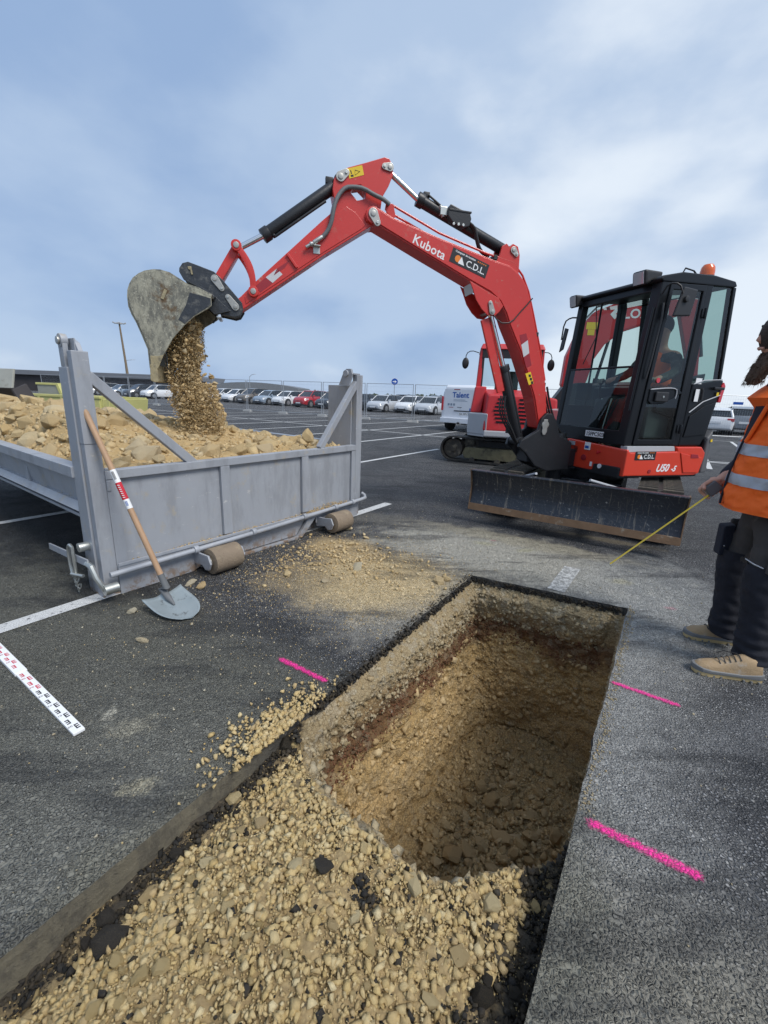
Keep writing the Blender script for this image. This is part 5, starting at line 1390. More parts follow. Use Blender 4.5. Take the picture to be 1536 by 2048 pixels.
for s0, s1 in ((AW, AW+.006), (-AW-.006, -AW)):
    MB(FB).prism([(2.56,2.90),(2.50,2.94),(2.42,3.0),(2.33,2.96),(2.24,2.87),(2.27,2.84),(2.62,2.61),(3.33,2.11),(3.34,2.165),(3.22,2.28),(2.65,2.82)], s0, s1).build('arm_side_plate', RP, arm, .003)
MB(FB).cyl((2.17,-AW-.02,2.955),(2.17,AW+.015,2.955),.058, n=24).build('pivot_boss', RP, arm, .004, True)
keeper((2.475,3.225), (2.425,3.262), .042, AW+.001, AW+.013, exc)
keeper((2.025,3.362), (2.075,3.36), .036, AW+.001, AW+.013, exc)
para([(2.417,3.295),(2.281,3.341),(2.262,3.269),(2.395,3.221)], 'sticker_yellow', AW+.0006, 'warning_sticker', arm)
MB(FB).tube([(2.345,AW+.003,3.315-.02),(2.30,AW+.003,3.30-.01),(2.345,AW+.003,3.255)], .0022, 4, closed=True).build('warning_symbol', MAT['black_print'], arm)
MB(FB).prism([(2.39,3.285),(2.382,3.288),(2.372,3.262),(2.38,3.259)], AW+.001, AW+.003).prism([(2.385,3.25),(2.36,3.258),(2.356,3.243),(2.38,3.236)], AW+.001, AW+.003).build('warning_symbol', MAT['black_print'], arm)
yy = AW+.0066
MB(FB).prism([(2.935,2.505),(2.975,2.445),(3.08,2.365),(3.05,2.425)], yy, yy+.001).build('marking', MAT['dark_red_print'], arm)
MB(FB).prism([(3.05,2.425),(2.985,2.445-.04),(3.09,2.295),(3.155,2.345)][:1]+[(3.0,2.385),(3.09,2.305),(3.15,2.345)], yy, yy+.001).build('marking', MAT['silver_print'], arm)
MB(FB).prism([(3.15,2.345),(3.09,2.305),(3.20,2.215),(3.245,2.26)], yy, yy+.001).build('marking', MAT['dark_red_print'], arm)
MB(FB).prism([(2.965,2.55),(2.945,2.56),(2.86,2.455),(2.88,2.445)], yy, yy+.02).build('arm_rib', RP, arm, .003)
# auxiliary hose and coupling on the arm
P_ = [(2.022,3.056),(2.09,3.09),(2.172,3.109),(2.27,3.15),(2.354,3.153),(2.43,3.14),(2.485,3.085),(2.525,3.01),(2.545,2.93),(2.558,2.85),(2.59,2.775),(2.64,2.72)]
MB(FB).tube([(a, AW+.035+.01*math.sin(i), b) for i, (a, b) in enumerate(P_)], .019, 12, smooth_pts=1).build('auxiliary_hose', MAT['hose_grey'], exc, 0, True)
cp = MB(FB).cyl((2.64,AW+.035,2.72),(2.72,AW+.035,2.665),.020, n=12).cyl((2.72,AW+.035,2.665),(2.79,AW+.035,2.62),.014, n=12).cyl((2.735,AW+.035,2.655),(2.75,AW+.035,2.645),.022, n=12).build('hose_coupling', MAT['zinc'], exc, .002, True)
MB(FB).box((2.66,AW+.007,2.585),(2.72,AW+.012,2.66)).box((2.66,AW+.012,2.64),(2.72,AW+.055,2.646)).build('coupling_bracket', MAT['zinc'], exc, .001)
# bucket cylinder
m = MB(FB); m.cyl((3.39,0,2.572),(3.12,0,2.73),.026, n=20).cyl((3.39,-.045,2.572),(3.39,.045,2.572),.048, n=20); m.build('bucket_cylinder_rod', MAT['chrome'], exc, 0, True)
m = MB(FB); m.cyl((3.15,0,2.708),(2.53,0,3.17),.052, n=28).cyl((3.165,0,2.697),(3.11,0,2.738),.062, n=28).cyl((2.475,-.05,3.215),(2.475,.05,3.215),.055, n=20); m.box((2.53,-.02,3.19),(2.60,.02,3.24))
m.cyl((3.06,.03,2.70),(2.60,.03,3.04),.013, n=10).cyl((3.06,.03,2.70),(3.09,.0,2.74),.018, n=10); m.build('bucket_cylinder_barrel', BS, exc, .003, True)
# links
def link(a, b, r, y0, y1, name, bend=0.0, mat=RP, w=None):
    a = Vector(a); b = Vector(b); d_ = (b-a).normalized(); n_ = Vector((-d_.y, d_.x)); w = w or r*.62; P1, P2_ = [], []
    L_ = (b-a).length; m = MB(FB); N = 10
    left, right = [], []
    for i in range(N+1):
        f = i/N; c_ = a+(b-a)*f+n_*bend*math.sin(math.pi*f); left.append(tuple(c_+n_*w)); right.append(tuple(c_-n_*w))
    m.prism(left+right[::-1], y0+.004, y1-.004)
    m.cyl((a.x,y0,a.y),(a.x,y1,a.y),r, n=24).cyl((b.x,y0,b.y),(b.x,y1,b.y),r, n=24)
    o_ = m.build(name, mat, exc, .003, True)
    for q in (a, b):
        MB(FB).cyl((q.x,y0-.006,q.y),(q.x,y1+.006,q.y),r*.55, n=18).build('pin', MAT['pin_steel'], o_, .002, True)
for y0 in (AW+.008, -AW-.038):
    link((3.391,2.572), (3.262,2.215), .045, y0, y0+.03, 'guide_link', -.045)
link((3.391,2.572), (3.571,2.285), .042, -.075, .075, 'bucket_link', 0, w=.034)
# quick coupler
cpoly = [(3.872,2.315),(3.868,2.345),(3.84,2.385),(3.795,2.400),(3.711,2.378),(3.587,2.343),(3.52,2.285),(3.363,2.110),(3.355,2.055),(3.39,2.00),(3.435,1.985),(3.60,2.01),(3.632,2.05),(3.665,2.165),(3.745,2.215),(3.84,2.255)]
m = MB(FB); m.prism(cpoly, .095, .115).prism(cpoly, -.115, -.095).prism(inset(cpoly, .012), -.095, .095); qc = m.build('quick_coupler', MAT['bucket_dark'], exc, .004)
keeper((3.584,2.285), (3.530,2.212), .033, .116, .126, exc); keeper((3.422,2.072), (3.482,2.148), .033, .116, .126, exc)
MB(FB).cyl((3.57,-.09,1.985),(3.57,.125,1.985),.022, n=16).build('safety_pin', MAT['chrome'], qc, .002, True)
MB(FB).tube([(3.585,.10,1.985),(3.60,.10,1.95),(3.625,.10,1.925)], .009, 6).build('coupler_hook', MAT['black_steel'], qc, 0, True)
MB(FB).prism([(3.80,2.36),(3.77,2.365),(3.76,2.30),(3.775,2.30),(3.78,2.335),(3.795,2.34)], .115, .125).build('coupler_eye', MAT['bucket_edge'], qc, .002)
# --- bucket
BW = .33
back = [(3.60,2.105),(3.70,2.150),(3.78,2.168),(3.915,2.243),(3.98,2.256),(4.03,2.253),(4.09,2.238),(4.134,2.215),(4.178,2.18),(4.205,2.137),(4.222,2.095),(4.229,2.048),(4.229,1.976),(4.212,1.92),(4.184,1.861),(4.15,1.76),(4.116,1.653),(4.114,1.50)]
mouth = [(4.067,1.50),(4.052,1.53),(4.007,1.613),(3.965,1.68),(3.928,1.743),(3.88,1.805),(3.827,1.857),(3.745,1.933),(3.632,2.003),(3.60,2.03)]
side_poly = back+mouth
m = MB(FB); m.strip(back[::-1] if False else back, -BW+.012, BW-.012, .016); bucket = m.build('bucket', MAT['bucket_steel'], exc, 0)
for y0, y1 in ((BW-.0115, BW), (-BW, -BW+.0115)):
    MB(FB).prism(side_poly, y0, y1).build('bucket_side', MAT['bucket_steel'], bucket, .002)
    # reinforcing strip along the mouth
    st_ = [(3.60,2.03),(3.632,2.003),(3.745,1.933),(3.827,1.857),(3.928,1.743),(4.007,1.613),(4.055,1.52),(4.105,1.52),(4.10,1.60),(4.045,1.70),(3.95,1.86),(3.81,2.05),(3.77,2.13),(3.70,2.118),(3.60,2.09)]
    yy0 = y1 if y1 > 0 else y0-.009
    MB(FB).prism(st_, yy0, yy0+.009).build('side_cutter', MAT['bucket_steel'], bucket, .003)
    MB(FB).prism([(3.605,2.035),(3.64,2.01),(3.745,1.94),(3.82,1.872),(3.87,1.90),(3.80,2.02),(3.765,2.115),(3.70,2.105),(3.605,2.085)], yy0+(.0092 if y1 > 0 else -.003), yy0+(.0122 if y1 > 0 else -.0002)).build('ear_plate', MAT['bucket_dark'], bucket, .001)
    MB(FB).prism([(4.112,1.60),(4.052,1.60),(4.007,1.613),(4.06,1.50),(4.115,1.50)], yy0, yy0+.0105).build('cutter_tip', MAT['bucket_edge'], bucket, .002)
MB(FB).prism([(4.122,1.53),(4.066,1.53),(4.066,1.39),(4.10,1.385),(4.127,1.40)], -BW-.012, BW+.012).build('bucket_lip', MAT['bucket_edge'], bucket, .005)
MB(FB).prism([(3.60,2.10),(3.70,2.13),(3.66,2.17),(3.58,2.13)], -.2, .2).build('bucket_hanger', MAT['bucket_dark'], bucket, .004)
for y0 in (-.14, .125): MB(FB).prism([(3.46,2.03),(3.60,1.99),(3.72,2.10),(3.80,2.18),(3.72,2.22),(3.60,2.15)], y0, y0+.015).build('bucket_ear', MAT['bucket_dark'], bucket, .003)
MB(FB).box((-.012,.0,-.04),(.012,.006,.04), Matrix.Translation((3.965,BW,2.085)) @ Matrix.Rotation(R(-25), 4, 'Y')).build('bucket_tag', MAT['bucket_edge'], bucket, .002)
# spill packed inside the bucket mouth
# ------------------------------------------------------------------ second excavator, seen from behind
X2 = Vector((2.75, 9.85, 0)); F2 = frame(X2, 80); F2U = frame(X2, 152.5)
ex2 = thing('excavator', X2, 'older all red excavator parked behind the working one, engine grille and grey corner towards us', 'excavator')
ORD = MAT['old_red_paint']
for yc in (-.72, .72):
    hl, zc, rr_ = 1.0, .29, .27; path = []
    for i in range(13): a = -math.pi/2+math.pi*i/12; path.append((hl+rr_*math.cos(a), zc+rr_*math.sin(a)))
    for i in range(13): a = math.pi/2+math.pi*i/12; path.append((-hl+rr_*math.cos(a), zc+rr_*math.sin(a)))
    inn = inset(path, .035); m = MB(F2U)
    V0 = [[m._v((p[0], yc+s_, p[1])) for p in P_] for P_, s_ in ((path, -.2), (path, .2), (inn, .2), (inn, -.2))]; n_ = len(path)
    for q in range(4):
        a_, b_ = V0[q], V0[(q+1) % 4]
        for i in range(n_): m.bm.faces.new([a_[i], a_[(i+1) % n_], b_[(i+1) % n_], b_[i]])
    tr = m.build('track', MAT['rubber'], ex2)
    MB(F2U).prism([(-.78,.10),(.72,.10),(.78,.20),(.72,.33),(-.78,.36)], yc-.13, yc+.13).build('track_frame', MAT['frame_mud'], ex2, .01)
    for x_ in (-hl, hl): MB(F2U).cyl((x_,yc-.12,zc),(x_,yc+.12,zc),.21, n=28).cyl((x_,yc-.14,zc),(x_,yc+.14,zc),.08, n=16).build('idler_wheel', MAT['track_mud'], ex2, .004, True)
    for x_ in (-.55, 0, .55): MB(F2U).cyl((x_,yc-.15,.07),(x_,yc+.15,.07),.06, n=16).build('track_roller', MAT['track_mud'], ex2, 0, True)
MB(F2U).box((-.5,-.6,.28),(.5,.6,.48)).build('undercarriage_frame', BS, ex2, .01)
MB(F2).cyl((0,0,.46),(0,0,.66),.42, n=32).build('slew_ring', BS, ex2, .004, True)
MB(F2).prism([(-.95,-.6),(-.95,.6),(-.6,.92),(.75,.92),(.9,.4),(.9,-.6),(.75,-.92),(-.6,-.92)], .60, .72, 'xy').build('deck', MAT['light_grey_part'], ex2, .01)
# rear hood with grille
m = MB(F2); m.hexa([(-1.0,-.62,.73),(-.2,-.72,.73),(-.2,.72,.73),(-1.0,.62,.73),(-.93,-.58,1.46),(-.2,-.68,1.58),(-.2,.68,1.58),(-.93,.58,1.46)]); hood = m.build('rear_hood', ORD, ex2, .05, seg=4)
for s_ in (-1, 1):
    for q in range(7):
        z = .90+q*.075; w0 = .05; w1 = .44-.012*abs(q-3)*2
        xx = -1.0+.07*(z-.73)/.73-.004
        m = MB(F2); a_, b_ = sorted((s_*w0, s_*w1)); m.hexa([(xx-.004,a_,z),(xx+.02,a_,z),(xx+.02,b_,z),(xx-.004,b_,z),(xx+.0,a_,z+.036),(xx+.02,a_,z+.036),(xx+.02,b_,z+.036),(xx+.0,b_,z+.036)]); m.build('grille_slot', MAT['black_print'], hood)
        MB(F2).box((xx-.02,a_,z+.038),(xx+.01,b_,z+.050)).build('grille_fin', ORD, hood, .002)
for s_ in (-1, 1):
    m = MB(F2); P_ = [(-1.02,s_*.55),(-.62,s_*.92),(-.42,s_*.94),(-.42,s_*.70),(-.9,s_*.55)]
    m.prism(P_ if s_ > 0 else P_[::-1], .64, 1.08, 'xy'); m.build('counterweight_corner', MAT['light_grey_part'], ex2, .03, seg=3)
MB(F2).box((-1.03,-.6,.62),(-.8,.6,.74)).build('rear_bumper', MAT['light_grey_part'], ex2, .02)
m = MB(F2); m.hexa([(-.62,.68,1.08),(.1,.70,1.08),(.1,.90,1.08),(-.62,.90,1.08),(-.55,.60,1.62),(.1,.60,1.62),(.1,.84,1.62),(-.55,.84,1.62)]); m.build('side_cover', ORD, ex2, .04, seg=3)
m = MB(F2); m.hexa([(-.6,-.90,.73),(.9,-.90,.73),(.9,-.45,.73),(-.6,-.45,.73),(-.5,-.86,1.42),(.8,-.84,1.20),(.8,-.5,1.20),(-.5,-.5,1.50)]); m.build('side_cover', ORD, ex2, .05, seg=3)
TB2 = F2 @ Matrix(((0,0,-1,-.985),(-1,0,0,0),(0,1,0,0),(0,0,0,1)))
MB(F2).box((-.955,.12,1.37),(-.948,.22,1.41)).build('sticker', MAT['white_print'], hood)
text_obj('LOX', .17, TB2 @ Matrix.Translation((.22,1.30,-.035)), MAT['white_print'], hood, bold=.003)
# cab 2
for (x_, y_) in ((-.12,.78),(-.12,-.52),(1.15,.78),(1.15,-.52)):
    m = MB(F2); m.hexa([(x_-.05,y_-.05,1.5 if x_ < 0 else .8),(x_+.05,y_-.05,1.5 if x_ < 0 else .8),(x_+.05,y_+.05,1.5 if x_ < 0 else .8),(x_-.05,y_+.05,1.5 if x_ < 0 else .8),(x_*.93-.04,y_*.95-.04,2.44),(x_*.93+.04,y_*.95-.04,2.44),(x_*.93+.04,y_*.95+.04,2.44),(x_*.93-.04,y_*.95+.04,2.44)]); m.build('cab_pillar', ORD, ex2, .012)
MB(F2).hexa([(-.2,-.55,2.40),(1.18,-.55,2.40),(1.18,.80,2.40),(-.2,.80,2.40),(-.12,-.5,2.52),(1.1,-.5,2.52),(1.1,.75,2.52),(-.12,.75,2.52)]).build('cab_roof', ORD, ex2, .03, seg=3)
MB(F2).box((-.17,-.50,2.22),(-.13,.74,2.40)).build('window_frame', MAT['plastic_black'], ex2, .01)
for y_ in (-.46, .69): MB(F2).box((-.16,y_,1.58),(-.13,y_+.05,2.25)).build('window_frame', MAT['plastic_black'], ex2, .004)
def spane(pts, parent, T, name='window_pane', mat='clear_glass'):
    m = MB(T); m.quad(pts); return m.build(name, MAT[mat], parent)
spane([(-.145,-.42,1.6),(-.145,.70,1.6),(-.13,.68,2.25),(-.13,-.40,2.25)], ex2, F2)
spane([(-.1,.80,1.5),(1.15,.80,1.3),(1.1,.76,2.4),(-.1,.76,2.4)], ex2, F2)
spane([(-.1,-.54,1.5),(1.15,-.54,1.3),(1.1,-.5,2.4),(-.1,-.5,2.4)], ex2, F2)
MB(F2).box((.15,-.1,1.1),(.30,.4,1.98)).build('seat', MAT['seat_green'], ex2, .04, seg=3)
for y_, s_ in ((.80, 1), (-.56, -1)):
    MB(F2).tube([(.85,y_,2.42),(.85,y_+s_*.18,2.47),(.85,y_+s_*.30,2.40),(.85,y_+s_*.30,2.20)], .010, 6, smooth_pts=1).build('mirror_arm', MAT['plastic_black'], ex2, 0, True)
    m = MB(F2); c_ = (.86, y_+s_*.30, 2.18); m.ball(c_, .13, sub=3, sc=(.30, .62, 1.0)); m.build('mirror', MAT['plastic_black'], ex2, 0, True)
# boom 2
FB2 = frame(Vector((4.0, 10.15, 0)), -10)
b2 = [(.0,1.55),(-.12,1.75),(-.10,2.35),(.08,2.90),(.35,3.25),(.75,3.42),(1.3,3.50),(1.85,3.50),(2.15,3.46),(2.22,3.30),(2.10,3.22),(1.8,3.12),(1.35,3.0),(.95,2.86),(.65,2.60),(.48,2.30),(.40,1.85),(.30,1.55)]
MB(FB2).prism([(-.55,.65),(-.60,1.0),(-.30,1.35),(-.05,1.75),(.28,1.8),(.42,1.5),(.5,.95),(.4,.65)], -.2, .2).build('swing_bracket', BS, ex2, .02)
bo2 = MB(FB2).prism(b2, -.13, .13).build('boom', ORD, ex2, .012)
for s0 in (-.137, .1305): MB(FB2).prism(inset(b2, .035), s0, s0+.0065).build('boom_side_plate', ORD, bo2, .002)
T_ = FB2 @ Matrix.Translation((0,-.1385,0)) @ Matrix(((1,0,0,0),(0,0,-1,0),(0,1,0,0),(0,0,0,1)))
text_obj('LOXAM', .25, T_ @ Matrix.Translation((.93,3.12,0)) @ Matrix.Rotation(R(3), 4, 'Z'), MAT['white_print'], bo2, bold=.006, extrude=.001)
MB(T_).prism([(.66,3.20),(.76,3.10),(.81,3.16),(.77,3.21),(.81,3.26),(.76,3.32)], 0, .002, 'xy').build('emblem', MAT['white_print'], bo2)
MB(T_).box((.22,2.90,0),(.44,3.04,.002)).box((.26,2.78,0),(.40,2.895,.002)).build('warning_sticker', MAT['sticker_yellow'], bo2)
m = MB(FB2); m.cyl((.55,0,1.0),(.62,0,1.9),.06).cyl((.62,0,1.9),(.75,0,2.7),.032); m.build('boom_cylinder', BS, ex2, .002, True)
m = MB(FB2); m.prism([(2.05,3.55),(2.35,3.50),(2.50,2.85),(2.62,1.95),(2.50,1.90),(2.20,2.75),(2.02,3.25)], -.08, .08); m.build('arm', ORD, ex2, .01)
m = MB(FB2); m.cyl((1.6,0,3.66),(2.35,0,3.58),.05).cyl((1.5,0,3.55),(1.62,0,3.72),.04); m.build('arm_cylinder', BS, ex2, .002, True)
m = MB(FB2); m.cyl((2.42,.0,3.2),(2.62,0,2.4),.045).prism([(2.5,2.0),(2.66,2.05),(2.66,1.75),(2.55,1.5),(2.3,1.45),(2.2,1.6),(2.4,1.75)], -.28, .28); m.build('digging_bucket', MAT['bucket_dark'], ex2, .01)
MB(FB2).tube([(.05,-.08,2.95),(.4,-.10,3.36),(.9,-.10,3.52),(1.5,-.08,3.60)], .016).tube([(.05,.0,2.95),(.4,.0,3.36),(.9,.0,3.52),(1.5,.0,3.60)], .016).build('hydraulic_hoses', MAT['hose_grey'], ex2, 0, True)['kind'] = 'stuff'

# ------------------------------------------------------------------ cars
def ring(x, hw, zb, zm, zt, wt): return [(x,-hw*.96,zb),(x,hw*.96,zb),(x,hw,zm),(x,wt,zt),(x,0,zt+.02),(x,-wt,zt),(x,-hw,zm)]
def make_car(paint, suv=0.0, name='parked_car', hatch=True):
    root = thing(name, (0,0,0), '', 'car'); P = MAT['car_'+paint]; H_ = suv
    m = MB(); zb = .22+H_*.06
    S_ = [(-2.02,.70,.35,.55,.72,.62),(-1.95,.82,zb+.05,.62,.93,.74),(-1.5,.88,zb,.66,.95,.80),(-.6,.89,zb,.66,.94,.80),(.6,.89,zb,.66,.93,.80),(1.15,.88,zb,.65,.90,.78),(1.70,.84,zb,.60,.82,.70),(1.95,.76,zb+.03,.52,.70,.60),(2.06,.60,.32,.45,.56,.45)]
    m.loft([ring(x, hw, b_, mm_+H_*.08, t_+H_*.13, wt) for x, hw, b_, mm_, t_, wt in S_]); body = m.build('body', P, root, .02, True)
    zt = 1.40+H_*.17; zb2 = .92+H_*.12
    def gr(x, w, z): return [(x,-w,z),(x,w,z)]
    m = MB(); G = [(-1.88 if hatch else -1.4,.70,zb2),(-1.55,.62,zt-.10),(-1.2,.60,zt),(.0,.60,zt+.03),(.55,.59,zt-.02),(1.22,.70,zb2-.03)]
    base = [(-1.90,.74),(-1.55,.77),(-1.2,.78),(.0,.79),(.55,.78),(1.25,.72)]
    m.loft([[(G[i][0],-base[i][1],zb2-.03),(G[i][0],base[i][1],zb2-.03),(G[i][0],G[i][1],G[i][2]),(G[i][0],-G[i][1],G[i][2])] for i in range(6)]); m.build('windows', MAT['car_glass'], root, .01, True)
    m = MB(); m.loft([[(x,-w,z-.015),(x,w,z-.015),(x,w*.96,z+.018),(x,-w*.96,z+.018)] for x, w, z in ((-1.62,.61,zt-.115),(-1.2,.60,zt),(.0,.60,zt+.03),(.56,.59,zt-.02),(.62,.585,zt-.05))]); m.build('roof', P, root, .006, True)
    for s_ in (-1, 1):
        for (xa, za, ya), (xb, zb_, yb), r_ in (((1.22,zb2-.03,.73),(.56,zt-.03,.595),.035), ((-1.86,zb2,.73),(-1.55,zt-.10,.615),.06), ((-.45,zb2,.785),(-.5,zt+.01,.61),.03)):
            MB().cyl((xa,s_*ya,za),(xb,s_*yb,zb_),r_, n=6).build('window_pillar', P if r_ != .03 else MAT['plastic_black'], root, 0, True)
        m = MB(); m.hexa([(.82,s_*.82,zb2+.0),(.98,s_*.82,zb2+.0),(.98,s_*1.0,zb2+.02),(.82,s_*1.0,zb2+.02),(.84,s_*.82,zb2+.13),(.94,s_*.82,zb2+.11),(.94,s_*1.0,zb2+.13),(.84,s_*1.0,zb2+.14)]); m.build('wing_mirror', P, root, .02)
        m = MB(); m.hexa([(1.72,s_*.50,.60+H_*.08),(2.03,s_*.42,.58+H_*.08),(1.90,s_*.76,.60+H_*.08),(1.60,s_*.845,.62+H_*.08),(1.62,s_*.50,.74+H_*.1),(1.92,s_*.42,.68+H_*.1),(1.80,s_*.74,.72+H_*.1),(1.5,s_*.81,.76+H_*.1)]); m.build('headlight', MAT['lamp_glass'], root, .008)
        m = MB(); m.box((-2.0,s_*.50 if s_ > 0 else -.80,.72),(-1.90,.80 if s_ > 0 else s_*.50,.88)); m.build('tail_light', MAT['red_lens'], root, .01)
        for x_ in (1.28, -1.28):
            MB().cyl((x_,s_*.66,.34),(x_,s_*.905,.34),.375, n=28).build('wheel_arch', MAT['plastic_black'], root, .004, True)
            w_ = MB().cyl((x_,s_*.68,.315),(x_,s_*.915,.315),.315, n=28).build('wheel', MAT['tyre'], root, .02, True)
            MB().cyl((x_,s_*.91,.315),(x_,s_*.925,.315),.20, n=20).build('rim', MAT['wheel_rim'], w_, .004, True)
    m = MB(); m.hexa([(2.02,-.42,.28),(2.075,-.42,.28),(2.075,.42,.28),(2.02,.42,.28),(1.95,-.48,.56+H_*.08),(2.035,-.42,.56+H_*.08),(2.035,.42,.56+H_*.08),(1.95,.48,.56+H_*.08)]); m.build('grille', MAT['plastic_black'], root, .01)
    MB().box((2.06,-.26,.36),(2.085,.26,.47)).build('number_plate', MAT['white_print'], root, .002)
    MB().box((-2.05,-.26,.60),(-1.98,.26,.71)).build('number_plate', MAT['white_print'], root, .002)
    MB().box((1.7,-.75,.17),(2.03,.75,.27)).build('bumper_lip', MAT['plastic_black'], root, .02)
    return root
_cars = {}
def car_at(x, y, rz, paint, suv, label, group='cars parked in the row beyond the site fence'):
    key = (paint, suv)
    if key not in _cars: _cars[key] = c_ = make_car(paint, suv); 
    else: c_ = copy_tree(_cars[key])
    c_.location = (x, y, 0); c_.rotation_euler = (0, 0, R(rz)); c_['label'] = label; c_['group'] = group
    if 'off' in c_: del c_['off']
    return c_
ROW = [
 (3.7, 35.0, 'silver', 0, 'silver grey hatchback parked just left of the white van'),
 (2.5-.35, 36.6, 'white', 0, 'silver white hatchback behind the fence post, left of the silver grey hatchback'),
 (-.2, 36.9, 'silver', 0, 'silver hatchback parked right of the tall right-hand post of the skip'),
 (-2.6, 38.6, 'dark', 0, 'dark car half hidden behind the tall right-hand post of the skip'),
 (-5.0, 39.6, 'dark', 0, 'black hatchback parked just left of the tall right-hand post of the skip'),
 (-7.3, 41.0, 'red', .7, 'red crossover, the only red one in the row of parked cars'),
 (-9.9, 43.2, 'white', 0, 'small white car parked left of the red crossover'),
 (-12.0, 44.0, 'bluegrey', 0, 'blue grey car parked between a small white car and a dark brown one'),
 (-14.1, 45.2, 'brown', .7, 'dark brown tall car parked left of the blue grey car'),
 (-16.5, 47.6, 'white', 0, 'white hatchback parked left of the dark brown tall car'),
 (-18.9, 49.6, 'white', 0, 'white hatchback parked nearest to the falling soil, on its right'),
 (-21.2, 51.5, 'grey', 0, 'grey car mostly hidden behind the falling soil'),
 (-26.4, 49.5, 'white', .7, 'white crossover parked just left of the bucket lip'),
 (-28.9, 50.4, 'dark', .7, 'dark car parked left of the white crossover near the brown mast'),
 (-32.0, 52.0, 'bluegrey', 0, 'pale blue car seen through the left brace of the skip'),
 (-37.0, 56.0, 'white', .7, 'white car seen just right of the left post of the skip'),
]
for x, y, pt, sv, lb in ROW: car_at(x*1.0, y+1.6, -123+rg_.uniform(-2, 2), pt, sv, lb)
car_at(18.9, 25.6, 57, 'white', 0, 'white car seen between the black cab and the orange vest, farther left', 'cars parked on the right beyond the cab')
car_at(20.9, 26.1, 57, 'grey', .7, 'grey crossover with red tail light beside the orange vest', 'cars parked on the right beyond the cab')
car_at(23.4, 26.6, 57, 'silver', 0, 'silver car behind the man in the orange vest', 'cars parked on the right beyond the cab')
# second row, roofs only
for i, (x, y, pt) in enumerate(((4.8,44,'dark'),(1.6,46,'dark'),(9.2,44,'white'))):
    car_at(x, y, -123, pt, .7, ('dark tall car with roof showing above the silver hatchbacks', 'dark car farther back, behind the silver hatchback by the skip post', 'white car farther back beyond the white van')[i], 'cars in the second row')

# ------------------------------------------------------------------ white van
V0 = Vector((4.45, 20.3, 0)); FV = frame(V0, 52)
van = thing('van', V0, 'white panel van seen from behind with blue lettering on its rear doors', 'van')
VW = MAT['van_white']; hw = .94
m = MB(FV); m.loft([[(x,-w,zb),(x,w,zb),(x,w*1.01,1.0),(x,w*.96,1.55),(x,w*.82,zt),(x,-w*.82,zt),(x,-w*.96,1.55),(x,-w*1.01,1.0)] for x, w, zb, zt in ((-2.3,.90,.38,1.80),(-2.2,.94,.34,1.90),(0,.95,.34,1.93),(1.1,.95,.34,1.90),(1.5,.93,.34,1.78),(2.0,.9,.34,1.25),(2.55,.8,.34,.95),(2.7,.68,.4,.8))]); vb_ = m.build('body', VW, van, .03, True)
for s_ in (-1, 1):
    MB(FV).box((-2.312,min(s_*.01,s_*.80),.52),(-2.296,max(s_*.01,s_*.80),1.74)).build('rear_door', VW, van, .01)
    MB(FV).box((-2.325,min(s_*.84,s_*.93),.85),(-2.22,max(s_*.84,s_*.93),1.42)).build('tail_light', MAT['red_lens'], van, .012)
    for x_ in (-1.6, 1.65):
        w_ = MB(FV).cyl((x_,s_*.72,.33),(x_,s_*.955,.33),.33, n=28).build('wheel', MAT['tyre'], van, .02, True); MB(FV).cyl((x_,s_*.94,.33),(x_,s_*.965,.33),.2, n=20).build('rim', MAT['wheel_rim'], w_, .004, True)
    MB(FV).box((1.2,min(s_*.95,s_*1.13),1.12),(1.32,max(s_*.95,s_*1.13),1.36)).build('wing_mirror', MAT['plastic_black'], van, .02)
MB(FV).box((-2.42,-.90,.34),(-2.25,.90,.56)).build('rear_bumper', VW, van, .03, seg=3)
MB(FV).box((-2.33,-.62,.83),(-2.313,.30,.87)).build('door_recess', MAT['plastic_black'], van, .005)
MB(FV).box((-2.318,.08,1.70),(-2.30,.36,1.735)).build('brake_light', MAT['dark_red_print'], van, .003)
np_ = MB(FV).box((-2.322,-.48,.68),(-2.313,.06,.80)).build('number_plate', MAT['white_print'], van, .002)
MB(FV).box((-2.35,-.35,.30),(-2.28,-.1,.36)).cyl((-2.55,-.03,.36),(-2.40,-.03,.36),.04).build('tow_hitch', MAT['plastic_black'], van, .005)
MB(FV).box((1.35,-.80,1.28),(1.98,.80,1.66)).build('windscreen', MAT['car_glass'], van, .06)
TVb = FV @ Matrix(((0,0,-1,-2.3135),(-1,0,0,0),(0,1,0,0),(0,0,0,1)))
text_obj('Talent', .30, TVb @ Matrix.Translation((-.42,1.40,0)), MAT['blue_print'], vb_, bold=.008, extrude=.002)
text_obj('AB-C27-LTG'[0:0]+'HA 237 LTG', .10, TVb @ Matrix.Translation((-.035,.70,.0095)), MAT['black_print'], np_, bold=.002)
for i, w_ in enumerate((.55, .55)): MB(TVb).box((-.35,1.30-i*.05,.0),(-.35+w_+i*.1,1.315-i*.05,.003)).build('small_print', MAT['car_bluegrey'], vb_)
for q in range(3): MB(TVb).box((-.62+q*.13,1.06,.0),(-.53+q*.13,1.15,.003)).build('small_print', MAT['car_bluegrey'], vb_)
MB(TVb).box((.42,.80,.0),(.60,.98,.003)).build('small_print', MAT['blue_print'], vb_)
MB(TVb).box((-.56,.98,.0),(-.34,1.0,.003)).build('small_print', MAT['dark_red_print'], vb_); MB(TVb).box((-.16,.99,.0),(.06,1.01,.003)).build('small_print', MAT['plastic_black'], vb_)

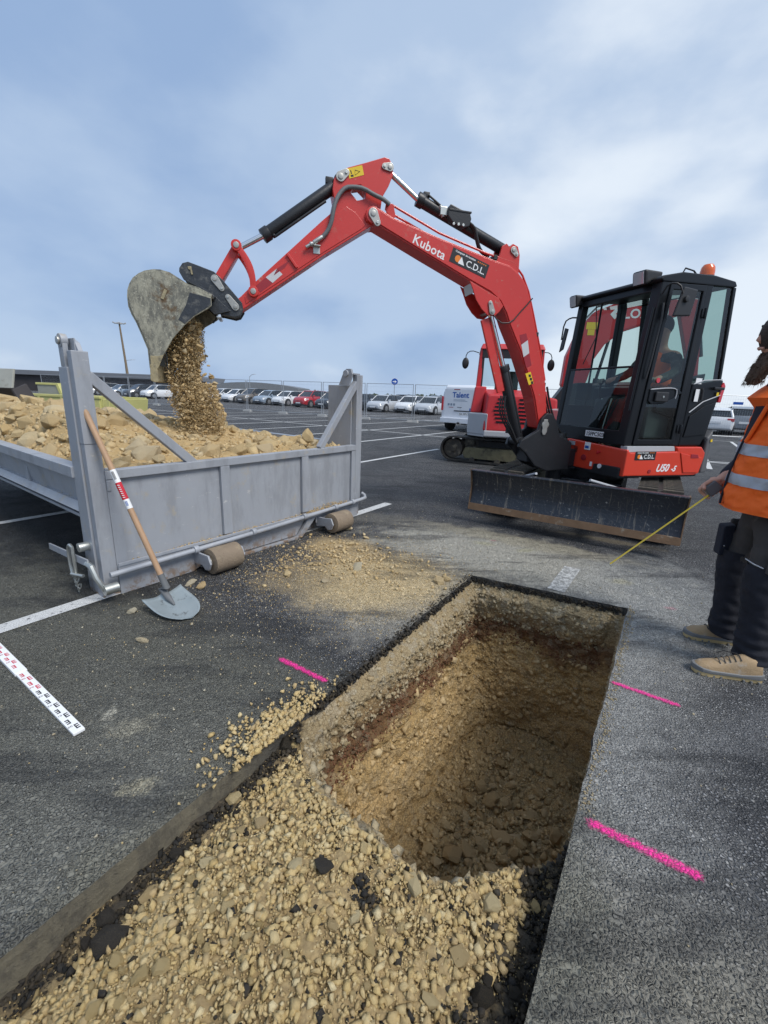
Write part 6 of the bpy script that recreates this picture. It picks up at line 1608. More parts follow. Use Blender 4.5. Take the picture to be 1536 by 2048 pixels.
# ------------------------------------------------------------------ mesh site fence
def fence_panel(a, b, label, group, sign=False):
    a = Vector((*a, 0)); b = Vector((*b, 0)); L_ = (b-a).length; az = math.degrees(math.atan2((b-a).y, (b-a).x)); T = frame(a, az)
    f = thing('fence_panel', a, label, 'fence', group); Z_ = MAT['fence_zinc']; g = .06
    for x_ in (g, L_-g): MB(T).cyl((x_,0,.05),(x_,0,2.0),.021, n=8).build('post', Z_, f, 0, True)
    for z in (.12, 1.985): MB(T).cyl((g,0,z),(L_-g,0,z),.016, n=6).build('rail', Z_, f, 0, True)
    m = MB(T); n_ = int((L_-2*g)/.10)
    for i in range(1, n_): x_ = g+(L_-2*g)*i/n_; m.box((x_-.0016,-.0016,.12),(x_+.0016,.0016,1.98))
    for z in np.arange(.37, 1.9, .24): m.box((g,-.002,z),(L_-g,.002,z+.0035))
    m.build('mesh_infill', Z_, f)['kind'] = 'stuff'
    MB(T).hexa([(-.32,-.11,0),(.32,-.11,0),(.32,.11,0),(-.32,.11,0),(-.28,-.08,.14),(.28,-.08,.14),(.28,.08,.14),(-.28,.08,.14)]).build('foot_block', MAT['concrete'], f, .01)
    if sign: s_ = MB(T).box((L_*.70,-.02,1.58),(L_*.83,-.012,1.70)).build('sign_plate', MAT['sign_blue'], f, .002)
P0, P1 = Vector((1.36, 23.81)), Vector((-9.24, 28.81)); st_ = (P1-P0)/4
names = ['behind the white van side', 'below the blue arrow sign', 'behind the right post of the skip', 'in front of the red crossover', 'in front of the blue grey car', 'right of the falling soil', 'behind the falling soil', 'left of the bucket lip', 'below the brown mast', 'right of the left brace of the skip', 'behind the left post of the skip']
for i in range(0, 12):
    a = P0+st_*i; b = P0+st_*(i+1)
    fence_panel(a, b, 'mesh fence panel on a concrete foot, number %s' % 'x' if False else 'mesh fence panel on a concrete foot, %s' % names[min(i+1, 10)], 'panels of the site fence')
Q0, Q1 = P0, Vector((16.94, 20.48)); st_ = (Q1-Q0)/5
nm2 = ['in front of the white van', 'behind the white van roof', 'seen between the boom and the cab', 'hidden behind the black cab', 'with a small blue sign, right of the cab']
for i in range(5): fence_panel(Q0+st_*i, Q0+st_*(i+1), 'wire mesh fence panel %s' % nm2[i], 'panels of the site fence', i == 4)
fence_panel(Q1, Q1+st_, 'wire mesh fence panel at the right edge, behind the bearded man', 'panels of the site fence')

# ------------------------------------------------------------------ far things
sg = thing('road_sign', (.47, 38.5, 0), 'round blue sign with white arrow on a post behind the parked cars', 'road sign')
MB().cyl((.47,38.5,0),(.47,38.5,2.4),.03, n=10).build('post', MAT['fence_zinc'], sg, 0, True)
FS = frame(Vector((.47,38.46,2.55)), 0) @ Matrix.Rotation(R(90), 4, 'X')
rim_ = MB(FS).cyl((0,0,0),(0,0,.02),.30, n=36).build('sign_rim', MAT['white_print'], sg); MB(FS).cyl((0,0,.02),(0,0,.024),.275, n=36).build('sign_face', MAT['sign_blue'], sg)
MB(FS).prism([(-.17,-.035),(.02,-.035),(.0,-.12),(.18,0),(.0,.12),(.02,.035),(-.17,.035)], .024, .028, 'xy').build('arrow', MAT['white_print'], rim_)
def lamp_post(x, y, h, arm, label, r_=.06, two=False):
    t = thing('street_lamp', (x, y, 0), label, 'street lamp', None)
    MB().cyl((x,y,0),(x,y,h),r_,r_*.6, n=8).build('post', MAT['fence_zinc'], t, 0, True)
    MB().tube([(x,y,h-.1),(x+arm*.4,y,h+.25),(x+arm,y,h+.35)], .04, 6).build('arm', MAT['fence_zinc'], t, 0, True)
    MB().hexa([(x+arm*.9,y-.1,h+.33),(x+arm*1.5,y-.1,h+.36),(x+arm*1.5,y+.1,h+.36),(x+arm*.9,y+.1,h+.33),(x+arm*.9,y-.08,h+.40),(x+arm*1.45,y-.08,h+.42),(x+arm*1.45,y+.08,h+.42),(x+arm*.9,y+.08,h+.40)]).build('lamp_head', MAT['light_grey_part'], t, .01)
lamp_post(-21.6, 69, 3.4, .7, 'thin grey street lamp above the white cars right of the falling soil')
lamp_post(-57.8, 98, 6.4, 1.6, 'thin street lamp just behind the tall brown mast', .09)
t = thing('light_mast', (-52.6, 90, 0), 'tall brown mast with a ring of floodlights behind the skip', 'light mast')
MB().cyl((-52.6,90,0),(-53.3,90,13.0),.26,.15, n=12).build('mast', MAT['mast_brown'], t, 0, True)
m = MB(); c_ = Vector((-53.3,90,13.0)); m.cyl(c_-Vector((0,0,.1)), c_+Vector((0,0,.15)), .5, n=12); m.build('head_frame', MAT['light_grey_part'], t)
for q in range(6):
    a = q*math.pi/3; d_ = Vector((math.cos(a), math.sin(a), 0)); MB().tube([c_, c_+d_*.9, c_+d_*1.3+Vector((0,0,.15))], .08, 6).build('floodlight', MAT['light_grey_part'], t)
# long dark canopy building
bd = thing('station_building', (-48, 74, 0), 'long low building with flat grey roof and dark glazed front, behind the skip', 'building')
FBd = frame(Vector((-30, 75, 0)), 176)
MB(FBd).hexa([(-2,-.5,2.35),(46,-.5,2.35),(46,9,2.35),(-2,9,2.35),(-2,-1.2,3.05),(46,-1.2,3.05),(46,9,3.05),(-2,9,3.05)]).build('roof', MAT['roof_grey'], bd, .05)
MB(FBd).box((0,1.5,0),(45,8.5,2.35)).build('wall', MAT['wall_dark'], bd)
for q in range(16):
    MB(FBd).cyl((1+q*2.9,.1,0),(1+q*2.9,.1,2.35),.07, n=8).build('column', MAT['fence_zinc'], bd, 0, True)
    MB(FBd).box((.4+q*2.9,1.44,.3),(2.6+q*2.9,1.49,2.1)).build('window', MAT['car_glass'], bd)
hb_ = thing('hangar', (-62, 205, 0), 'low dark hangar with curved roof on the horizon behind the cars', 'building')
m = MB(frame(Vector((-90, 205, 0)), 0)); P_ = [(0,0),(48,0)]+[(48-48*i/24, 1.6+3.4*math.sin(math.pi*(.12+.88*i/24))**.8) for i in range(25)]; m.prism(P_, 0, 30); m.build('roof', MAT['roof_grey'], hb_, 0)
MB(frame(Vector((-90, 204.8, 0)), 0)).box((2,0,0),(46,.1,1.5)).build('front_wall', MAT['wall_dark'], hb_)
# yellow tipper skip
ys = thing('dumper_skip', (-7.2, 10.4, 0), 'pale yellow steel tipper body standing behind the rubble heap', 'dumper')
FY = frame(Vector((-8.35, 10.2, 0)), -9); YM = MAT['yellow_skip']
MB(FY).box((0,0,.62),(1.85,.05,1.06)).build('side_board', YM, ys, .01); MB(FY).box((0,1.5,.62),(1.85,1.55,1.06)).build('side_board', YM, ys, .01)
MB(FY).hexa([(1.80,.05,.62),(1.86,.05,.62),(1.86,1.5,.62),(1.80,1.5,.62),(1.88,.05,1.03),(1.93,.05,1.03),(1.93,1.5,1.03),(1.88,1.5,1.03)]).build('tail_board', YM, ys, .01)
MB(FY).box((0,.05,.60),(1.8,1.5,.66)).build('floor', YM, ys)
MB(FY).box((-.01,-.02,1.03),(1.88,.06,1.09)).build('top_rail', YM, ys, .012)
for q in range(4): MB(FY).box((.25+q*.6,-.018,.64),(.31+q*.6,0,1.06)).build('rib', YM, ys, .006)
hbd = MB(FY).hexa([(-.05,.3,.95),(.60,.3,.95),(.60,.36,.95),(-.05,.36,.95),(-.05,.3,1.30),(.50,.3,1.30),(.50,.36,1.30),(-.05,.36,1.30)]).build('headboard', MAT['bucket_pale'], ys, .008)
for lo_, hi_ in (((-.07,.28,1.29),(.54,.38,1.34)),): MB(FY).box(lo_, hi_).build('headboard_rail', YM, hbd, .008)
MB(FY).hexa([(.58,.28,1.0),(.66,.28,1.0),(.66,.38,1.0),(.58,.38,1.0),(.47,.28,1.32),(.54,.28,1.32),(.54,.38,1.32),(.47,.38,1.32)]).build('headboard_rail', YM, hbd, .006)
MB(FY).box((.1,.4,.34),(1.75,1.15,.60)).build('chassis', BS, ys, .02)
for x_ in (.45, 1.4):
    for y_ in (.08, 1.25): MB(FY).cyl((x_,y_,.36),(x_,y_+.26,.36),.36, n=24).build('wheel', MAT['tyre'], ys, .03, True)
# pale loading bucket resting on the heap
lb = thing('spare_bucket', (-4.95, 5.9, 1.1), 'worn pale grey excavator bucket lying on the left end of the rubble heap', 'bucket')
FL = frame(Vector((-5.45, 5.75, 1.02)), -8)
MB(FL).hexa([(0,0,.24),(.62,0,.24),(.62,.03,.24),(0,.03,.24),(.0,.10,.48),(.58,.10,.48),(.58,.13,.48),(.0,.13,.48)]).build('back_plate', MAT['bucket_pale'], lb, .006)
MB(FL).hexa([(0,.0,.235),(.62,.0,.235),(.72,.25,.0),(-.05,.25,.0),(0,.02,.25),(.62,.02,.25),(.73,.27,.015),(-.05,.27,.015)]).build('inner_plate', MAT['wall_dark'], lb, .004)
MB(FL).hexa([(.60,-.0,.22),(.63,-.0,.22),(.76,.02,-.05),(.73,.02,-.05),(.60,.20,.30),(.63,.20,.30),(.76,.25,.0),(.73,.25,.0)]).build('side_plate', MAT['wall_dark'], lb, .004)
MB(FL).box((-.6,-.02,.20),(-.02,.0,.46)).build('back_plate', MAT['bucket_pale'], lb, .006)
MB(FL).hexa([(-.6,.0,-.1),(.02,.0,-.1),(.02,.03,-.1),(-.6,.03,-.1),(-.6,.0,.19),(.02,.0,.19),(.02,.03,.19),(-.6,.03,.19)]).build('inner_plate', MAT['wall_dark'], lb, .004)
# far fields, hedge line
k = NT('field_grass'); k.set_b(Base_Color=k.mix(k.noise(.02, 6), (.10, .115, .07), (.17, .17, .12)), Roughness=.95); MAT['field_grass'] = k.m
m = MB(); m.quad([(-900,95,.02),(900,60,.02),(900,1400,.02),(-900,1400,.02)]); tag(m.build('field', MAT['field_grass']), kind='structure')
rsn = np.random.RandomState(5)
M('far_foliage', (.045, .06, .035), .9, var=.4, scale=.1)
n_ = 2600; X_ = rsn.uniform(-700, 700, n_); p = np.c_[X_, 520+rsn.uniform(-10, 10, n_), rsn.uniform(0, 3.0, n_)*(0.35+1.2*vnoise(np.c_[X_/60, X_*0, X_*0]+9))]
o_ = scatter('distant_tree_line', p, rsn.uniform(1.5, 3.2, n_), 'far_foliage', 8)
# bare twigs at the far left edge
tw = thing('bare_tree', (-56, 62, 0), 'bare twigs of a tree showing at the left edge above the rubble', 'tree')
MB().tube([(-58,62,0),(-58,62,2.2),(-57.6,62,4.0)], [.16,.12,.05], 6).build('trunk', MAT['mast_brown'], tw, 0, True)
m = MB(); r2 = random.Random(3)
for q in range(46):
    z0 = r2.uniform(1.8, 4); a = r2.uniform(0, 6.28); L_ = r2.uniform(.8, 2.0); p0 = Vector((-57.8,62,z0)); p1 = p0+Vector((math.cos(a)*L_*.6, math.sin(a)*L_*.6, L_*.5)); m.tube([p0, p1, p1+Vector((math.cos(a)*.3, 0, .7))], [.03,.02,.008], 4)
m.build('crown', MAT['mast_brown'], tw)['kind'] = 'stuff'
# ------------------------------------------------------------------ people
def fold(amp, sc, seed=0):
    def f(co, n):
        q = mnoise.noise(Vector((co.x*sc*1.0+seed, co.y*sc*1.0, co.z*sc*1.9)))*.7+mnoise.noise(Vector((co.x*sc*2.3+seed, co.y*sc*2.3, co.z*sc*4+5)))*.4
        return Vector(n)*(q*amp)
    return f
d2 = Vector((-.956, .292, 0)); s2 = Vector((-.292, -.956, 0))     # facing, and his left (towards the camera)
HP = Vector((2.0, 2.12, 0))
def wp(f, s, z): return HP + d2*f + s2*s + Vector((0, 0, z))
man = thing('person', (2.0, 2.12, 0), 'bearded man in orange hi-vis vest and dark work trousers, holding a tape measure', 'person')
def V(f, s, z, r, r2=None): p = wp(f, s, z); return (p.x, p.y, p.z, r, r2 or r)
# body (skin): head, neck, torso, arms, legs as one surface
bv = [V(0,0,.95,.13,.10), V(.02,0,1.15,.125,.10), V(.05,0,1.35,.135,.11), V(.06,0,1.48,.07), V(.09,0,1.555,.055), V(.155,0,1.62,.075), V(.16,0,1.69,.078), V(.15,0,1.73,.05),
      V(.05,.18,1.44,.05), V(-.02,.25,1.18,.04), V(.04,.27,.95,.032),
      V(.05,-.18,1.44,.05), V(-.01,-.27,1.17,.04), V(.20,-.16,.985,.032), V(.255,-.10,.955,.028),
      V(.02,.10,.90,.08), V(.03,.12,.50,.055), V(.0,.13,.12,.035), V(.0,-.10,.90,.08), V(.04,-.12,.50,.055), V(.02,-.13,.12,.035)]
be = [(0,1),(1,2),(2,3),(3,4),(4,5),(5,6),(6,7),(2,8),(8,9),(9,10),(2,11),(11,12),(12,13),(13,14),(0,15),(15,16),(16,17),(0,18),(18,19),(19,20)]
body = skin('body', bv, be, MAT['skin'], man, 2)
# face details
FM = Matrix.Translation(wp(.165,0,1.665)) @ Matrix(((d2.x, s2.x, 0, 0), (d2.y, s2.y, 0, 0), (0, 0, 1, 0), (0,0,0,1)))
hd_ = MB(FM).ball((.005,0,.0),.105, sub=3, sc=(.95,.76,1.12)).build('head', MAT['skin'], man, 0, True)
m = MB(FM); m.loft([[(.085,-.014,.03),(.085,.014,.03),(.098,.0,.034)],[(.09,-.018,.0),(.09,.018,.0),(.122,.0,.004)],[(.085,-.020,-.022),(.085,.020,-.022),(.130,.0,-.016)],[(.085,-.012,-.034),(.085,.012,-.034),(.105,.0,-.032)]]); m.build('nose', MAT['skin'], hd_, .004, True)
for s_ in (-1, 1):
    MB(FM).ball((.082,s_*.033,.028),.014, sub=2).build('eye', MAT['white_print'], hd_, 0, True); MB(FM).ball((.0925,s_*.034,.028),.0065, sub=2).build('iris', MAT['hair'], hd_, 0, True)
    MB(FM).tube([(.095,s_*.015,.048),(.10,s_*.032,.054),(.088,s_*.052,.048)], .006, 6).build('eyebrow', MAT['hair'], hd_, 0, True)
    MB(FM).ball((-.005,s_*.082,.01),.030, sub=2, sc=(.6,.3,1)).build('ear', MAT['skin'], hd_, 0, True)
MB(FM).tube([(.095,-.022,-.052),(.108,.0,-.050),(.095,.022,-.052)], .007, 6).build('lips', MAT['dark_red_print'] if False else MAT['skin'], hd_, 0, True)
def shag(amp, sc):
    def f(co, n): return Vector(n)*abs(mnoise.noise(co*sc))*amp + Vector(n)*mnoise.noise(co*sc*3)*amp*.5
    return f
m = MB(FM)
rings = []
for z, x0, x1, w in ((-.035,.0,.062,.062),(-.06,.0,.070,.062),(-.09,.0,.084,.058),(-.12,.01,.098,.052),(-.15,.03,.108,.042),(-.175,.045,.110,.030),(-.195,.06,.10,.015)):
    rings.append([((x0+x1)/2+(x1-x0)/2*math.cos(2*math.pi*i/28), w*math.sin(2*math.pi*i/28), z) for i in range(28)])
m.loft(rings); bmesh.ops.subdivide_edges(m.bm, edges=m.bm.edges[:], cuts=2, use_grid_fill=True)
for v in m.bm.verts: v.co += Vector((mnoise.noise(v.co*70), mnoise.noise(v.co*70+Vector((9,9,9))), mnoise.noise(v.co*60+Vector((3,3,3)))))*.009
beard = m.build('beard', MAT['beard'], man, 0, True)
m = MB()
r3 = random.Random(9)
for q in range(520):
    a = r3.uniform(-1.9, 1.9); z = r3.uniform(-.19, -.04); w = .064 if z > -.12 else .042; cx = .02-.25*min(0, z+.04); p0 = Vector((cx+.048*math.cos(a)+(.01 if z < -.1 else 0), w*math.sin(a), z)); d_ = Vector((math.cos(a)*.25+.05, math.sin(a)*.25, -.9)).normalized(); L_ = r3.uniform(.012, .03)
    p1 = p0+d_*L_+Vector((r3.uniform(-.01,.01), r3.uniform(-.01,.01), 0)); s_ = Vector((r3.uniform(-1,1), r3.uniform(-1,1), 0)).normalized()*.0016
    a_ = [m.bm.verts.new(FM @ p) for p in (p0-s_, p0+s_, p1)]; m.bm.faces.new(a_)
m.build('beard_strands', MAT['beard'], beard)['kind'] = 'stuff'
MB(FM).ball((-.012,0,.035),.112, sub=3, sc=(.98,.80,1.02)).build('hair', MAT['hair'], man, 0, True)
# keep the face free of the hair cap: cap sits back and up
man.children[-1].location = Vector((-d2.x*.018, -d2.y*.018, .022))
# jacket with sleeves
jv = [V(0,0,.93,.155,.115), V(.0,0,1.15,.16,.12), V(.03,0,1.33,.165,.13), V(.055,0,1.47,.085,.08), V(.075,0,1.525,.072),
      V(.045,.19,1.43,.072), V(-.02,.26,1.18,.058), V(.02,.28,1.02,.05), V(.045,-.19,1.43,.072), V(-.01,-.28,1.18,.058), V(.165,-.19,1.01,.046), V(.195,-.165,.985,.044)]
jacket = skin('jacket', jv, [(0,1),(1,2),(2,3),(3,4),(2,5),(5,6),(6,7),(2,8),(8,9),(9,10),(10,11)], MAT['jacket_navy'], man, 2, disp=fold(.010, 9))
# vest: a loft of oval rings round the torso, open at front, with belly
def oval(z, cf, rf, rs_, n_=64, wob=0.0, seed=0):
    out = []
    for i in range(n_):
        a = 2*math.pi*i/n_; q = 1+wob*mnoise.noise(Vector((math.cos(a)*2.2+seed, math.sin(a)*2.2, z*9+math.sin(a)*2)))+wob*.8*mnoise.noise(Vector((math.cos(a)*4, math.sin(a)*4+seed, z*22+math.cos(a)*3)))+wob*.35*mnoise.noise(Vector((math.cos(a)*9, math.sin(a)*9, z*45)))
        out.append(wp(cf+rf*q*math.cos(a)*1.0, rs_*q*math.sin(a), z))
    return out
zs = np.linspace(.86, 1.40, 34)
def torso(z):
    f = (z-.86)/.54; rf = .190-.045*f+.010*math.sin(math.pi*min(1, f*1.5)); cf = .048-.012*f; return cf, rf, .215-.01*f
def band(z0, z1, name, mat, off=0.0, parent=man, n_=10):
    m = MB(); m.loft([oval(z, torso(z)[0], torso(z)[1]+off, torso(z)[2]+off, 128, .075) for z in np.linspace(z0, z1, n_)], cap=False); return m.build(name, mat, parent, 0, True)
vest = band(.865, 1.36, 'vest', MAT['hivis'], 0, man, 90)
# shoulders of the vest
m = MB(); ringsS = [oval(z, c_, rf_, rs_, 96, .04) for z, c_, rf_, rs_ in ((1.36,*torso(1.36)),(1.41,.065,.165,.215),(1.45,.06,.13,.20),(1.48,.06,.105,.15),(1.50,.062,.095,.115))]; m.loft(ringsS, cap=False); m.build('vest_shoulders', MAT['hivis'], vest, 0, True)
band(.985, 1.04, 'reflective_band', MAT['reflective'], .0045, vest, 6); band(1.135, 1.19, 'reflective_band', MAT['reflective'], .0045, vest, 6)
band(.861, .878, 'vest_hem', MAT['hivis'], .004, vest, 4)
# black front placket / open collar showing the jacket beneath, sloping across the chest
def onv(a, z, off):
    cf, rf, rs_ = torso(min(z, 1.36)); 
    if z > 1.36: k_ = (z-1.36)/.14; rf = rf*(1-k_)+.10*k_; rs_ = rs_*(1-k_)+.12*k_; cf = cf*(1-k_)+.062*k_
    return wp(cf+(rf+off)*math.cos(a), (rs_+off)*math.sin(a), z)
m = MB(); rows_ = []
for i in range(17):
    z = 1.20+i*.0185; w0 = .02+.42*(i/16)**1.0; rows_.append([onv(a, z, .012) for a in np.linspace(-.10, .06+w0, 8)])
m.loft(rows_, cap=False, closed=False); m.build('open_collar', MAT['jacket_navy'], vest, 0, True)
m = MB(); m.tube([onv(.06+.02+.42*(i/16), 1.20+i*.0185, .014) for i in range(17)], .009, 8); m.build('vest_piping', MAT['hivis'], vest, 0, True)
m = MB(); m.tube([onv(-.12, .87+i*.02, .008) for i in range(26)], .006, 6); m.build('zip', MAT['jacket_navy'], vest, 0, True)
TVe = Matrix(); o_ = onv(.95, 1.30, .010); xd = (onv(1.05, 1.30, .010)-o_).normalized(); zd = (o_-wp(torso(1.3)[0], 0, 1.30)).normalized(); yd = zd.cross(xd).normalized(); xd = yd.cross(zd)
TVe = Matrix(((xd.x, yd.x, zd.x, o_.x), (xd.y, yd.y, zd.y, o_.y), (xd.z, yd.z, zd.z, o_.z), (0,0,0,1)))
# trousers
tv = [V(.005,0,.90,.135,.105), V(.02,.105,.80,.098), V(.035,.125,.50,.074), V(.005,.135,.24,.066), V(-.005,.137,.115,.070),
      V(.02,-.105,.80,.098), V(.05,-.125,.50,.072), V(.03,-.135,.24,.064), V(.02,-.137,.115,.068), V(.005,0,.96,.135,.105)]
HF = [wp(*q) for q in ((.0,.0,0),)]
skin('trousers', tv, [(0,9),(0,1),(1,2),(2,3),(3,4),(0,5),(5,6),(6,7),(7,8)], MAT['trouser_grey'], man, 3, disp=fold(.012, 11, 3))
for s_, fo in ((1, 0.0), (-1, .02)):
    def RG(z, r_, cf, wob=.15): 
        return [wp(cf+r_*math.cos(a)*(1+wob*mnoise.noise(Vector((math.cos(a)*2, math.sin(a)*2, z*26+s_)))), s_*.130+r_*.95*math.sin(a)*(1+wob*mnoise.noise(Vector((math.sin(a)*2, math.cos(a)*2, z*26)))), z) for a in [2*math.pi*i/40 for i in range(40)]]
    m = MB(); m.loft([RG(z, r_, fo+cf) for z, r_, cf in [((a[0]*(1-f_)+b[0]*f_), (a[1]*(1-f_)+b[1]*f_), (a[2]*(1-f_)+b[2]*f_)) for a, b in (lambda L_: list(zip(L_, L_[1:])))(((.60,.086,.035),(.54,.087,.037),(.48,.086,.036),(.42,.083,.03),(.36,.080,.022),(.31,.079,.016),(.27,.083,.012),(.235,.079,.010),(.205,.086,.010),(.175,.081,.006),(.15,.088,.004),(.12,.084,.0),(.10,.088,-.004),(.085,.086,-.006))) for f_ in (0, .25, .5, .75)]], cap=False); m.build('knee_panel', MAT['trouser_navy'], man, 0, True)
    m = MB(); q0 = s_*.222 if s_ > 0 else s_*.222
    m.hexa([wp(-.05+fo,s_*.195,.58), wp(.08+fo,s_*.19,.58), wp(.08+fo,s_*.225,.585), wp(-.05+fo,s_*.225,.585), wp(-.05+fo,s_*.205,.76), wp(.075+fo,s_*.20,.76), wp(.075+fo,s_*.225,.755), wp(-.05+fo,s_*.228,.755)]); m.build('leg_pocket', MAT['trouser_grey'], man, .012, seg=3)
    MB().tube([wp(.125+fo,s_*.10-.0,.62), wp(.115+fo,s_*.16,.615), wp(.09+fo,s_*.20,.61)], .003, 6).build('pocket_trim', MAT['silver_print'], man, 0, True)
# hanging holster pocket at the far front
MB().hexa([wp(.10,-.20,.56), wp(.16,-.18,.56), wp(.16,-.10,.56), wp(.10,-.12,.56), wp(.10,-.20,.74), wp(.165,-.18,.73), wp(.165,-.10,.73), wp(.10,-.12,.74)]).build('holster_pocket', MAT['jacket_navy'], man, .012, seg=3)
# boots
def boot(heel, toe, name='boot'):
    heel = Vector((*heel, 0)); toe = Vector((*toe, 0)); d_ = (toe-heel); L_ = d_.length; d_.normalize(); s_ = Vector((-d_.y, d_.x, 0))
    T = Matrix(((d_.x, s_.x, 0, heel.x), (d_.y, s_.y, 0, heel.y), (0, 0, 1, 0), (0,0,0,1)))
    def outline(z, k_, wk=1.0):
        P_ = []
        pr = [(0,.028),(.02,.034),(.10,.034),(.16,.036),(.21,.043),(.25,.046),(.28,.042),(.305,.026),(.312,.0)]
        for x_, w in pr: P_.append((x_*L_/.312, w*wk, z))
        for x_, w in pr[::-1][1:]: P_.append((x_*L_/.312, -w*wk, z))
        return [(L_*.5+(p[0]-L_*.5)*k_, p[1], p[2]) for p in P_]
    m = MB(T); m.loft([outline(.0, .985), outline(.008, 1.0), outline(.022, 1.0, 1.02), outline(.030, .99, .98)]); b = m.build(name, MAT['boot_sole'], man, .003)
    for q in range(9):
        x_ = .015+q*.034*L_/.312
        if 3 <= q <= 4: continue
        MB(T).box((x_,-.045,.0),(x_+.008,.045,.012)).build('tread_gap', MAT['boot_grey'], b)
    def up(x_, w, z0, z1): return [(x_*L_/.312, w*math.cos(math.pi*i/10), z0+(z1-z0)*math.sin(math.pi*i/10)**.65) for i in range(11)]
    m = MB(T); m.loft([up(*q) for q in ((.004,.024,.028,.075),(.012,.034,.028,.105),(.05,.037,.028,.135),(.10,.037,.028,.135),(.135,.037,.028,.120),(.17,.038,.028,.102),(.205,.042,.028,.086),(.24,.045,.028,.076),(.275,.041,.028,.066),(.30,.027,.028,.050),(.308,.012,.028,.038))]); m.build('upper', MAT['boot_tan'], b, 0, True)
    m = MB(T); m.loft([[(x_*L_/.312, (w+.003)*s__, z) for s__, z in ((-1,.022),(-1,zz),(-.9,zz+.003),(.9,zz+.003),(1,zz),(1,.022))] for x_, w, zz in ((-.002,.028,.050),(.02,.036,.048),(.10,.037,.036),(.17,.040,.036),(.24,.047,.038),(.28,.043,.042),(.306,.024,.046),(.315,.006,.044))]); m.build('rand', MAT['boot_grey'], b, .002, True)
    m = MB(T)
    for q in range(5):
        x_ = (.115+q*.022)*L_/.312; z = .129-.0085*q; m.tube([(x_,-.026,z-.018),(x_+.006,-.008,z-.001),(x_+.004,.010,z),(x_-.002,.028,z-.018)], .0028, 5)
    m.tube([(.12,-.01,.13),(.16,-.05,.115),(.19,-.052,.098)], .0026, 5); m.build('laces', MAT['lace'], b, 0, True)
    return b
boot((1.975, 1.93), (1.675, 2.005)); boot((2.165, 2.275), (1.868, 2.362))
# his far hand with the tape measure
HC = wp(.285, -.075, .925)
tape = thing('tape_measure', tuple(HC), 'yellow steel tape measure held out by the bearded man, blade pointing down', 'tape measure')
TT = Vector((1.345, 2.40, .445)); bd_ = (TT-HC).normalized(); sdv = Vector((bd_.y, -bd_.x, 0)).normalized(); nvv = sdv.cross(bd_).normalized()
TM = Matrix(((bd_.x, sdv.x, nvv.x, HC.x), (bd_.y, sdv.y, nvv.y, HC.y), (bd_.z, sdv.z, nvv.z, HC.z), (0,0,0,1)))
MB(TM).hexa([(-.055,-.018,-.030),(.02,-.018,-.030),(.02,.018,-.030),(-.055,.018,-.030),(-.05,-.018,.032),(.012,-.018,.032),(.012,.018,.032),(-.05,.018,.032)]).build('case', MAT['grey_plastic'], tape, .008, seg=3)
Lt = (TT-HC).length
m = MB(TM); m.loft([[(x_, w, z-.022) for w, z in ((-.0115,.0035),(-.006,.0012),(0,0),(.006,.0012),(.0115,.0035),(.006,.0016),(0,.0005),(-.006,.0016))] for x_ in np.linspace(.015, Lt, 12)]); tb = m.build('tape_blade', MAT['tape_yellow'], tape, 0, True)
m = MB(TM)
for q in range(int(Lt/.01)):
    x_ = .02+q*.01
    w_ = .006 if q % 5 else .012
    m.hexa([(x_,-.0116,-.0180),(x_+.0016,-.0116,-.0180),(x_+.0016,-.0116+w_,-.0212+.0*(w_)),(x_,-.0116+w_,-.0212),(x_,-.0116,-.0178),(x_+.0016,-.0116,-.0178),(x_+.0016,-.0116+w_,-.0208),(x_,-.0116+w_,-.0208)])
m.build('tape_marks', MAT['black_print'], tb)['kind'] = 'stuff'
MB(TM).box((Lt-.001,-.011,-.034),(Lt+.002,.011,-.016)).build('tape_hook', MAT['zinc'], tape)
def hand(name, parent, wrist, palm, fing, fr, mat='skin', sc=1.0):
    """palm to wrist, four bent fingers and a thumb, each finger its own chain rooted in the palm"""
    vs_ = [(*wrist, .026*sc, .020*sc), (*(wrist.lerp(palm, .5)), .030*sc, .018*sc), (*palm, .033*sc, .017*sc)]; es = [(0, 1), (1, 2)]
    for ch in fing:
        st = 2 if ch is not fing[-1] else 1; 
        for i, p in enumerate(ch): vs_.append((*p, fr*sc*(1-.1*i), fr*sc*(1-.1*i))); es.append((st, len(vs_)-1)); st = len(vs_)-1
    return skin(name, vs_, es, MAT[mat], parent, 2)
wr = wp(.225, -.125, .985); pm = HC+sdv*.028-bd_*.02+Vector((0,0,.028))
fings = []
for q in range(4):
    b0 = HC - bd_*(.035-.021*q) + sdv*.030 + nvv*.028
    fings.append([b0, b0 - nvv*.034 + sdv*.002, b0 - nvv*.058 - sdv*.018, b0 - nvv*.056 - sdv*.040])
fings.append([HC+nvv*.040-bd_*.030, HC+nvv*.042+bd_*.0, HC+nvv*.030-sdv*.026+bd_*.018])
hand('hand', man, wr, pm, fings, .0105, sc=1.1)
# near hand hanging by his side (just outside the picture)
w0 = wp(.045,.275,.93); p0 = wp(.06,.28,.86)
fings = [[wp(.035+.02*q,.28,.835), wp(.04+.02*q,.275,.80), wp(.045+.018*q,.262,.775)] for q in range(4)]+[[wp(.095,.262,.88), wp(.11,.255,.85), wp(.11,.25,.82)]]
hand('hand', man, w0, p0, fings, .0088)
text_obj('VT', .05, TVe, MAT['dark_red_print'], vest, bold=.001)

